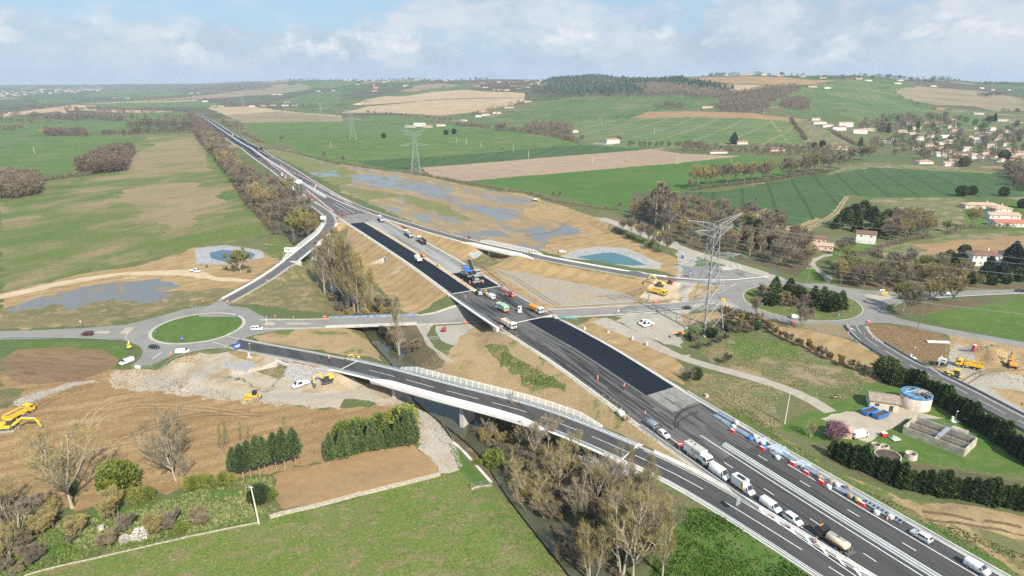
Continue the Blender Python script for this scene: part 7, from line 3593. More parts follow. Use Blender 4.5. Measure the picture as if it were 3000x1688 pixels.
def excavator(loc,rz,label,col=YEL,k=1.0,pose=((1.0,1.7),(3.0,4.4),(5.6,4.0),(6.4,1.4)),turn=.0,ram=PALU,cabc=DARK,name='excavator',wheeled=False,uc=DARK):
 t=empty(name,loc,rz,label,'excavator')
 if wheeled:
  MB().box((0,0,.95),(3.4,1.6,.5)).build('undercarriage',STEEL,t)
  wheels(t,(1.25,-1.25),1.05,.5,.45)
  MB().box((1.9,0,.5),(.15,2.4,.6)).build('dozer_blade',STEEL,t)
 else:
  for s in(1,-1):
   track(t,s*1.15,4.0,.95,.6,uc)
  MB().box((0,0,.62),(1.9,1.8,.45)).build('undercarriage',STEEL,t)
 t.scale=(k,)*3
 u=empty('upper_works',(0,0,0),turn)
 u.parent=t
 MB().cyl((0,0,.8),(0,0,1.2),.75,16).build('slew_ring',STEEL,u)
 MB().box((-.55,0,1.32),(3.5,2.6,.3),bev=.06).build('platform',DARK,u)
 MB().box((-1.45,0,1.95),(1.7,2.6,1.0),bev=.12).build('engine_cover',col,u)
 MB().box((-2.35,0,1.75),(.45,2.5,.95),bev=.14).build('counterweight',col,u)
 MB().box((.2,-.85,1.75),(1.6,.75,.6),bev=.08).build('side_box',col,u)
 pr=[(-.5,1.45),(1.15,1.45),(1.25,2.2),(.95,3.0),(-.45,3.05)]
 MB().loft([[(x,s,z)for x,z in pr]for s in(.35,1.28)]).build('operator_cab',cabc,u)
 for nm,c,d in(('cab_window',(.35,1.295,2.45),(1.1,.02,.8)),('cab_roof',(.25,.82,3.08),(1.5,.95,.08))):
  MB().box(c,d).build(nm,GLASS if nm=='cab_window' else col,u)
 MB().add([(1.19,.4,1.6),(1.19,1.22,1.6),(1.0,1.22,2.95),(1.0,.4,2.95)],[(0,1,2,3)]).build('windscreen',GLASS,u).location=(.09,0,0)
 arm(u,0,pose,col,ram=ram)
 return t
def roller(loc,rz,label,col,tandem=True,k=1.0,name='road_roller'):
 t=empty(name,loc,rz,label,'road roller')
 t.scale=(k,)*3
 def drum(x,m=STEEL):
  MB().lathe([(.05,-.85),(.58,-.85),(.62,-.8),(.62,.8),(.58,.85),(.05,.85)],22,Matrix.Translation((x,0,.62))@Matrix.Rotation(math.pi/2,4,'X')).build('drum',m,t,True)
  for s in(1,-1):
   MB().box((x,s*.95,.72),(.9,.12,.36),bev=.04).build('drum_yoke',col,t)
  MB().box((x+(.75 if x>0 else-.75),0,.85),(.25,2.0,.4),bev=.06).build('drum_frame',col,t)
 drum(1.55,pbr('polished_drum',(.42,.38,.31),.5,metal=.4,noise=(1,.15)))
 if tandem:
  drum(-1.55,MATS['polished_drum'])
 else:
  wheels(t,(-1.5,),.85,.75,.5)
 MB().box((-1.2 if not tandem else-.85,0,1.25),(2.0 if not tandem else 1.5,1.5,.75),bev=.12).build('engine_cover',col,t)
 MB().box((.55,0,1.1),(1.4,1.6,.5),bev=.08).build('platform',col if tandem else DARK,t)
 MB().box((.35,0,1.8),(.5,.5,.55),bev=.06).build('seat',DARK,t)
 mb=MB()
 for x in(-.25,1.0):
  for s in(.72,-.72):
   mb.box((x,s,1.95),(.08,.08,1.3))
 mb.build('roof_posts',DARK,t,kind='stuff')
 if not tandem:
  MB().box((.38,0,2.0),(1.1,1.35,1.0)).build('cab_glass',GLASS,t)
 MB().box((.38,0,2.66),(1.6,1.7,.12),bev=.04).build('canopy',PW if tandem and col is PW else col,t)
 MB().box((.38,0,2.78),(.2,.2,.14)).build('beacon',AMB,t)
 return t
def dozer(loc,rz,label):
 t=empty('bulldozer',loc,rz,label,'bulldozer')
 for s in(1,-1):
  track(t,s*1.05,3.8,1.1,.6,pbr('dusty_track',(.33,.26,.17),.9,noise=(2,.2)))
 MB().box((.75,0,1.35),(2.2,1.15,1.0),bev=.1).build('engine_cover',YEL,t)
 MB().box((-.6,0,1.2),(1.2,1.5,.8),bev=.08).build('hull',YEL,t)
 MB().loft([[(x,y,z)for x,y in((-1.1,-.75),(.15,-.75),(.15,.75),(-1.1,.75))]for z in(1.5,2.7)]).build('operator_cab',GLASS,t)
 MB().box((-.5,0,2.78),(1.6,1.8,.16),bev=.05).build('cab_roof',PBLK,t)
 MB().cyl((1.0,.3,1.8),(1.0,.3,2.5),.08,8).build('exhaust',DARK,t)
 pr=[(2.45,.1),(2.7,.5),(2.68,1.0),(2.9,1.5),(2.8,1.5),(2.55,1.0),(2.55,.5),(2.3,.1)]
 MB().loft([[(x,s,z)for x,z in pr]for s in(-1.75,1.75)]).build('blade',YEL,t)
 for s in(1,-1):
  MB().box((1.4,s*1.45,.55),(2.4,.2,.28)).build('push_arm',YEL,t)
  MB().cyl((2.7,s*1.5,1.5),(2.7,s*1.5,2.9),.03,6).build('mast',DARK,t)
 MB().box((-2.1,0,1.0),(.5,1.8,.4),bev=.06).build('ripper_beam',YEL,t)
 for y in(-.7,0,.7):
  MB().box((-2.35,y,.6),(.2,.2,.9),taper=.6).build('ripper_tooth',DARK,t)
 return t
def loader(loc,rz,label,col=pbr('paint_machine_grey',(.42,.42,.38),.4,noise=(1,.1)),red=False,k=1.0):
 t=empty('wheel_loader',loc,rz,label,'loader')
 t.scale=(k,)*3
 wheels(t,(1.5,-1.5),1.0,.8,.6)
 MB().box((-1.5,0,1.6),(2.0,1.6,.95),bev=.14).build('engine_cover',col,t)
 MB().box((1.2,0,1.2),(1.6,1.1,.6),bev=.08).build('front_frame',col,t)
 MB().box((0,0,2.2),(1.4,1.4,1.5),bev=.1).build('operator_cab',GLASS,t)
 MB().box((0,0,3.02),(1.6,1.6,.12),bev=.04).build('cab_roof',DARK if not red else col,t)
 for s in(1,-1):
  MB().loft([[(.9,s*.55,1.9),(.9,s*.75,1.9),(.9,s*.75,1.55),(.9,s*.55,1.55)],[(3.1,s*.55,.9),(3.1,s*.75,.9),(3.1,s*.75,.55),(3.1,s*.55,.55)]]).build('lift_arm',col,t)
 pr=[(3.0,.25),(4.1,.05),(4.15,.15),(3.3,.45),(3.1,1.0),(3.5,1.4),(3.4,1.45),(2.9,1.0)]
 MB().loft([[(x,s,z)for x,z in pr]for s in(-1.3,1.3)]).build('bucket',PCREAM if not red else STEEL,t)
 MB().box((-2.5,0,.95),(.3,2.2,.5),bev=.05).build('counterweight',col,t)
 return t
def paver(loc,rz,label):
 t=empty('asphalt_paver',loc,rz,label,'paver')
 for s in(1,-1):
  track(t,s*1.0,3.4,.8,.45)
 MB().box((-.3,0,1.25),(3.4,2.3,1.0),bev=.1).build('body',pbr('machine_grey',(.35,.35,.33),.5,noise=(1,.15)),t)
 for s in(1,-1):
  MB().add([(1.3,s*.1,.7),(3.0,s*.1,.7),(3.0,s*1.6,1.3),(1.3,s*1.6,1.3)],[(0,1,2,3)if s>0 else(3,2,1,0)]).build('hopper_wing',STEEL,t)
 MB().box((2.0,0,.75),(1.7,2.6,.1)).build('hot_mix',ASPH,t)
 mb=MB()
 for x in(-1.7,.4):
  for s in(1.05,-1.05):
   mb.box((x,s,2.4),(.09,.09,1.4))
 mb.build('roof_posts',DARK,t,kind='stuff')
 MB().box((-.65,0,3.15),(3.0,2.7,.14),bev=.04).build('canopy',PALU,t)
 MB().box((-2.6,0,.45),(1.2,5.6,.55),bev=.06).build('screed',pbr('screed_steel',(.40,.37,.31),.5,metal=.3,noise=(1,.2)),t)
 MB().box((-2.5,0,1.0),(.8,3.4,.12)).build('walkway',STEEL,t)
 for s in(1,-1):
  MB().box((-.4,s*1.05,1.9),(.5,.5,.9),bev=.06).build('seat',DARK,t)
 return t
 # the motorway in front
car(at(8,2430,392),TOW,'white hatchback parked between grey van and white box truck')
van(at(0,1905,1248),AWAY,'grey van by the lone worker, its rear doors toward the viewer',5.0,1.95,.96,PGREY)
box_truck(at(9,95,555),TOW,'white laboratory truck with a long box body and roof hatches by the barrier')
van(at(9,275,690),TOW,'tall white panel van with an amber beacon parked behind the box truck',5.9,2.5,1.02,beacon=True)
box_van(at(9,455,800),TOW,'white box van with black solar panels and open yellow side door')
van(at(9,660,935),TOW,'white panel van parked on the painted chevrons, nearest the barrier end',5.3,1.95,.96)
car(at(9,830,1040),TOW,'small white van with side windows parked on the painted chevrons',PW,[(2.2,.36,.74,.8,.8),(2.0,.25,.92,.98,.9),(1.3,.24,1.08,1.14,.93),(.6,.24,1.12,1.76,.93),(-1.5,.24,1.14,1.8,
.93),
(-2.05,
.24,
1.12,
1.7,
.92),
(-2.2,
.3,
1.0,
1.06,
.9)],
'van',
'van')
tanker(at(9,1130,1215),AWAY,'cream tank truck with a black cab standing on the chevrons at lower right',PBLK,PCREAM,stripe=PORN)
car(at(9,1795,1165),AWAY,'white crossover car parked on right hard shoulder, bottom right',PW,SUV,r=.36)
van(at(9,2215,1405),TOW,'white panel van parked at the bottom right corner by the edge wall',4.6,1.85,.93)
van(at(9,1335,400),math.radians(20),'tall white van in the yard of the water works',5.6,2.4,1.0)
# machines on and behind the bridge
van(at(5,1128,800),AWAY+.05,'white van among the machines on the far end of the bridge',5.6,2.3,1.0)
sweeper(at(5,1212,895),AWAY+.08,'green road sweeper truck driving away across the bridge')
roller(at(5,1345,905),math.radians(-88),'white tandem roller in the middle of the bridge',PW)
roller(at(5,1278,790),TOW+.25,'red tandem roller by the far right edge of the bridge',PRED,k=1.15)
dumper(at(5,1470,905),TOW+.1,'white truck with an orange tipper body at the right edge of the bridge',PW,PORN,None,(2.9,-1.6,-2.9),tarp=PORN)
dumper(at(5,1262,1020),TOW+.06,'white truck with cream body just below the near bridge joint',PW,PCREAM,pbr('sand',(.52,.41,.27),.95,noise=(1,.15)),(3.0,1.6,-1.9,-3.1))
loader(at(5,1035,775),AWAY-.05,'grey wheel loader with cream bucket at the far bridge joint')
roller(at(5,1090,770),AWAY,'small yellow roller half hidden behind the white van',YEL,k=.7)
paver(at(5,1012,672),AWAY,'front asphalt paver with grey canopy laying fresh black asphalt')
paver(at(5,1022,628),AWAY,'rear asphalt paver working beside the front one')
dumper(at(5,945,640),AWAY,'tipper truck with blue tarpaulin, body raised into the front paver',PW,PALU,ASPH,(3.0,1.6,-1.9,-3.1),tilt=.5,tarp=TARP)
dumper(at(5,955,596),AWAY,'tipper truck with steeply raised body feeding the rear paver',PW,PALU,ASPH,(3.0,1.6,-1.9,-3.1),tilt=.85)
dumper(at(5,578,522),AWAY-.05,'white tipper truck loaded with sand on fresh black asphalt',PW,PW,MATS['sand'],(2.6,-1.5,-2.7))
excavator(at(5,612,490),AWAY,'small excavator with upright black arm beside the sand truck',PORN,.62,((.6,1.7),(1.2,4.6),(2.0,5.6),(3.2,3.6)),.4,DARK,cabc=PBLK)
roller(at(5,733,558),AWAY,'small yellow roller on the sand strip between carriageways',YEL,k=.62)
semi(at(5,297,220),AWAY-.15,'articulated tipper with a dark cover at the far end of the works',PW,PALU)
semi(at(5,505,335),AWAY-.05,'silver articulated tipper, first of the two queuing on the milled lane')
semi(at(5,605,385),AWAY-.05,'silver articulated tipper with its tailgate open, second in the queue',open_=True)
loader(at(5,8,190),math.radians(10),'red loader with a black cab at the closed slip-road junction',PRED,True,.9)
# right-hand works
tanker(at(5,1463,70),math.radians(-8),'yellow tank truck on the earth beside the flooded meadow',YEL,PALU)
excavator(at(5,962,350),math.radians(170),'mini excavator in red at the edge of the flooded meadow',PRED,.5,turn=.1)
excavator(at(5,2478,690),math.radians(172),'red excavator near the end of right slip road',PRED,.68,((1.0,1.7),(2.4,4.2),(4.6,4.0),(5.4,1.6)),.05,cabc=PBLK)
dumper(at(5,2390,772),math.radians(-42),'yellow four-axle tipper truck waiting beneath the yellow excavator',YEL,YEL,SOILM)
excavator(at(5,2400,712),math.radians(165),'yellow excavator loading the tipper near the grey basin',YEL,1.0,((1.0,1.7),(2.2,4.6),(4.2,6.2),(6.2,4.4)),.2)
van(at(5,1668,458),math.radians(12),'small white van beside the teal pond',4.4,1.8,.92)
flatbed(at(5,2310,1010),math.radians(215),'nearer white flatbed pickup in the works yard below the guardrail')
flatbed(at(5,2285,995),math.radians(212),'white flatbed pickup behind the nearer one in the works yard')
excavator(at(5,2550,1085),math.radians(195),'orange excavator with lowered arm beside the red toilet cabin',PORN,.7,((1.0,1.7),(2.8,2.8),(5.0,2.2),(6.6,.9)),.1)
excavator(at(6,1945,1310),math.radians(205),'white excavator digging beside the new slip road',PW,1.0,((1.0,1.7),(2.0,4.4),(3.6,4.2),(3.9,1.2)),.35,cabc=PW)
dumper(at(6,2155,1325),math.radians(146),'long yellow four-axle tipper truck at the right-hand works',YEL,YEL,SOILM,sign=True)
roller(at(6,2045,1395),math.radians(-25),'yellow single-drum soil compactor near the white excavator',YEL,False,1.15,'soil_compactor')
excavator(at(6,2475,1320),math.radians(75),'orange excavator with dark upright arm at the right edge',PORN,.95,((.8,1.7),(1.6,4.6),(3.2,5.4),(4.6,3.2)),-.2,GALV,cabc=PBLK)
# left-hand works and roads
excavator(at(7,70,360),math.radians(12),'large yellow excavator at the left edge reaching over brown earth',YEL,1.15,((1.0,1.7),(3.6,3.7),(6.8,3.4),(7.9,.8)),-.05,TARP,uc=pbr('dusty_metal',(.33,.30,.26),
.8))
dumper(at(7,150,250),math.radians(76),'yellow earth-moving truck loaded with soil behind the large excavator',YEL,YEL,SOILM,(3.2,1.6,-1.9,-3.2),sign=True)
dozer(at(7,1915,112),math.radians(186),'yellow bulldozer with a dark cab on the grey haul road')
flatbed(at(0,882,1132),math.radians(222),'white dropside pickup between the bulldozer and the excavator')
excavator(at(0,958,1120),math.radians(205),'yellow excavator with a flat grading bucket beside lower bridge',YEL,.95,((.9,1.7),(2.6,4.2),(4.8,3.8),(4.6,.9)),.2,TARP)
excavator(at(0,1045,1054),math.radians(200),'small yellow excavator half hidden behind the lower slip road',YEL,.5)
excavator(at(4,978,1180),math.radians(120),'yellow wheeled excavator parked on the pavement of left roundabout',YEL,.6,((.6,1.7),(1.4,4.4),(2.2,5.2),(3.0,3.4)),0,wheeled=True)
excavator(at(5,772,1050),math.radians(60),'red mini excavator beside the site gate below the bridge',PRED,.5,((.8,1.7),(1.8,4.6),(3.2,4.4),(3.8,2.0)),.1)
car(at(4,660,1080),math.radians(178),'dark maroon people carrier on the road left of the roundabout',PMAR,[(2.2,.36,.74,.8,.8),(2.0,.25,.92,.98,.9),(1.3,.24,1.08,1.14,.93),(.6,.24,1.12,1.76,.93),(-1.5,
.24,
1.14,
1.8,
.93),
(-2.05,
.24,
1.12,
1.7,
.92),
(-2.2,
.3,
1.0,
1.06,
.9)],
'car',
'people_carrier')
car(at(4,1165,1178),math.radians(-14),'dark blue hatchback driving round the left roundabout',PDARK)
van(at(4,1380,1215),math.radians(12),'white van entering the gravel works from the roundabout',4.9,1.9,.95)
van(at(4,1940,1042),math.radians(8),'white minibus with side windows leaving left roundabout',4.8,1.9,.95,win=3)
van(at(4,958,1292),math.radians(-118),'white van parked on the pavement by the site entrance',5.0,1.95,.95)
flatbed(at(4,1475,603),math.radians(-14),'white pickup on the sandy track below the left pond')
t=empty('minibus',at(4,2200,455),math.radians(4),'long white lorry half hidden by the upper slip-road screen','lorry')
MB().box((0,0,1.7),(8.5,2.4,2.5),bev=.15).build('body',PW,t)
for x in(-3,-1.5,0,1.5,3):
 MB().box((x,-1.21,2.0),(1.1,.03,.7)).build('window',GLASS,t)
wheels(t,(3,-2.8),1.0,.48,.35)
van(at(6,858,955),math.radians(-12),'white van circling the right roundabout',4.6,1.85,.93)
car(at(6,330,882),math.radians(-3),'white estate car on the local road right of the pylon',PW,SUV)
car(at(6,28,882),math.radians(178),'black hatchback on the local road left of the pylon',PBLK)
van(at(6,1988,782),math.radians(172),'grey van on the road east of the right roundabout',4.4,1.8,.92,PGREY)
car(at(6,2545,752),math.radians(172),'black car on the road at the right edge',PBLK)
van(at(0,500+1682/5.152,300+1108/5.152),TOW,'white van on the open far carriageway before the gantry',6.0,2.6,1.05)
car(at(0,500+1733/5.152,300+1148/5.152),TOW,'white car following the van on the far carriageway')
van(at(0,500+938/5.152,300+508/5.152),AWAY,'white van far up the motorway',6.0,2.8,1.1)
van(at(0,500+610/5.152,300+380/5.152),AWAY,'white lorry at the far end of the motorway',9.0,3.4,1.2)
semi(at(0,500+1372/5.152,300+715/5.152),AWAY,'black-backed works lorry on the hard shoulder by the pale basin',PRED,PBLK,True)
# people
def person_mesh(pose):
 """one continuous skinned body; pose sets how far legs and arms swing"""
 st,ar=pose
 J={'hip':(0,0,.95),'chest':(.02,0,1.32),'neck':(.02,0,1.50),'head':(.04,0,1.66)}
 E_=[('hip','chest'),('chest','neck'),('neck','head')]
 Rr={'hip':.15,'chest':.18,'neck':.06,'head':.105}
 for s,n in((1,'l'),(-1,'r')):
  k=st*s
  for nm,p,r in(('th',(.02,.11*s,.86),.10),('kn',(.16*k+.03,.11*s,.48),.065),('an',(.24*k-.03,.11*s,.09),.05),('to',(.24*k+.13,.12*s,.04),.045),('sh',(.02,.21*s,1.40),.08),('el',(-.12*k*ar+.02,.29*s,1.12),
.052),
('wr',
(-.2*k*ar+.12*ar,
.27*s,
.88),
.04),
('ha',
(-.22*k*ar+.16*ar,
.26*s,
.79),
.045)):
   J[n+nm]=p
   Rr[n+nm]=r
  E_+=[('hip',n+'th'),(n+'th',n+'kn'),(n+'kn',n+'an'),(n+'an',n+'to'),('chest',n+'sh'),(n+'sh',n+'el'),(n+'el',n+'wr'),(n+'wr',n+'ha')]
 ks=list(J)
 me=bpy.data.meshes.new('person_frame')
 me.from_pydata([J[k]for k in ks],[(ks.index(a),ks.index(b))for a,b in E_],[])
 o=bpy.data.objects.new('person_frame',me)
 COL.objects.link(o)
 o.modifiers.new('skin','SKIN')
 for i,k in enumerate(ks):
  sv=me.skin_vertices[0].data[i]
  sv.radius=(Rr[k],Rr[k])
  sv.use_root=k=='hip'
 o.modifiers.new('smooth','SUBSURF').levels=1
 bpy.context.view_layer.update()
 m2=bpy.data.meshes.new_from_object(o.evaluated_get(bpy.context.evaluated_depsgraph_get()))
 bpy.data.objects.remove(o)
 return m2
SKIN=pbr('skin',(.55,.34,.25),.6)
HIVIS=pbr('hi_vis_orange',(.95,.18,.05),.7)
NAVY=pbr('work_navy',(.03,.04,.07),.8)
BAND=pbr('reflective_band',(.75,.75,.70),.4)
PBASE=[]
for pose,legs in(((.2,.3),HIVIS),((1.0,.9),NAVY),((.5,1.5),HIVIS),((.3,.8),NAVY)):
 m=person_mesh(pose)
 m.name='person'
 for q in(HIVIS,legs,SKIN,BLACKM,BAND):
  m.materials.append(q)
 for p in m.polygons:
  z,y=p.center.z,abs(p.center.y)
  p.material_index=3 if z<.12 else 1 if z<.92 else 2 if(z>1.5 or(y>.22 and z<.9))else 4 if 1.05<z<1.1 and y<.2 else 0
  p.use_smooth=True
 PBASE.append(m)
HELM=MB().lathe([(.16,1.69),(.13,1.71),(.125,1.77),(.08,1.83),(.01,1.85)],12,Matrix.Translation((.04,0,0))).mesh('helmet',PW,True)
def person(loc,label,v=0,rz=None):
 t=link('person',PBASE[v])
 t.location,t.rotation_euler=loc,(0,0,PRNG.uniform(0,6.28)if rz is None else rz)
 t.scale=(1.06,)*3
 link('helmet',HELM,t)
 return tag(t,label,'person')
zA=lambda x,y:(1550+x/5.152,980+y/5.152)
zB=lambda x,y:(1000+x/5.152,620+y/5.152)
def atp(p):
 return at(0,p[0],p[1])
for p,lab,v,rz in((zA(1040,705),'worker in orange walking alone on the tracked asphalt, left of a pair',2,AWAY),(zA(1435,828),'worker in orange walking on the tracked asphalt beside the fresh strip',1,
TOW),
(zA(1748,
1250),
'worker in orange jacket standing behind the grey van',
3,
1),
(zB(1342,
795),
'worker in orange on sand strip near the loaded white tipper',
3,
2),
(zB(1683,
968),
'worker on the sand strip halfway to the pavers',
1,
3),
(zB(1832,
1080),
'worker in orange on the sand strip left of the front paver',
0,
0),
(zB(1880,
1145),
'worker with light trousers nearest the wheel loader',
3,
1),
(zB(1945,
1105),
'worker at the left end of the front paver screed',
0,
2),
(zB(2006,
1108),
'worker behind the middle of the front paver screed',
1,
3),
(zB(2125,
1085),
'left worker of a pair at the right end of the screed',
0,
4),
(zB(2146,
1095),
'right worker of a pair at the right end of the screed',
2,
5),
(zB(2138,
970),
'worker in orange beside the rear paver',
2,
0),
(zB(2438,
1205),
'left worker of a pair by the red roller',
0,
1),
(zB(2462,
1205),
'right worker of a pair by the red roller',
2,
3),
(zB(1100,
478),
'worker between the two queuing silver tippers',
0,
2),
(zB(1237,
705),
'worker beside the small excavator with upright arm',
0,
2),
((1596,
918),
'worker standing at the front of the orange tipper truck',
0,
1),
((965,
1058),
'worker in orange walking on the lower slip road',
1,
AWAY),
((500,
1045),
'worker standing at the edge of the left roundabout',
0,
1),
((1915,
964),
'worker in the yard right of the white pickups',
0,
2),
(zA(1,
1)if False else(1300+415/6.44,
740+890/6.44),
'worker in red bending at the left rail of the bridge',
2,
1)):
 person(atp(p),lab,v,rz)
 # poles, lamps, signs
WOOD=pbr('pole_wood',(.23,.16,.11),.9,noise=(1,.2))
POLEW=pbr('pole_concrete',(.62,.58,.53),.8,noise=(.6,.1))
def pole(loc,h,label,mat=POLEW,r=.16,lean=.0,insul=True):
 t=empty('utility_pole',loc,0,label,'pole')
 MB().tube([(0,0,-.2),(lean*h*.5,0,h*.5),(lean*h,0,h)],[r*1.25,r,r*.7],8).build('shaft',mat,t)
 if insul:
  MB().box((lean*h,0,h-.35),(1.1,.12,.12)).build('crossarm',mat,t)
  for s in(-.45,0,.45):
   MB().cyl((lean*h+s,0,h-.28),(lean*h+s,0,h-.05),.06,6).build('insulator',TEAL,t)
 return t
for k,x,y,h,lab,m,r,ln in((9,768,300,11,'tall white concrete pole right of the stacked guardrails',POLEW,.17,.03),(7,1953,1055,10.5,'white concrete pole on the garden edge at bottom left',POLEW,.18,-.06),
(6,
1018,
1210,
11,
'pale metal pole in the cut hedge south of the roundabout',
GALV,
.16,
.05),
(6,
1762,
1062,
11,
'leaning brown wooden pole on the ploughed island',
WOOD,
.16,
.08),
(6,
2240,
720,
7,
'short wooden pole before the cedars',
WOOD,
.14,
.06),
(6,
1062,
545,
7.5,
'wooden pole beside the narrow lane',
WOOD,
.13,
.03),
(6,
2010,
545,
9,
'wooden pole left of the hip-roofed house',
WOOD,
.13,
.03),
(5,
2540,
1020,
5,
'thin dark pole at the edge of the works yard',
WOOD,
.08,
.1),
(2,
942,
1095,
12,
'pale pole in the green field, tallest of the line',
POLEW,
.25,
0),
(2,
868,
1080,
9,
'pale pole in the green field, left of the tallest',
POLEW,
.2,
0),
(2,
1052,
1110,
9,
'pale pole in the green field, right of the tallest',
POLEW,
.22,
0),
(2,
1297,
1145,
11,
'slim pole before the ploughed strip',
POLEW,
.2,
0),
(2,
1411,
1195,
11,
'pole on the upper edge of the ploughed strip',
POLEW,
.22,
0),
(2,
1897,
1235,
12,
'pole inside the ploughed strip',
POLEW,
.2,
0),
(2,
2531,
1242,
11,
'pole at the right end of the ploughed strip',
POLEW,
.2,
0),
(3,
363,
1258,
12,
'pole in the bright field left of the tree row',
POLEW,
.2,
0),
(2,
1961,
938,
14,
'pole on the green hillside above the hidden farm',
POLEW,
.28,
0),
(2,
2360,
1015,
14,
'pole on the striped green hillside',
POLEW,
.28,
0),
(2,
2184,
752,
14,
'pole at the foot of the pine wood',
POLEW,
.28,
0),
(3,
610,
865,
15,
'pole on the brown field below the valley wood',
POLEW,
.3,
0),
(1,
2496,
1117,
11,
'pole in the green field right of the pale basin',
POLEW,
.2,
0),
(1,
262,
1157,
11,
'pole in the far left green field',
POLEW,
.22,
0),
(5,
60,
922,
9,
'reddish pole by the local-road bridge',
WOOD,
.12,
0),
(5,
430,
940,
11,
'pale pole beside the lone poplar',
POLEW,
.12,
0)):
 pole(at(k,x,y),h,lab,m,r,ln)
def lamp(loc,h,label,rz=.0):
 t=empty('street_lamp',loc,rz,label,'street lamp')
 MB().tube([(0,0,0),(0,0,h)],[.14,.08],8).build('pole',GALV,t)
 for s in(1,-1):
  MB().tube([(0,0,h-.1),(s*.9,0,h+.15)],.05,5).build('arm',GALV,t)
  MB().box((s*1.15,0,h+.16),(.7,.28,.14),bev=.04).build('lamp_head',GALV,t)
lamp(at(6,925,782),14,'tall double-headed street lamp on the right roundabout island')
for k,x,y,h,lab in((6,1735,1252,4.5,'camera post on a concrete pad right of the new slip road'),(0,735,1046,5.5,'lamp post with white cabinet by the lower slip road'),(9,2053,282,3.5,'small lamp beside the water-works basin')):
 t=empty('camera_post',at(k,x,y),0,lab,'post')
 MB().cyl((0,0,0),(0,0,h),.07,6).build('pole',GALV,t)
 MB().box((.15,0,h),(.5,.25,.22),bev=.04).build('head',PW,t)
 MB().box((0,0,.06),(2.4,1.8,.12)).build('concrete_pad',WHITE,t)
 MB().box((-.7,.3,.75),(.55,.6,1.4),bev=.03).build('cabinet',PW,t)
def disc_sign(loc,label,r=.45,h=2.0,kind='noentry',rz=-1.57,pad=False):
 t=empty('road_sign',loc,rz,label,'road sign')
 MB().cyl((0,0,0),(0,0,h),.04,6).build('post',GALV,t)
 Mx=Matrix.Translation((.06,0,h))@Matrix.Rotation(math.pi/2,4,'Y')
 MB().lathe([(.01,.03),(r,.03),(r,-.01),(.01,-.01)],20,Mx).build('disc',BLUE if kind=='keep' else PW if kind=='limit' else RED,t)
 if kind=='noentry':
  MB().box((.1,0,h),(.02,r*1.45,r*.36)).build('white_bar',PAINT_W,t)
 elif kind=='keep':
  MB().box((.1,0,h),(.02,r*.25,r*1.2),Matrix.Translation((0,0,h))@Matrix.Rotation(.75,4,'X')@Matrix.Translation((0,0,-h))).build('white_arrow',PAINT_W,t)
 else:
  MB().lathe([(r*.72,.05),(r,.05),(r,.03),(r*.72,.03)],20,Mx).build('red_ring',RED,t)
 if pad:
  MB().box((0,0,.1),(1.0,1.0,.2)).build('concrete_foot',WHITE,t)
for k,x,y,kind,r,h,lab in((0,1990,1328,'noentry',.75,3.0,'large no-entry sign on a concrete foot beside the white laboratory truck'),(4,1535,850,'noentry',.5,1.9,'no-entry sign on the outer side of the upper slip road foot'),
(4,
1720,
852,
'noentry',
.55,
2.2,
'no-entry sign at the inner foot of the upper slip road'),
(4,
1895,
690,
'noentry',
.5,
1.9,
'no-entry sign beside the white cabinet on the slip road'),
(4,
2015,
690,
'noentry',
.5,
1.9,
'no-entry sign on the inner wall of the upper slip road'),
(4,
1378,
1130,
'keep',
.7,
1.6,
'blue keep-right sign at the near edge of the left roundabout island'),
(4,
1788,
948,
'keep',
.45,
1.2,
'blue keep-right sign at the right end of left island'),
(4,
1178,
1072,
'keep',
.45,
1.2,
'small sign at the left end of the left island'),
(6,
1175,
945,
'keep',
.6,
1.5,
'blue keep-right sign on the near rim of right island'),
(6,
598,
860,
'keep',
.45,
1.2,
'blue keep-right sign at the left rim of right island'),
(5,
2088,
925,
'limit',
.6,
2.0,
'red-ringed white sign at the entrance of the works yard'),
(4,
615,
1018,
'limit',
.5,
2.6,
'double red-ringed sign left of the left roundabout'),
(0,
835,
645+0,
'limit',
.5,
2.5,
'white and red sign board near the closed slip road')):
 disc_sign(at(k,x,y),lab,r,h,kind,pad=r>.7)
def board(loc,label,w,h,z,mat,rz=.0,legs=2,back=None,name='sign_board'):
 t=empty(name,loc,rz,label,'sign')
 for s in((-1,1)if legs==2 else(0,)):
  MB().cyl((s*w*.32,.06,0),(s*w*.32,.06,z+h),.06,6).build('post',GALV,t)
 MB().box((0,0,z+h/2),(w,.06,h),bev=.02).build('face',mat,t)
 if back:
  MB().box((0,-.045,z+h*.5),(w*.8,.02,h*.14)).build('lettering_band',back,t)
  MB().box((0,-.045,z+h*.25),(w*.55,.02,h*.12)).build('lettering_band',back,t)
board(at(4,1795,1195),'blue direction sign at the start of the lower slip road',2.6,2.2,1.0,BLUE,.9,back=PAINT_W)
board(at(0,1700+1660/5.152,600+1100/5.152),'tall blue sign at the end of right slip road',2.0,3.2,1.0,BLUE,1.0,back=PAINT_W)
board(at(6,690,625),'narrow blue sign behind the right roundabout',.8,2.6,.8,BLUE,.5)
board(at(6,300,850),'yellow detour sign on the splitter island right of the pylon',2.0,1.3,1.8,YELSIGN,.0,1,PBLK)
board(at(6,1520,785),'yellow detour signs on the east splitter island',2.6,1.2,1.0,YELSIGN,.0,1,PBLK)
board(at(6,1498,785),'white direction sign above the yellow ones on east splitter island',2.4,.9,2.6,PW,0,1,PBLK)
board(at(0,1700+815/5.152,600+400/5.152),'yellow works sign beside the dusty road, farther one',2.8,2.2,2.6,YELSIGN,-.5,2,PBLK)
board(at(0,1700+1190/5.152,600+560/5.152),'yellow works sign beside the dusty road, nearer one',2.8,2.2,4.2,YELSIGN,-.5,2,PBLK)
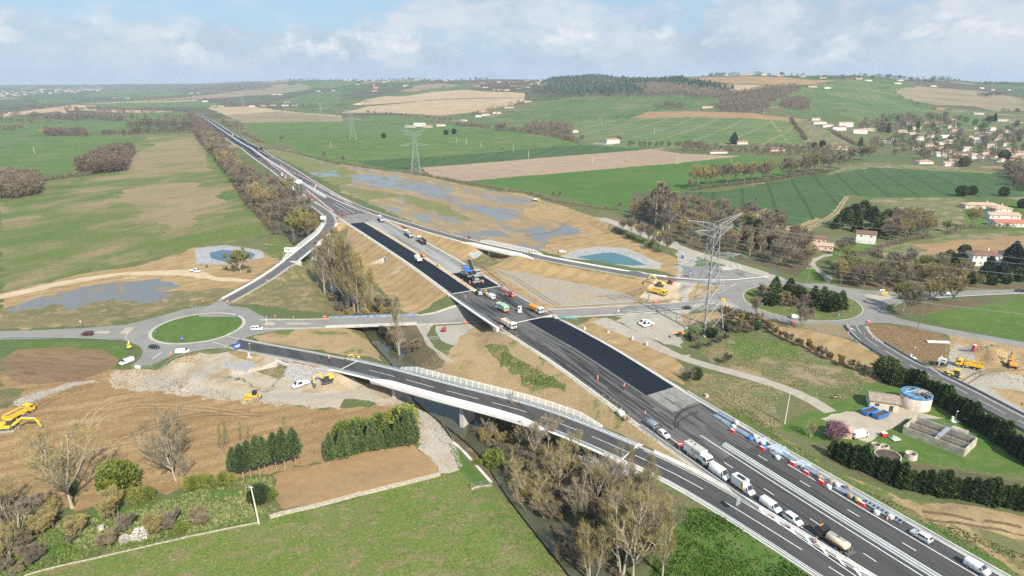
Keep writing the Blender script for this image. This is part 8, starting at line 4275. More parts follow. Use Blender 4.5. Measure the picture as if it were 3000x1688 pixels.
board(at(0,2205,712),'warning triangle sign at the wood by the dusty road',1.0,1.2,1.8,PW,0,1)
board(at(4,2440,215),'white information board at the closed slip-road junction',4.0,2.6,.8,PW,.2)
board(at(9,1150,120),'dark notice board beside the water-works lane',1.8,1.2,.6,pbr('board_green',(.03,.09,.07),.5),-.4,back=YELSIGN)
board(at(4,1040,1335),'white panel on the site entrance gate',2.2,1.3,.2,PW,-.05)
board(at(0,2159,1505),'lane sign seen from behind on a post by the bright green grass',1.4,1.9,2.4,GALV,.5,1)
board(at(5,2318,820),'tall grey sign back beside the yellow tipper truck',1.1,3.6,.4,GALV_D,.3,1)
t=empty('sign_gantry',at(0,500+1855/5.152,300+1330/5.152),math.radians(28),'white cantilever sign gantry over the far carriageway','gantry')
MB().box((0,0,4),(.6,.6,8.2)).build('mast',PW,t)
MB().box((4.2,0,7.8),(8.6,.5,.6)).build('beam',PW,t)
MB().box((5.8,-.4,8.0),(5.0,.2,3.2)).build('panel',PW,t)
MB().box((0,0,.2),(2.2,1.6,.5)).build('concrete_foot',WHITE,t)
# red and white delineators, barrels, cones
DEL,DST,DBS=MB().box((0,0,.62),(.10,.34,1.1),bev=.04).mesh('delineator',PW),MB(),MB().box((0,0,.06),(.45,.5,.12)).mesh('base',BLACKM)
for z in(.3,.62,.94):
 DST.box((0,0,z),(.115,.345,.17))
DST=DST.mesh('red_stripes',RED)
def delin(p,lab,k=1.0):
 t=link('delineator',DEL)
 t.location,t.rotation_euler,t.scale=p,(0,0,AWAY),(k,k,k)
 link('red_stripes',DST,t)
 link('base',DBS,t)
 return tag(t,lab,'delineator',lab)
def drow(pts,sp,lab,o=(0,0,1),k=1.25):
 P=hit([(o[0]+x/o[2],o[1]+y/o[2])for x,y in pts])
 for x,y in every([tuple(p)for p in P],sp,.15):
  delin((x,y,zat(x,y)+.02),lab,k)
z5,z7=(500,300,5.152),(750,500,5.152)
drow(((1320,725),(1440,790),(1560,860)),7,'red and white delineator at the start of the far lane closure',z5,1.4)
drow(((1650,950),(1760,1030),(1900,1100),(2010,1150),(2200,1250)),7,'red and white delineator along the far right lane',z5,1.4)
drow(((1270,775),(1390,830),(1500,930)),9,'red and white delineator left of the far median',z5,1.3)
drow(((1500,930),(1600,1010),(1760,1130),(1840,1175),(1950,1250)),5,'red and white delineator left of the median before the gantry',z5,1.3)
drow(((755,300),(860,385),(960,465),(1050,545),(1165,630)),3.0,'red and white delineator closing the exit lane after the gantry',z7,1.3)
drow(((1125,360),(1290,445),(1400,515),(1500,565),(1600,600),(1740,665)),5.5,'red and white delineator beside the right slip-road lane',z7,1.3)
drow(((885,300),(910,235)),3,'red and white delineator across the far right lane',z7,1.5)
for x,y,lab in((557,935,'red and white delineator at the barrier end by the white van'),(680,1008,'second delineator on chevrons, behind the small white van'),(806,1082,'fallen-looking delineator on the chevrons near the small van'),
(988,
1190,
'left delineator of a pair beside the black cab'),
(1003,
1192,
'right delineator of a pair beside the black cab')):
 delin(at(9,x,y),lab)
CONE,CB=MB().lathe([(.17,.03),(.15,.06),(.03,.72),(.01,.73)],10).mesh('traffic_cone',ORANGE),MB().lathe([(.125,.30),(.09,.46)],10).mesh('white_band',PW)
for k,x,y,lab in((6,305,690,'cone left of the right roundabout exit'),(6,410,682,'cone on the exit toward the right slip road'),(6,310,716,'cone on the earth triangle edge, left'),(6,365,716,'cone on the earth triangle edge, right'),
(6,
1250,
1065,
'cone at the left line of the new slip road'),
(6,
1366,
1080,
'cone at the right barrier of the new slip road'),
(6,
1428,
1108,
'first of two cones lower on the new slip road'),
(6,
1455,
1125,
'second of two cones lower on the new slip road'),
(4,
2073,
938,
'cone left of the local road by the roundabout'),
(4,
2213,
950,
'cone right on the local road verge'),
(9,
1540,
1025,
'orange cone beside the last white crate')):
 t=link('traffic_cone',CONE)
 t.location,t.scale=at(k,x,y),(1.5,1.5,1.5)
 link('white_band',CB,t)
 tag(t,lab,'traffic cone')
RB=MB().loft([[(x,y,z)for y,z in((-.5,0),(.5,0),(.42,.25),(.3,.8),(-.3,.8),(-.42,.25))]for x in(-.8,.8)]).mesh('road_barrier',RED)
def red_barrier(p,lab,rz=AWAY):
 t=link('road_barrier',RB)
 t.location,t.rotation_euler=p,(0,0,rz)
 MB().box((0,0,.83),(1.3,.4,.06)).build('cap',PW,t)
 tag(t,lab,'plastic barrier')
for i,(x,y)in enumerate(((375,365),(598,495),(828,610),(930,678),(1042,748),(1348,915))):
 red_barrier(at(9,x,y),'red plastic barrier beside the stacked steel on the right hard shoulder')
for k,x,y,lab in((5,935,990,'red plastic barrier in the shadow under the bridge'),(5,2372,838,'red plastic barrier below the tall grey sign'),(4,2450,950,'red plastic barrier by the local-road bridge'),
(6,
835,
990,
'red plastic barrier south of the right roundabout'),
(6,
1400,
985,
'red and white barrier closing the new slip road')):
 red_barrier(at(k,x,y),lab,.2)
 # steel and site goods stacked along the right edge
STK=pbr('guardrail_steel',(.36,.43,.50),.45,metal=.4,noise=(2,.2))
BAG=pbr('bulk_bag',(.70,.68,.62),.8,noise=(2,.1))
SR=random.Random(9)
def bundle(p,rz,L,n,lab,mat=STK,w=.3):
 t=empty('steel_bundle',p,rz,lab,'steel bundle')
 me=MB()
 me.loft([[(x,y,z)for y,z in((-w*.45,0),(-w*.2,.10),(w*.2,.10),(w*.45,0),(w*.45,.03),(w*.2,.14),(-w*.2,.14),(-w*.45,.03))]for x in(-L/2,L/2)])
 me=me.mesh('rail',mat)
 for i in range(n):
  o=link('rail',me,t)
  o.location=(SR.uniform(-.3,.3),(i%5-2)*w,.12+.14*(i//5))
  o.rotation_euler=(0,0,SR.uniform(-.05,.05))
 for x in(-L*.3,L*.3):
  MB().box((x,0,.05),(.12,1.7,.1)).build('batten',WOOD,t)
for i,(x,y,L,n,a)in enumerate(((290,270,5.5,10,.0),(330,255,6,12,.05),(345,310,5,8,-.1),(440,365,5.5,14,.05),(480,390,5.5,10,-.06),(600,430,4,12,1.4),(690,480,4,15,1.45),(730,500,4,15,1.4),(760,520,3.5,
10,
1.4),
(800,
560,
4.5,
12,
.0),
(705,
540,
4,
6,
-.2),
(880,
600,
3,
15,
1.4),
(915,
615,
3,
15,
1.4),
(960,
650,
4.5,
12,
.1),
(1000,
680,
4,
10,
-.1),
(1090,
730,
4,
8,
.1),
(1290,
840,
5,
12,
.0),
(1210,
810,
4,
7,
.1))):
 bundle(at(9,x,y),AWAY+a,L,n,'bundle of blue-grey guardrail steel stacked at the right edge of the motorway')
def ladder(p,lab):
 t=empty('lattice_girder',p,AWAY,lab,'girder')
 for s in(-.8,.8):
  MB().box((0,s,.3),(9,.18,.3)).build('chord',STK,t)
 for k in range(9):
  MB().box((-4+k,0,.3),(.14,1.6,.2)).build('rung',STK,t)
ladder(at(9,1445,935),'blue-grey ladder-like steel girder, last of the stack')
ladder(at(9,1520,975),'shorter blue-grey steel girder beside the white crates')
def crate(p,lab,mat,d=(1.1,1.1,1.0),cat='bulk bag',name='bulk_bag',rz=None):
 t=empty(name,p,AWAY if rz is None else rz,lab,cat)
 MB().box((0,0,d[2]/2),d,bev=.14).build('body',mat,t,True)
 for sx in(1,-1):
  for sy in(1,-1):
   MB().tube([(sx*d[0]*.4,sy*d[1]*.4,d[2]-.05),(sx*d[0]*.42,sy*d[1]*.2,d[2]+.22),(sx*d[0]*.4,sy*d[1]*.1,d[2]-.03)],.04,4).build('strap',mat,t)
BG=pbr('crate_blue',(.05,.22,.6),.5)
CARD=pbr('cardboard',(.42,.30,.19),.85,noise=(1.5,.1))
for x,y,m,lab in((405,305,BAG,'white bulk bag among the first guardrail bundles'),(385,335,BAG,'second white bulk bag beside red barrier'),(548,410,BAG,'white bulk bag before the short steel bundles'),
(510,
422,
BG,
'blue crate in front of the white bag'),
(620,
490,
BG,
'small blue crate by the second red barrier'),
(605,
460,
BAG,
'white sack behind the second red barrier'),
(715,
568,
BAG,
'white crate on the asphalt left of the blue-grey mesh'),
(1030,
710,
CARD,
'brown pallet load in the middle of the stacked goods'),
(1115,
745,
CARD,
'brown pallet load, right of the other one'),
(1100,
790,
BAG,
'white roll beside the fifth red barrier'),
(1165,
775,
BAG,
'white wrapped load with red print'),
(1250,
795,
CARD,
'upright brown board in the stacked goods'),
(1260,
855,
CARD,
'long wrapped load before the girders'),
(1320,
890,
pbr('bag_yellow',
(.62,
.55,
.2),
.7),
'yellow bag beside the last red barrier'),
(1462,
985,
PW,
'white crate with a grey mark at the girder'),
(1570,
1018,
PW,
'last white crate at the end of the girders')):
 crate(at(9,x,y),lab,m)
crate(atp(zA(1385,1215)),'large white bulk bag on the slope beside the concrete kerb',BAG,(2.0,1.8,1.2))
t=empty('pallet',atp(zA(1465,1275)),.3,'rusty pallet load of fittings on the slope by the white bag','pallet')
MB().box((0,0,.15),(2.2,1.6,.3)).build('base',STEEL,t)
for x,y in((-.6,-.3),(.2,.3),(.6,-.3)):
 MB().box((x,y,.6),(.5,.5,.6),bev=.05).build('fitting',CARD,t)
t=empty('pipe_bundle',at(6,1920,1135),-.1,'bundle of grey pipes lying on the ploughed island','pipes')
for i in range(9):
 MB().cyl((-4.2,-.8+.4*(i%5),.2+.36*(i//5)),(4.2,-.8+.4*(i%5),.2+.36*(i//5)),.18,8).build('pipe',GALV,t)
t=empty('reinforcement_coil',at(0,1000+960/5.152,620+260/5.152),AWAY,'rust-brown roll of steel reinforcement beside the milled lane','steel roll')
MB().cyl((-4.5,0,.6),(4.5,0,.6),.65,12).build('roll',pbr('rust',(.17,.075,.05),.9,noise=(4,.4),bump=1),t)
def toilet(p,lab,m):
 t=empty('portable_toilet',p,.2,lab,'toilet cabin')
 MB().box((0,0,1.15),(1.15,1.15,2.2),bev=.04).build('cabin',m,t)
 MB().box((0,0,2.3),(1.2,1.2,.16),bev=.06).build('roof',PW,t)
 MB().box((0,-.59,1.1),(.75,.03,1.85)).build('door',m,t)
 MB().box((0,-.61,1.6),(.3,.02,.2)).build('white_panel',PW,t)
PK=pbr('toilet_red',(.55,.08,.08),.5)
for k,x,y,m,lab in((6,92,1110,PK,'red toilet cabin beside the orange excavator'),(6,2195,1195,PK,'red toilet cabin behind the long yellow tipper'),(0,2000,757,BLUE,'blue toilet cabin beside the dusty road')):
 p=at(k,x,y)
 toilet(p,lab,m)
t=empty('crane_boom',at(5,1710,955),math.radians(-22),'turquoise lattice boom lying beside the right bridge corner','boom')
for z,y in((.2,-.3),(.2,.3),(.8,0)):
 MB().box((0,y,z),(8,.16,.16)).build('chord',pbr('turquoise',(.12,.48,.46),.45),t)
for i in range(8):
 MB().box((-3.6+i,0,.5),(.12,.5,.6)).build('brace',MATS['turquoise'],t)
for k,x,y,h,lab in((5,1833,1040,1.4,'white concrete block by the kerb right of the bridge'),(5,2193,1115,1.6,'grey concrete post block in the yard verge'),(5,2300,1155,1.5,'grey concrete block with a board, right of yard verge'),
(5,
2012,
1058,
.9,
'round concrete ring right of the bridge'),
(9,
180,
98,
1.0,
'round concrete ring beside the right kerb'),
(7,
765,
1100,
1.0,
'stone well ring in the orchard')):
 t=empty('concrete_block',at(k,x,y),.3,lab,'concrete block')
 if 'ring' in lab:
  MB().lathe([(.45,.1),(.45,h),(.62,h),(.66,-.1)],16).build('ring',CONC,t)
  MB().lathe([(.01,h*.5),(.46,h*.5)],12).build('dark_inside',DARK,t)
 else:
  MB().box((0,0,h/2),(.9,.8,h),bev=.05).build('block',CONC,t)
  MB().box((.5,-.3,.35),(.5,.05,.7)).build('plate',GALV,t)
  # pylons and conductors
PYS=pbr('pylon_steel',(.33,.35,.365),.6,metal=.2,noise=(.5,.15))
def pylon_parts(root):
 lv=[(0,5.4),(7,4.6),(14,3.8),(20.5,3.1),(26,2.5),(31,2.0),(36,1.8),(41,1.65),(45.5,1.55)]
 C=((1,1),(-1,1),(-1,-1),(1,-1))
 for a,b in C:
  MB().tube([(a*w,b*w,z)for z,w in lv],[.25,.24,.22,.2,.19,.18,.17,.16,.15],5).build('leg',PYS,root)
 mb=MB()
 for(z0,w0),(z1,w1)in zip(lv,lv[1:]):
  for k in range(4):
   (a,b),(c,d)=C[k],C[(k+1)%4]
   mb.tube([(a*w0,b*w0,z0),(c*w1,d*w1,z1)],.09,4)
   mb.tube([(c*w0,d*w0,z0),(a*w1,b*w1,z1)],.09,4)
   mb.tube([(a*w1,b*w1,z1),(c*w1,d*w1,z1)],.06,4)
 mb.build('bracing',PYS,root,kind='stuff')
 def armp(nm,s,tip,z0,z1,w,n):
  m=MB()
  T=Vector((s*tip[0],0,tip[1]))
  R=[Vector((s*w,q*w,z))for q,z in((1,z0),(-1,z0),(-1,z1),(1,z1))]
  for r in R:
   m.tube([r,T],.085,4)
  for i in range(n):
   f,g=i/n,(i+.7)/n
   for k in range(4):
    m.tube([R[k].lerp(T,f),R[(k+1)%4].lerp(T,g)],.045,4)
  m.build(nm,PYS,root)
 for s in(1,-1):
  armp('lower_crossarm',s,(17,31.3),31,34,2.0,8)
  armp('upper_crossarm',s,(10.5,44.2),41,44,1.65,6)
  armp('horn_arm',s,(15.5,49.2),44,46.5,1.6,8)
  for x,z in((17,31.2),(10.5,44.1),(9.5,32)):
   for q in(1,-1):
    MB().tube([(s*x,q*.5,z),(s*x,q*3.6,z-1.0)],.22,6).build('insulator',TEAL,root)
 for a,b in C:
  MB().box((a*5.4,b*5.4,.2),(1.2,1.2,.6)).build('footing',CONC,root)
PB=hit(px('0:2064,967'))[0]
a1,a2=hit(np.array([(2181,739),(1972,775)]),33.0)
PANG=math.atan2(a1[1]-a2[1],a1[0]-a2[0])
pyl=empty('lattice_pylon',tuple(PB),PANG,'big lattice pylon standing between the works yard and right roundabout','pylon')
pylon_parts(pyl)
PYL=[(PB,PANG,1)]
for k,x,y,H,lab in((2,562,1300,50,'lattice pylon at the left end of the ploughed strip'),(2,88,1045,56,'lattice pylon in the far green field, second along the line'),(1,2427,912,52,'distant lattice pylon in the tan field'),
(1,
1838,
838,
56,
'faint distant lattice pylon behind the motorway'),
(1,
2160,
880,
40,
'faintest small pylon among the far fields')):
 p=hit(px('%d:%d,%d'%(k,x,y)))[0]
 dup(pyl,tuple(p),.25,lab,H/50)
 PYL.append((p,.25,H/50))
off=(395.0,165.0,.0)
dup(pyl,off,PANG+.2,'lattice pylon beyond the right edge of the view',1.0)
def cable(A,B,sag,lab):
 A,B=Vector(A),Vector(B)
 mb=MB()
 mb.tube([A.lerp(B,i/24)-Vector((0,0,sag*4*(i/24)*(1-i/24)))for i in range(25)],.028,4,False)
 tag(mb.build('power_cable',GALV_D),lab,'cable','power cables')
def tipw(P,x,z):
 p,a,k=P
 return(p[0]+math.cos(a)*x*k,p[1]+math.sin(a)*x*k,p[2]+z*k)
for x,z,n in((17,30.5,'lower right'),(-17,30.5,'lower left'),(10.5,43.3,'upper right'),(-10.5,43.3,'upper left'),(15.5,50.2,'right earth'),(-15.5,50.2,'left earth')):
 cable(tipw(PYL[0],x,z),tipw(PYL[1],x,z),14,'%s conductor from the big pylon toward the ploughed strip'%n)
 cable(tipw(PYL[0],x,z),tipw((off,PANG+.2,1),x,z),9,'%s conductor from the big pylon to the right edge'%n)
 cable(tipw(PYL[1],x,z),tipw(PYL[2],x,z),14,'%s conductor between the two pylons of the green field'%n)
 # water works
p9=lambda x,y:at(9,x,y)
RW=pbr('old_render',(.62,.52,.46),.9,noise=(.8,.15),bump=.2)
SLUD=pbr('brown_sludge',(.085,.055,.04),.5,noise=(.8,.2))
c=p9(1745,165)
R0=4.5
t=empty('sludge_tank',c,0,'round water-works tank with torn blue tarpaulin over its open top','tank')
MB().lathe([(R0,-.3),(R0,4.6),(R0-.3,4.6),(R0-.3,2.8)],36).build('wall',RW,t,True)
MB().lathe([(.01,2.9),(R0-.2,2.9)],30).build('sludge',SLUD,t)
mb=MB()
mb.lathe([(R0+.06,4.1),(R0+.08,4.75),(R0-.1,4.78)],36)
for k in range(22):
 a0,a1_=.55+k*.19,.55+(k+1)*.19
 r0,r1=(R0*(.62+.16*math.sin(k*1.7))if k%21 else R0*.9),(R0*(.62+.16*math.sin((k+1)*1.7)))
 if 11<k<16:
  r0=r1=.3
 z0=4.75+(.9 if r0<1 else .25)
 mb.add([(R0*math.cos(a0),R0*math.sin(a0),4.74),(R0*math.cos(a1_),R0*math.sin(a1_),4.74),(r1*math.cos(a1_),r1*math.sin(a1_),z0),(r0*math.cos(a0),r0*math.sin(a0),z0)],[(0,1,2,3)])
mb.build('tarpaulin',pbr('tarp_faded',(.10,.26,.45),.55,noise=(.9,.3),bump=.5),t)
MB().cyl((0,0,2.9),(0,0,6.0),.14,8).build('mast',GALV,t)
for k in range(10):
 a=k*.628
 MB().tube([(0,0,5.9),(R0*math.cos(a),R0*math.sin(a),4.7)],.05,4).build('rafter',GALV,t)
for s in(-.25,.25):
 MB().tube([(-1.5+s,-R0-.12,0),(-1.5+s,-R0-.12,5)],.04,4).build('ladder_rail',GALV,t)
h=house(p9(1500,165),-.35,8.2,6.6,3.1,'gable','cream','brown','small pale water-works building with weathered tile roof beside the tank',wins=2,chim=False)
for ch in h.children:
 if ch.name.startswith('roof'):
  ch.data.materials[0]=pbr('tile_weathered',(.30,.235,.19),.95,noise=(2,.3),bump=.6)
MB().box((4.15,-1.2,1.2),(.08,2.2,2.4)).build('garage_door',PALU,h)
for x,y,lab in((1405,225,'left blue skip filled with dark sludge'),(1490,252,'right blue skip filled with dark sludge')):
 t=empty('skip',p9(x,y),math.radians(25),lab,'skip')
 mb=MB()
 for s in(1,-1):
  mb.add([(-2.4,s*.9,.2),(2.4,s*.9,.2),(2.7,s*1.25,1.6),(-2.7,s*1.25,1.6),(-2.4,s*.82,.2),(2.4,s*.82,.2),(2.7,s*1.15,1.6),(-2.7,s*1.15,1.6)],[(0,1,2,3),(7,6,5,4),(3,2,6,7)])
  mb.add([(s*2.4,-.9,.2),(s*2.4,.9,.2),(s*2.7,1.25,1.6),(s*2.7,-1.25,1.6),(s*2.3,-.9,.2),(s*2.3,.9,.2),(s*2.6,1.25,1.6),(s*2.6,-1.25,1.6)],[(0,1,2,3),(7,6,5,4),(3,2,6,7)])
 mb.build('body',BG,t)
 MB().box((0,0,1.0),(4.9,2.1,.5)).build('sludge',SLUD,t)
 for k in range(5):
  for s in(1,-1):
   MB().box((-2+k,s*1.14,.85),(.12,.1,1.4)).build('rib',BG,t)
A,B,D=(Vector(p9(*q))for q in((1655,375),(2115,552),(1790,300)))
ux=(B-A).normalized()
Lb=(B-A).length
uy=Vector((-ux.y,ux.x,0))
Wb=9.6
t=empty('settling_basin',A,math.atan2(ux.y,ux.x),'long rectangular concrete basin of the water works with two brown channels','basin')
OC=pbr('stained_concrete',(.46,.41,.33),.9,noise=(.5,.3),bump=.3)
for nm,cc,dd in(('wall',(Lb/2,0,1.1),(Lb,.35,2.8)),('wall',(Lb/2,Wb,1.1),(Lb,.35,2.8)),('wall',(0,Wb/2,1.11),(.35,Wb-.36,2.8)),('wall',(Lb,Wb/2,1.11),(.35,Wb-.36,2.8)),('dividing_wall',(Lb/2,Wb*.48,1.1),
(Lb-.4,
.3,
2.6)),
('cross_wall',
(Lb*.52,
Wb*.24,
1.09),
(.3,
Wb*.44,
2.6)),
('sludge',
(Lb/2,
Wb/2,
.75),
(Lb-.4,
Wb-.4,
.5)),
('walkway',
(Lb*.55,
Wb*.6,
2.62),
(1.3,
Wb*.8,
.1)),
('machine_platform',
(Lb*.7,
Wb+1.2,
1.4),
(4,
2.2,
2.6))):
 MB().box(cc,dd).build(nm,SLUD if nm=='sludge' else GALV if nm=='walkway' else OC,t)
mb=MB()
for y in(0,Wb*.48,Wb):
 for zz in(3.0,3.45):
  mb.tube([(.2,y,zz),(Lb-.2,y,zz)],.035,4)
 for k in range(12):
  mb.tube([(Lb*(k+.5)/12,y,2.45),(Lb*(k+.5)/12,y,3.45)],.035,4)
mb.build('handrail',GALV_D,t,kind='stuff')
for x,y,r,hh,m,lab in((1455,475,1.3,.9,OC,'round concrete pit, left of a pair on the water-works lawn'),(1522,485,1.15,.9,OC,'round concrete pit, right of a pair on the lawn'),(1718,560,1.5,1.6,RW,'pale round concrete chamber nearest the front hedge'),
(1545,
545,
3.4,
.5,
OC,
'large sunken round tank half hidden by the front hedge')):
 t=empty('concrete_pit',p9(x,y),0,lab,'concrete pit')
 MB().lathe([(r-.25,.1),(r-.25,hh),(r,hh),(r+.05,-.3)],24).build('ring',m,t)
 MB().lathe([(.01,hh*.4),(r-.2,hh*.4)],20).build('content',SLUD,t)
h=house(p9(1190,385),-.2,5,4,2.5,'gable','pink','pink','small pink garage behind the plum tree',wins=1,chim=False)
t=empty('pump_unit',p9(1515,395),.2,'red and white pump unit on the yard edge','machine')
MB().box((0,0,.6),(1.8,1.2,1.1),bev=.06).build('housing',PRED,t)
MB().box((0,0,1.2),(1.6,1.1,.12)).build('lid',PW,t)
t=empty('hatch_box',p9(1600,420),.2,'grey metal hatches on the water-works lawn','hatch')
MB().box((0,0,.3),(2.6,2.0,.25)).build('slab',CONC,t)
MB().box((-.5,.2,.8),(.9,.15,1.0)).build('open_lid',GALV,t)
# rubber and ruts on the new road
TYRE=pbr('tyre_rubber',(.026,.026,.028),.8,noise=(.7,.3))
TR=random.Random(4)
def tmark(P,w=.3,dz=.018,m=TYRE):
 P=resample([(p[0],p[1],0)for p in P],2.5)
 P[:,2]=zfun(P[:,0],P[:,1])
 mb=MB()
 sweep(mb,P,[(w/2,dz),(-w/2,dz)],False,False)
 mb.build('tyre_mark',m,kind='structure')
for i in range(30):
 lat=TR.uniform(0,11.5)
 y0=TR.uniform(162,200)
 y1=TR.uniform(y0+20,245)
 Q=axis_cut(M_AX,y0,y1)
 w0,ph=TR.uniform(.1,.7),TR.uniform(0,6)
 n=normals2(Q)
 tmark([(p[0]+q[0]*(lat+w0*math.sin(p[1]/17+ph)),p[1]+q[1]*(lat+w0*math.sin(p[1]/17+ph)))for p,q in zip(Q,n)],TR.uniform(.15,.5),.012+i*.0008)
for i in range(26):
 lat=TR.uniform(-9,-1.8)if i<18 else TR.uniform(2,8)
 y0=TR.uniform(112,150)
 y1=min(182,y0+TR.uniform(14,50))
 Q=resample(axis_cut(M_AX,y0,y1),3)
 w0,ph,dr=TR.uniform(.1,.6),TR.uniform(0,6),TR.uniform(-.03,.03)
 n=normals2(Q)
 tmark([(p[0]+q[0]*(lat+w0*math.sin(p[1]/7+ph)+dr*(p[1]-y0)),p[1]+q[1]*(lat+w0*math.sin(p[1]/7+ph)+dr*(p[1]-y0)))for p,q in zip(Q,n)],TR.uniform(.08,.22),.012+i*.0008)
for i,off_ in enumerate((0,22,40,130,150)):
 tmark([tuple(atp(zA(x,y))[:2])for x,y in((2560,1030+off_),(2400,1080+off_),(2250,1180+off_),(2180+off_*.3,1300),(2200+off_*.4,1420))],.3,.04+i*.001)
for i in range(22):
 lat,yb=TR.uniform(-11,11),TR.uniform(BR0+4,BR1-22)
 Q=axis_cut(M_AX,yb,yb+TR.uniform(6,18))
 n=normals2(Q)
 cv=TR.uniform(-.02,.02)
 mb=MB()
 sweep(mb,np.array([(p[0]+q[0]*(lat+cv*k*k*9),p[1]+q[1]*(lat+cv*k*k*9),6.5)for k,(p,q)in enumerate(zip(Q,n))]),[(.18,.042+i*.0008),(-.18,.042+i*.0008)],False,False)
 mb.build('tyre_mark',TYRE,kind='structure')
RUT=pbr('rut_soil',(.15,.10,.055),.95,noise=(1,.3))
RUTL=pbr('rut_soil_pale',(.375,.268,.145),.95,noise=(1,.25))
def ruts(spec,m=RUT,w=.5,gap=2.1):
 P=np.array(G(spec))
 for s in(gap/2,-gap/2):
  Q=offset(resample(P,4),s)
  tmark([tuple(q[:2])for q in Q],w,.05,m)
ruts('7:60,330 200,240 330,140 520,50 700,10')
ruts('7:620,330 660,250 760,150 900,90 1150,80',RUTL)
ruts('7:690,340 700,280 850,180 1100,160 1500,180 1900,240',RUTL)
ruts('7:900,420 1200,300 1500,220 2000,230')
ruts('7:300,560 700,520 1000,440 1300,420',RUTL)
ruts('5:1380,330 1600,300 1750,200 1900,230 2000,270')
ruts('5:1560,110 1750,190 1900,240 1990,300')
ruts('5:1050,560 1300,640 1500,780 1640,860',RUT,.4)
ruts('9:230,90 330,160 420,220 560,330 700,420',RUT,.5)
ruts('6:1240,30 1160,150 1050,230 900,300 820,320',RUTL,.9,2.6)
ruts('6:2574,1330 2350,1340 2200,1380 2100,1449',RUT)
ruts('9:1820,990 2050,1020 2300,1060 2574,1110',RUT,1.0,2.5)
ruts('3:670,920 740,1000 800,1090',RUTL,1.2,3)
# grass tufts, stones and clods that break up the near ground
def scatter_stuff(name,spec,n,size,mat,lab,seed=1,flat=.6,kind='tuft',sp_out=None):
 P=np.array([p[:2]for p in(G(spec)if isinstance(spec,str)else spec)])
 r=np.random.default_rng(seed)
 x,y=r.uniform(P[:,0].min(),P[:,0].max(),n*3),r.uniform(P[:,1].min(),P[:,1].max(),n*3)
 c=np.zeros(n*3,bool)
 for(ax,ay),(bx,by_)in zip(P,np.roll(P,-1,0)):
  if ay!=by_:
   c^=((ay>y)!=(by_>y))&(x<(bx-ax)*(y-ay)/(by_-ay)+ax)
 x,y=x[c][:n],y[c][:n]
 if kind=='tuft':
  w=np.sin(x*.35+np.sin(y*.21)*2)+np.sin(y*.42+x*.13)+r.normal(0,.8,len(x))
  x,y=x[w>-.4],y[w>-.4]
 z=zfun(x,y)
 m=3
 N=len(x)
 B=np.stack([x,y,z],1)[:,None]
 s=size*r.uniform(.5,1.4,(N,m,1))
 if kind=='tuft':
  a=r.uniform(0,6.28,(N,m))
  d=np.stack([np.cos(a),np.sin(a),np.zeros_like(a)],2)
  up=np.stack([r.normal(0,.5,(N,m)),r.normal(0,.5,(N,m)),np.ones((N,m))],2)
  T=np.stack([B-d*s*.5,B+d*s*.5,B+up*s*flat],2).reshape(-1,3,3)
 else:
  a=r.uniform(0,6.28,(N,1))+np.array([[0,2.1,4.2]])
  q=np.stack([np.cos(a),np.sin(a),np.full_like(a,-.1)],2)*s*.6
  top=B[:,0]+np.stack([r.normal(0,.15,N),r.normal(0,.15,N),np.full(N,.62)],1)*s[:,0]
  Q=B+q
  T=np.concatenate([np.stack([Q[:,i],Q[:,(i+1)%3],top],1)for i in range(3)])
 o=link(name,tri_mesh(name,T,mat),kind='stuff')
 o['label']=lab
TF1=leafmat('tuft_green',(.11,.18,.035),(.18,.225,.065),.22)
TF2=leafmat('tuft_dry',(.24,.225,.10),(.42,.36,.21),.3)
TF3=leafmat('tuft_lush',(.07,.14,.018),(.135,.20,.04),.3)
RK=leafmat('stone_grey',(.27,.265,.26),(.50,.48,.45),1.5)
CL=leafmat('clod_brown',(.17,.11,.06),(.30,.20,.115),1.2)
CL2=leafmat('clod_pale',(.30,.225,.14),(.47,.385,.285),1.2)
FM='7:-200,1540 180,1455 330,1409 900,1280 1500,1142 1950,1052 2030,1022 2574,905 8:0,902 742,698 862,668 912,646 1000,766 1130,766 1280,905 1450,1105 1720,1449 1900,1700 7:-300,1900'
scatter_stuff('meadow_grass',FM,15000,.26,TF1,'tufts of green grass in the front meadow',1)
scatter_stuff('dry_grass',FM,5000,.26,TF2,'dry tufts in the front meadow',2)
scatter_stuff('lush_grass_blades','9:-60,930 150,945 330,1020 520,1150 960,1460 1300,1700 700,1800 0,1800 8:2330,1449 2430,1120',12000,.4,TF3,'lush grass on the slope at the bottom edge',3,.8)
scatter_stuff('garden_weeds','7:-80,1450 180,1445 330,1398 900,1268 1500,1130 1950,1040 2090,960 2045,700 1850,725 1500,785 1350,855 1000,915 500,1005 0,910',9000,.5,TF1,'weeds in the orchard grass',4,
.8)
scatter_stuff('garden_weeds','7:300,1000 900,1000 1500,800 1850,730 2040,700 2090,950 1500,1120 600,1240',5000,.5,TF2,'dry weeds in the orchard',5,.8)
scatter_stuff('meadow_grass','6:130,1200 380,1095 560,1105 850,1165 1100,1285 1300,1352 1480,1445 9:1480,0 1160,140 760,0 6:600,1400 330,1330 230,1280',7000,.36,TF2,'dry grass of the meadow below the pylon',
6)
scatter_stuff('meadow_grass','9:80,-80 330,-50 660,10 760,65 700,200 760,300 640,330 420,170 200,30',5000,.34,TF2,'dry grass between lane and motorway',7)
scatter_stuff('bank_grass_tufts','9:100,100 300,195 520,335 800,495 1000,615 1560,935 2450,1455 2700,1560 2900,1480 2574,1290 1600,905 1100,645 800,430 480,170',9000,.4,TF1,'grass on the verge of the motorway edge',
8)
scatter_stuff('bank_grass_tufts','5:1080,1160 1130,1142 1300,1242 1420,1302 1620,1415 1700,1490 1580,1470 1420,1449 1300,1372 1150,1240',4000,.4,TF1,'grass strip on the motorway bank',9)
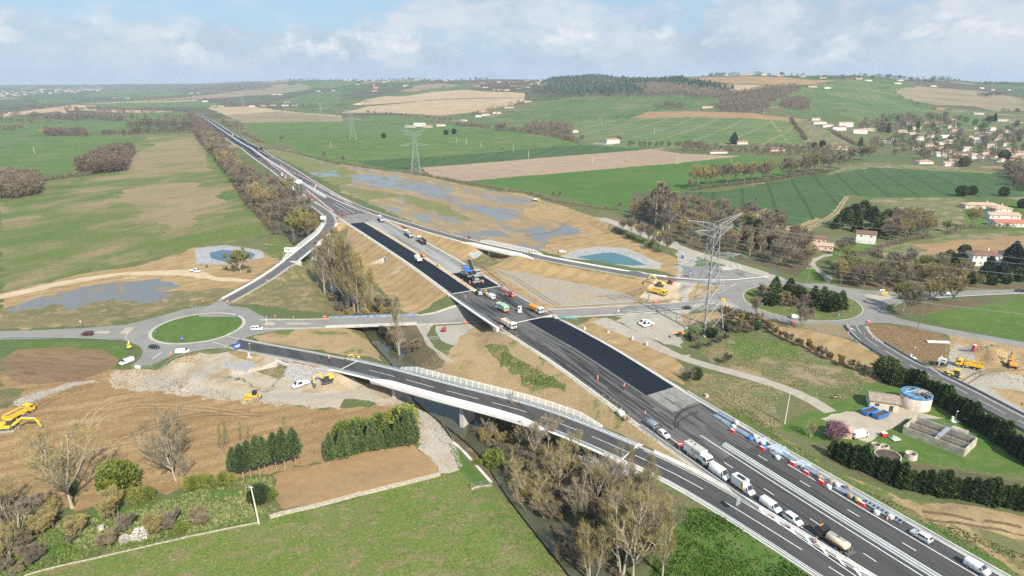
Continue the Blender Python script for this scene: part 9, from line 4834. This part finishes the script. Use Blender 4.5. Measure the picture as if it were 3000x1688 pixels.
scatter_stuff('rubble','8:1800,480 2100,560 2250,670 2100,700 1900,640 1790,560',900,.7,RK,'pale rocks below the lower bridge',10,kind='stone')
scatter_stuff('rubble','4:2150,1310 2210,1290 2420,1330 2480,1350 2400,1440 2300,1449 2150,1410',1500,.6,RK,'grey stones on the slope beside the culvert',11,kind='stone')
scatter_stuff('rubble','4:870,1350 1000,1342 1180,1345 1300,1275 1500,1225 1720,1210 2000,1245 2130,1290 5:120,1449 8:540,40 640,172 500,200 0,110 7:2574,195 1900,140 1100,60',4000,.28,CL2,'pale stones scattered over the gravel works',
12,
kind='stone')
scatter_stuff('rubble','4:1290,1290 1400,1240 1530,1230 1520,1255 1400,1280',350,.8,CL2,'row of pale boulders above the gravel works',13,kind='stone')
scatter_stuff('rubble','8:560,190 640,180 780,352 850,442 910,620 860,658 740,660 700,600 560,432',2200,.32,RK,'stones on the gravel strip by the ditch',14,kind='stone')
scatter_stuff('clods','4:0,1335 100,1405 850,1340 1200,1365 7:1830,105 2574,195 8:200,185 560,175 640,330 500,450 8:0,555 7:2574,560 2100,655 1350,795 1000,875 200,875 -60,890 -60,40',9000,.4,CL,'clods on the bare brown earth',
15,
kind='stone')
scatter_stuff('clods','6:1390,1004 1500,998 1750,1030 1960,1082 2015,1130 1998,1250 1950,1288 1800,1276 1600,1180 1440,1090',3500,.34,CL,'clods on the ploughed island',16,kind='stone')
scatter_stuff('clods','6:2010,1085 2300,1116 2574,1166 2574,1440 2080,1440 1960,1310',2600,.34,CL2,'clods and stones on the right-hand works',17,kind='stone')
scatter_stuff('clods','5:860,1180 900,1085 1000,1015 1150,990 1500,1255 1830,1449 8:2060,125 2200,255 2420,450 8:2100,365 1600,175 900,-40 5:500,1335',7000,.35,CL2,'clods on the motorway bank',18,kind='stone')
scatter_stuff('broken_slabs','6:270,570 420,548 440,575 300,590',260,1.3,RK,'heap of broken slabs beside the spoil piles',19,kind='stone')
scatter_stuff('ivy','7:500,760 560,740 580,900 530,940',900,.5,TF3,'undergrowth round the ivied tree',20,1.6)
# low walls, ditch and gate of the front meadow
STN=pbr('dry_stone',(.42,.37,.29),.95,noise=(1.8,.35),bump=1.0)
def low_wall(spec,w,h,m,lab,cat='wall',name='stone_wall'):
 P=onground(G(spec),0,2.2)
 mb=MB()
 P[:,:2]+=RNG.normal(0,.06,(len(P),2))
 sweep(mb,P,rect(w/2,-w/2,-.3,h))
 tag(mb.build(name,m),lab,cat)
low_wall('7:2030,1012 2200,965 2400,925 2574,880 8:0,868 200,825 450,765 742,688',.9,.7,STN,'dry stone wall between the small brown field and the front meadow')
low_wall('7:180,1450 330,1404 900,1274 1500,1137 1950,1047',.3,.22,STN,'thin low stone wall along the orchard edge')
low_wall('8:840,440 900,490 1010,610 1130,745',.9,.2,CONC,'concrete ditch channel beside the river thicket','ditch','ditch')
low_wall('8:540,25 640,130 740,270 850,440',.12,.9,PGREY,'grey geotextile fence along the river above the gravel strip','fence','silt_fence')
low_wall('8:980,800 1130,765',.4,.4,STN,'short stone footing under the metal field gate')
low_wall('5:960,525 1060,560 1240,700',.1,.5,GALV_D,'thin site fence beside the fresh right-hand asphalt','fence','site_fence')
for spec,lab in(('8:980,790 1130,760','green metal field gate at the end of the concrete ditch'),('5:622,1125 745,1110','galvanised site gate across the concrete track under the bridge'),('4:1000,1335 1150,1330',
'metal gate at the entrance to the gravel works')):
 P=onground(G(spec),0,30)
 t=empty('gate',(0,0,0),0,lab,'gate')
 for f in(0,.5,1):
  q=P[0]+(P[-1]-P[0])*f
  MB().tube([tuple(q),(q[0],q[1],q[2]+1.7)],.07,6).build('post',GALV,t)
 for z in(.3,.9,1.5):
  MB().tube([tuple(P[0]+np.r_[0,0,z]),tuple(P[-1]+np.r_[0,0,z])],.05,4).build('bar',GALV,t)
VR=random.Random(33)
VP=scatter(G('3:1560,950 2050,900 2100,960 2574,1000 2574,1220 2200,1230 1900,1180 1500,1090'),22,31,56)
for i,(x,y)in enumerate(VP):
 house((x,y,zat(x,y)),VR.uniform(-.6,.6),VR.uniform(11,18),8.5,3.1 if i%3 else 5.6,'hip' if i%2 else 'gable',('white','cream','white','pink')[i%4],('pink','orange','pink','brown')[i%4],'pale tile-roofed house among the trees of the right-hand village',
'houses among the village trees',
wins=3,
floors=1 if i%3 else 2,
chim=False)
 # haze: one closed box of thin air round camera and ground, sky outside
def haze():
 m=bpy.data.materials.new('haze_air')
 m.use_nodes=True
 t=m.node_tree
 t.nodes.clear()
 o=t.nodes.new('ShaderNodeOutputMaterial')
 v=t.nodes.new('ShaderNodeVolumePrincipled')
 v.inputs['Color'].default_value=(.70,.83,1.0,1)
 v.inputs['Density'].default_value=HAZE_D
 v.inputs['Anisotropy'].default_value=.0
 t.links.new(v.outputs[0],o.inputs['Volume'])
 mb=MB()
 mb.box((0,14000,77),(70000,34000,170))
 ob=mb.build('haze',m,kind='stuff')
HAZE_D=7.8e-5
haze()
# look-alikes: say which one of its row or clump each is
def ordinal(n):
 s={1:'first',2:'second',3:'third',4:'fourth',5:'fifth',6:'sixth',7:'seventh',8:'eighth',9:'ninth',10:'tenth'}
 if n in s:
  return s[n]
 return '%d%s'%(n,'th' if 10<=n%100<=20 else{1:'st',2:'nd',3:'rd'}.get(n%10,'th'))
def single_out():
 bpy.context.view_layer.update()
 by={}
 for o in SC.objects:
  if o.parent is None and o.get('label')and o.get('category'):
   by.setdefault(o['label'],[]).append(o)
 for lab,L in by.items():
  if len(L)<2:
   continue
  q=[]
  for o in L:
   x,y,z=o.location
   if o.type=='MESH' and o.location.length<.01:
    c=sum((Vector(b)for b in o.bound_box),Vector())/8
    x,y,z=c
   d=y*CP-(z-CAM_H)*SP
   q.append((1500+F_PX*x/d,-F_PX*(y*SP+(z-CAM_H)*CP)/d,o))
  ex,ey=max(a[0]for a in q)-min(a[0]for a in q),max(a[1]for a in q)-min(a[1]for a in q)
  if ex*.8>=ey:
   q.sort(key=lambda a:a[0])
   word='from left'
  else:
   q.sort(key=lambda a:-a[1])
   word='from the front'
  w=lab.split()
  for i,a in enumerate(q):
   tail='%s %s'%(ordinal(i+1)if i<len(q)-1 else 'last',word if i<len(q)-1 else('on the right' if word=='from left' else 'at the back'))
   a[2]['label']=' '.join(w[:16-len(tail.split())])+', '+tail
   if 'group' not in a[2]:
    a[2]['group']=lab
single_out()
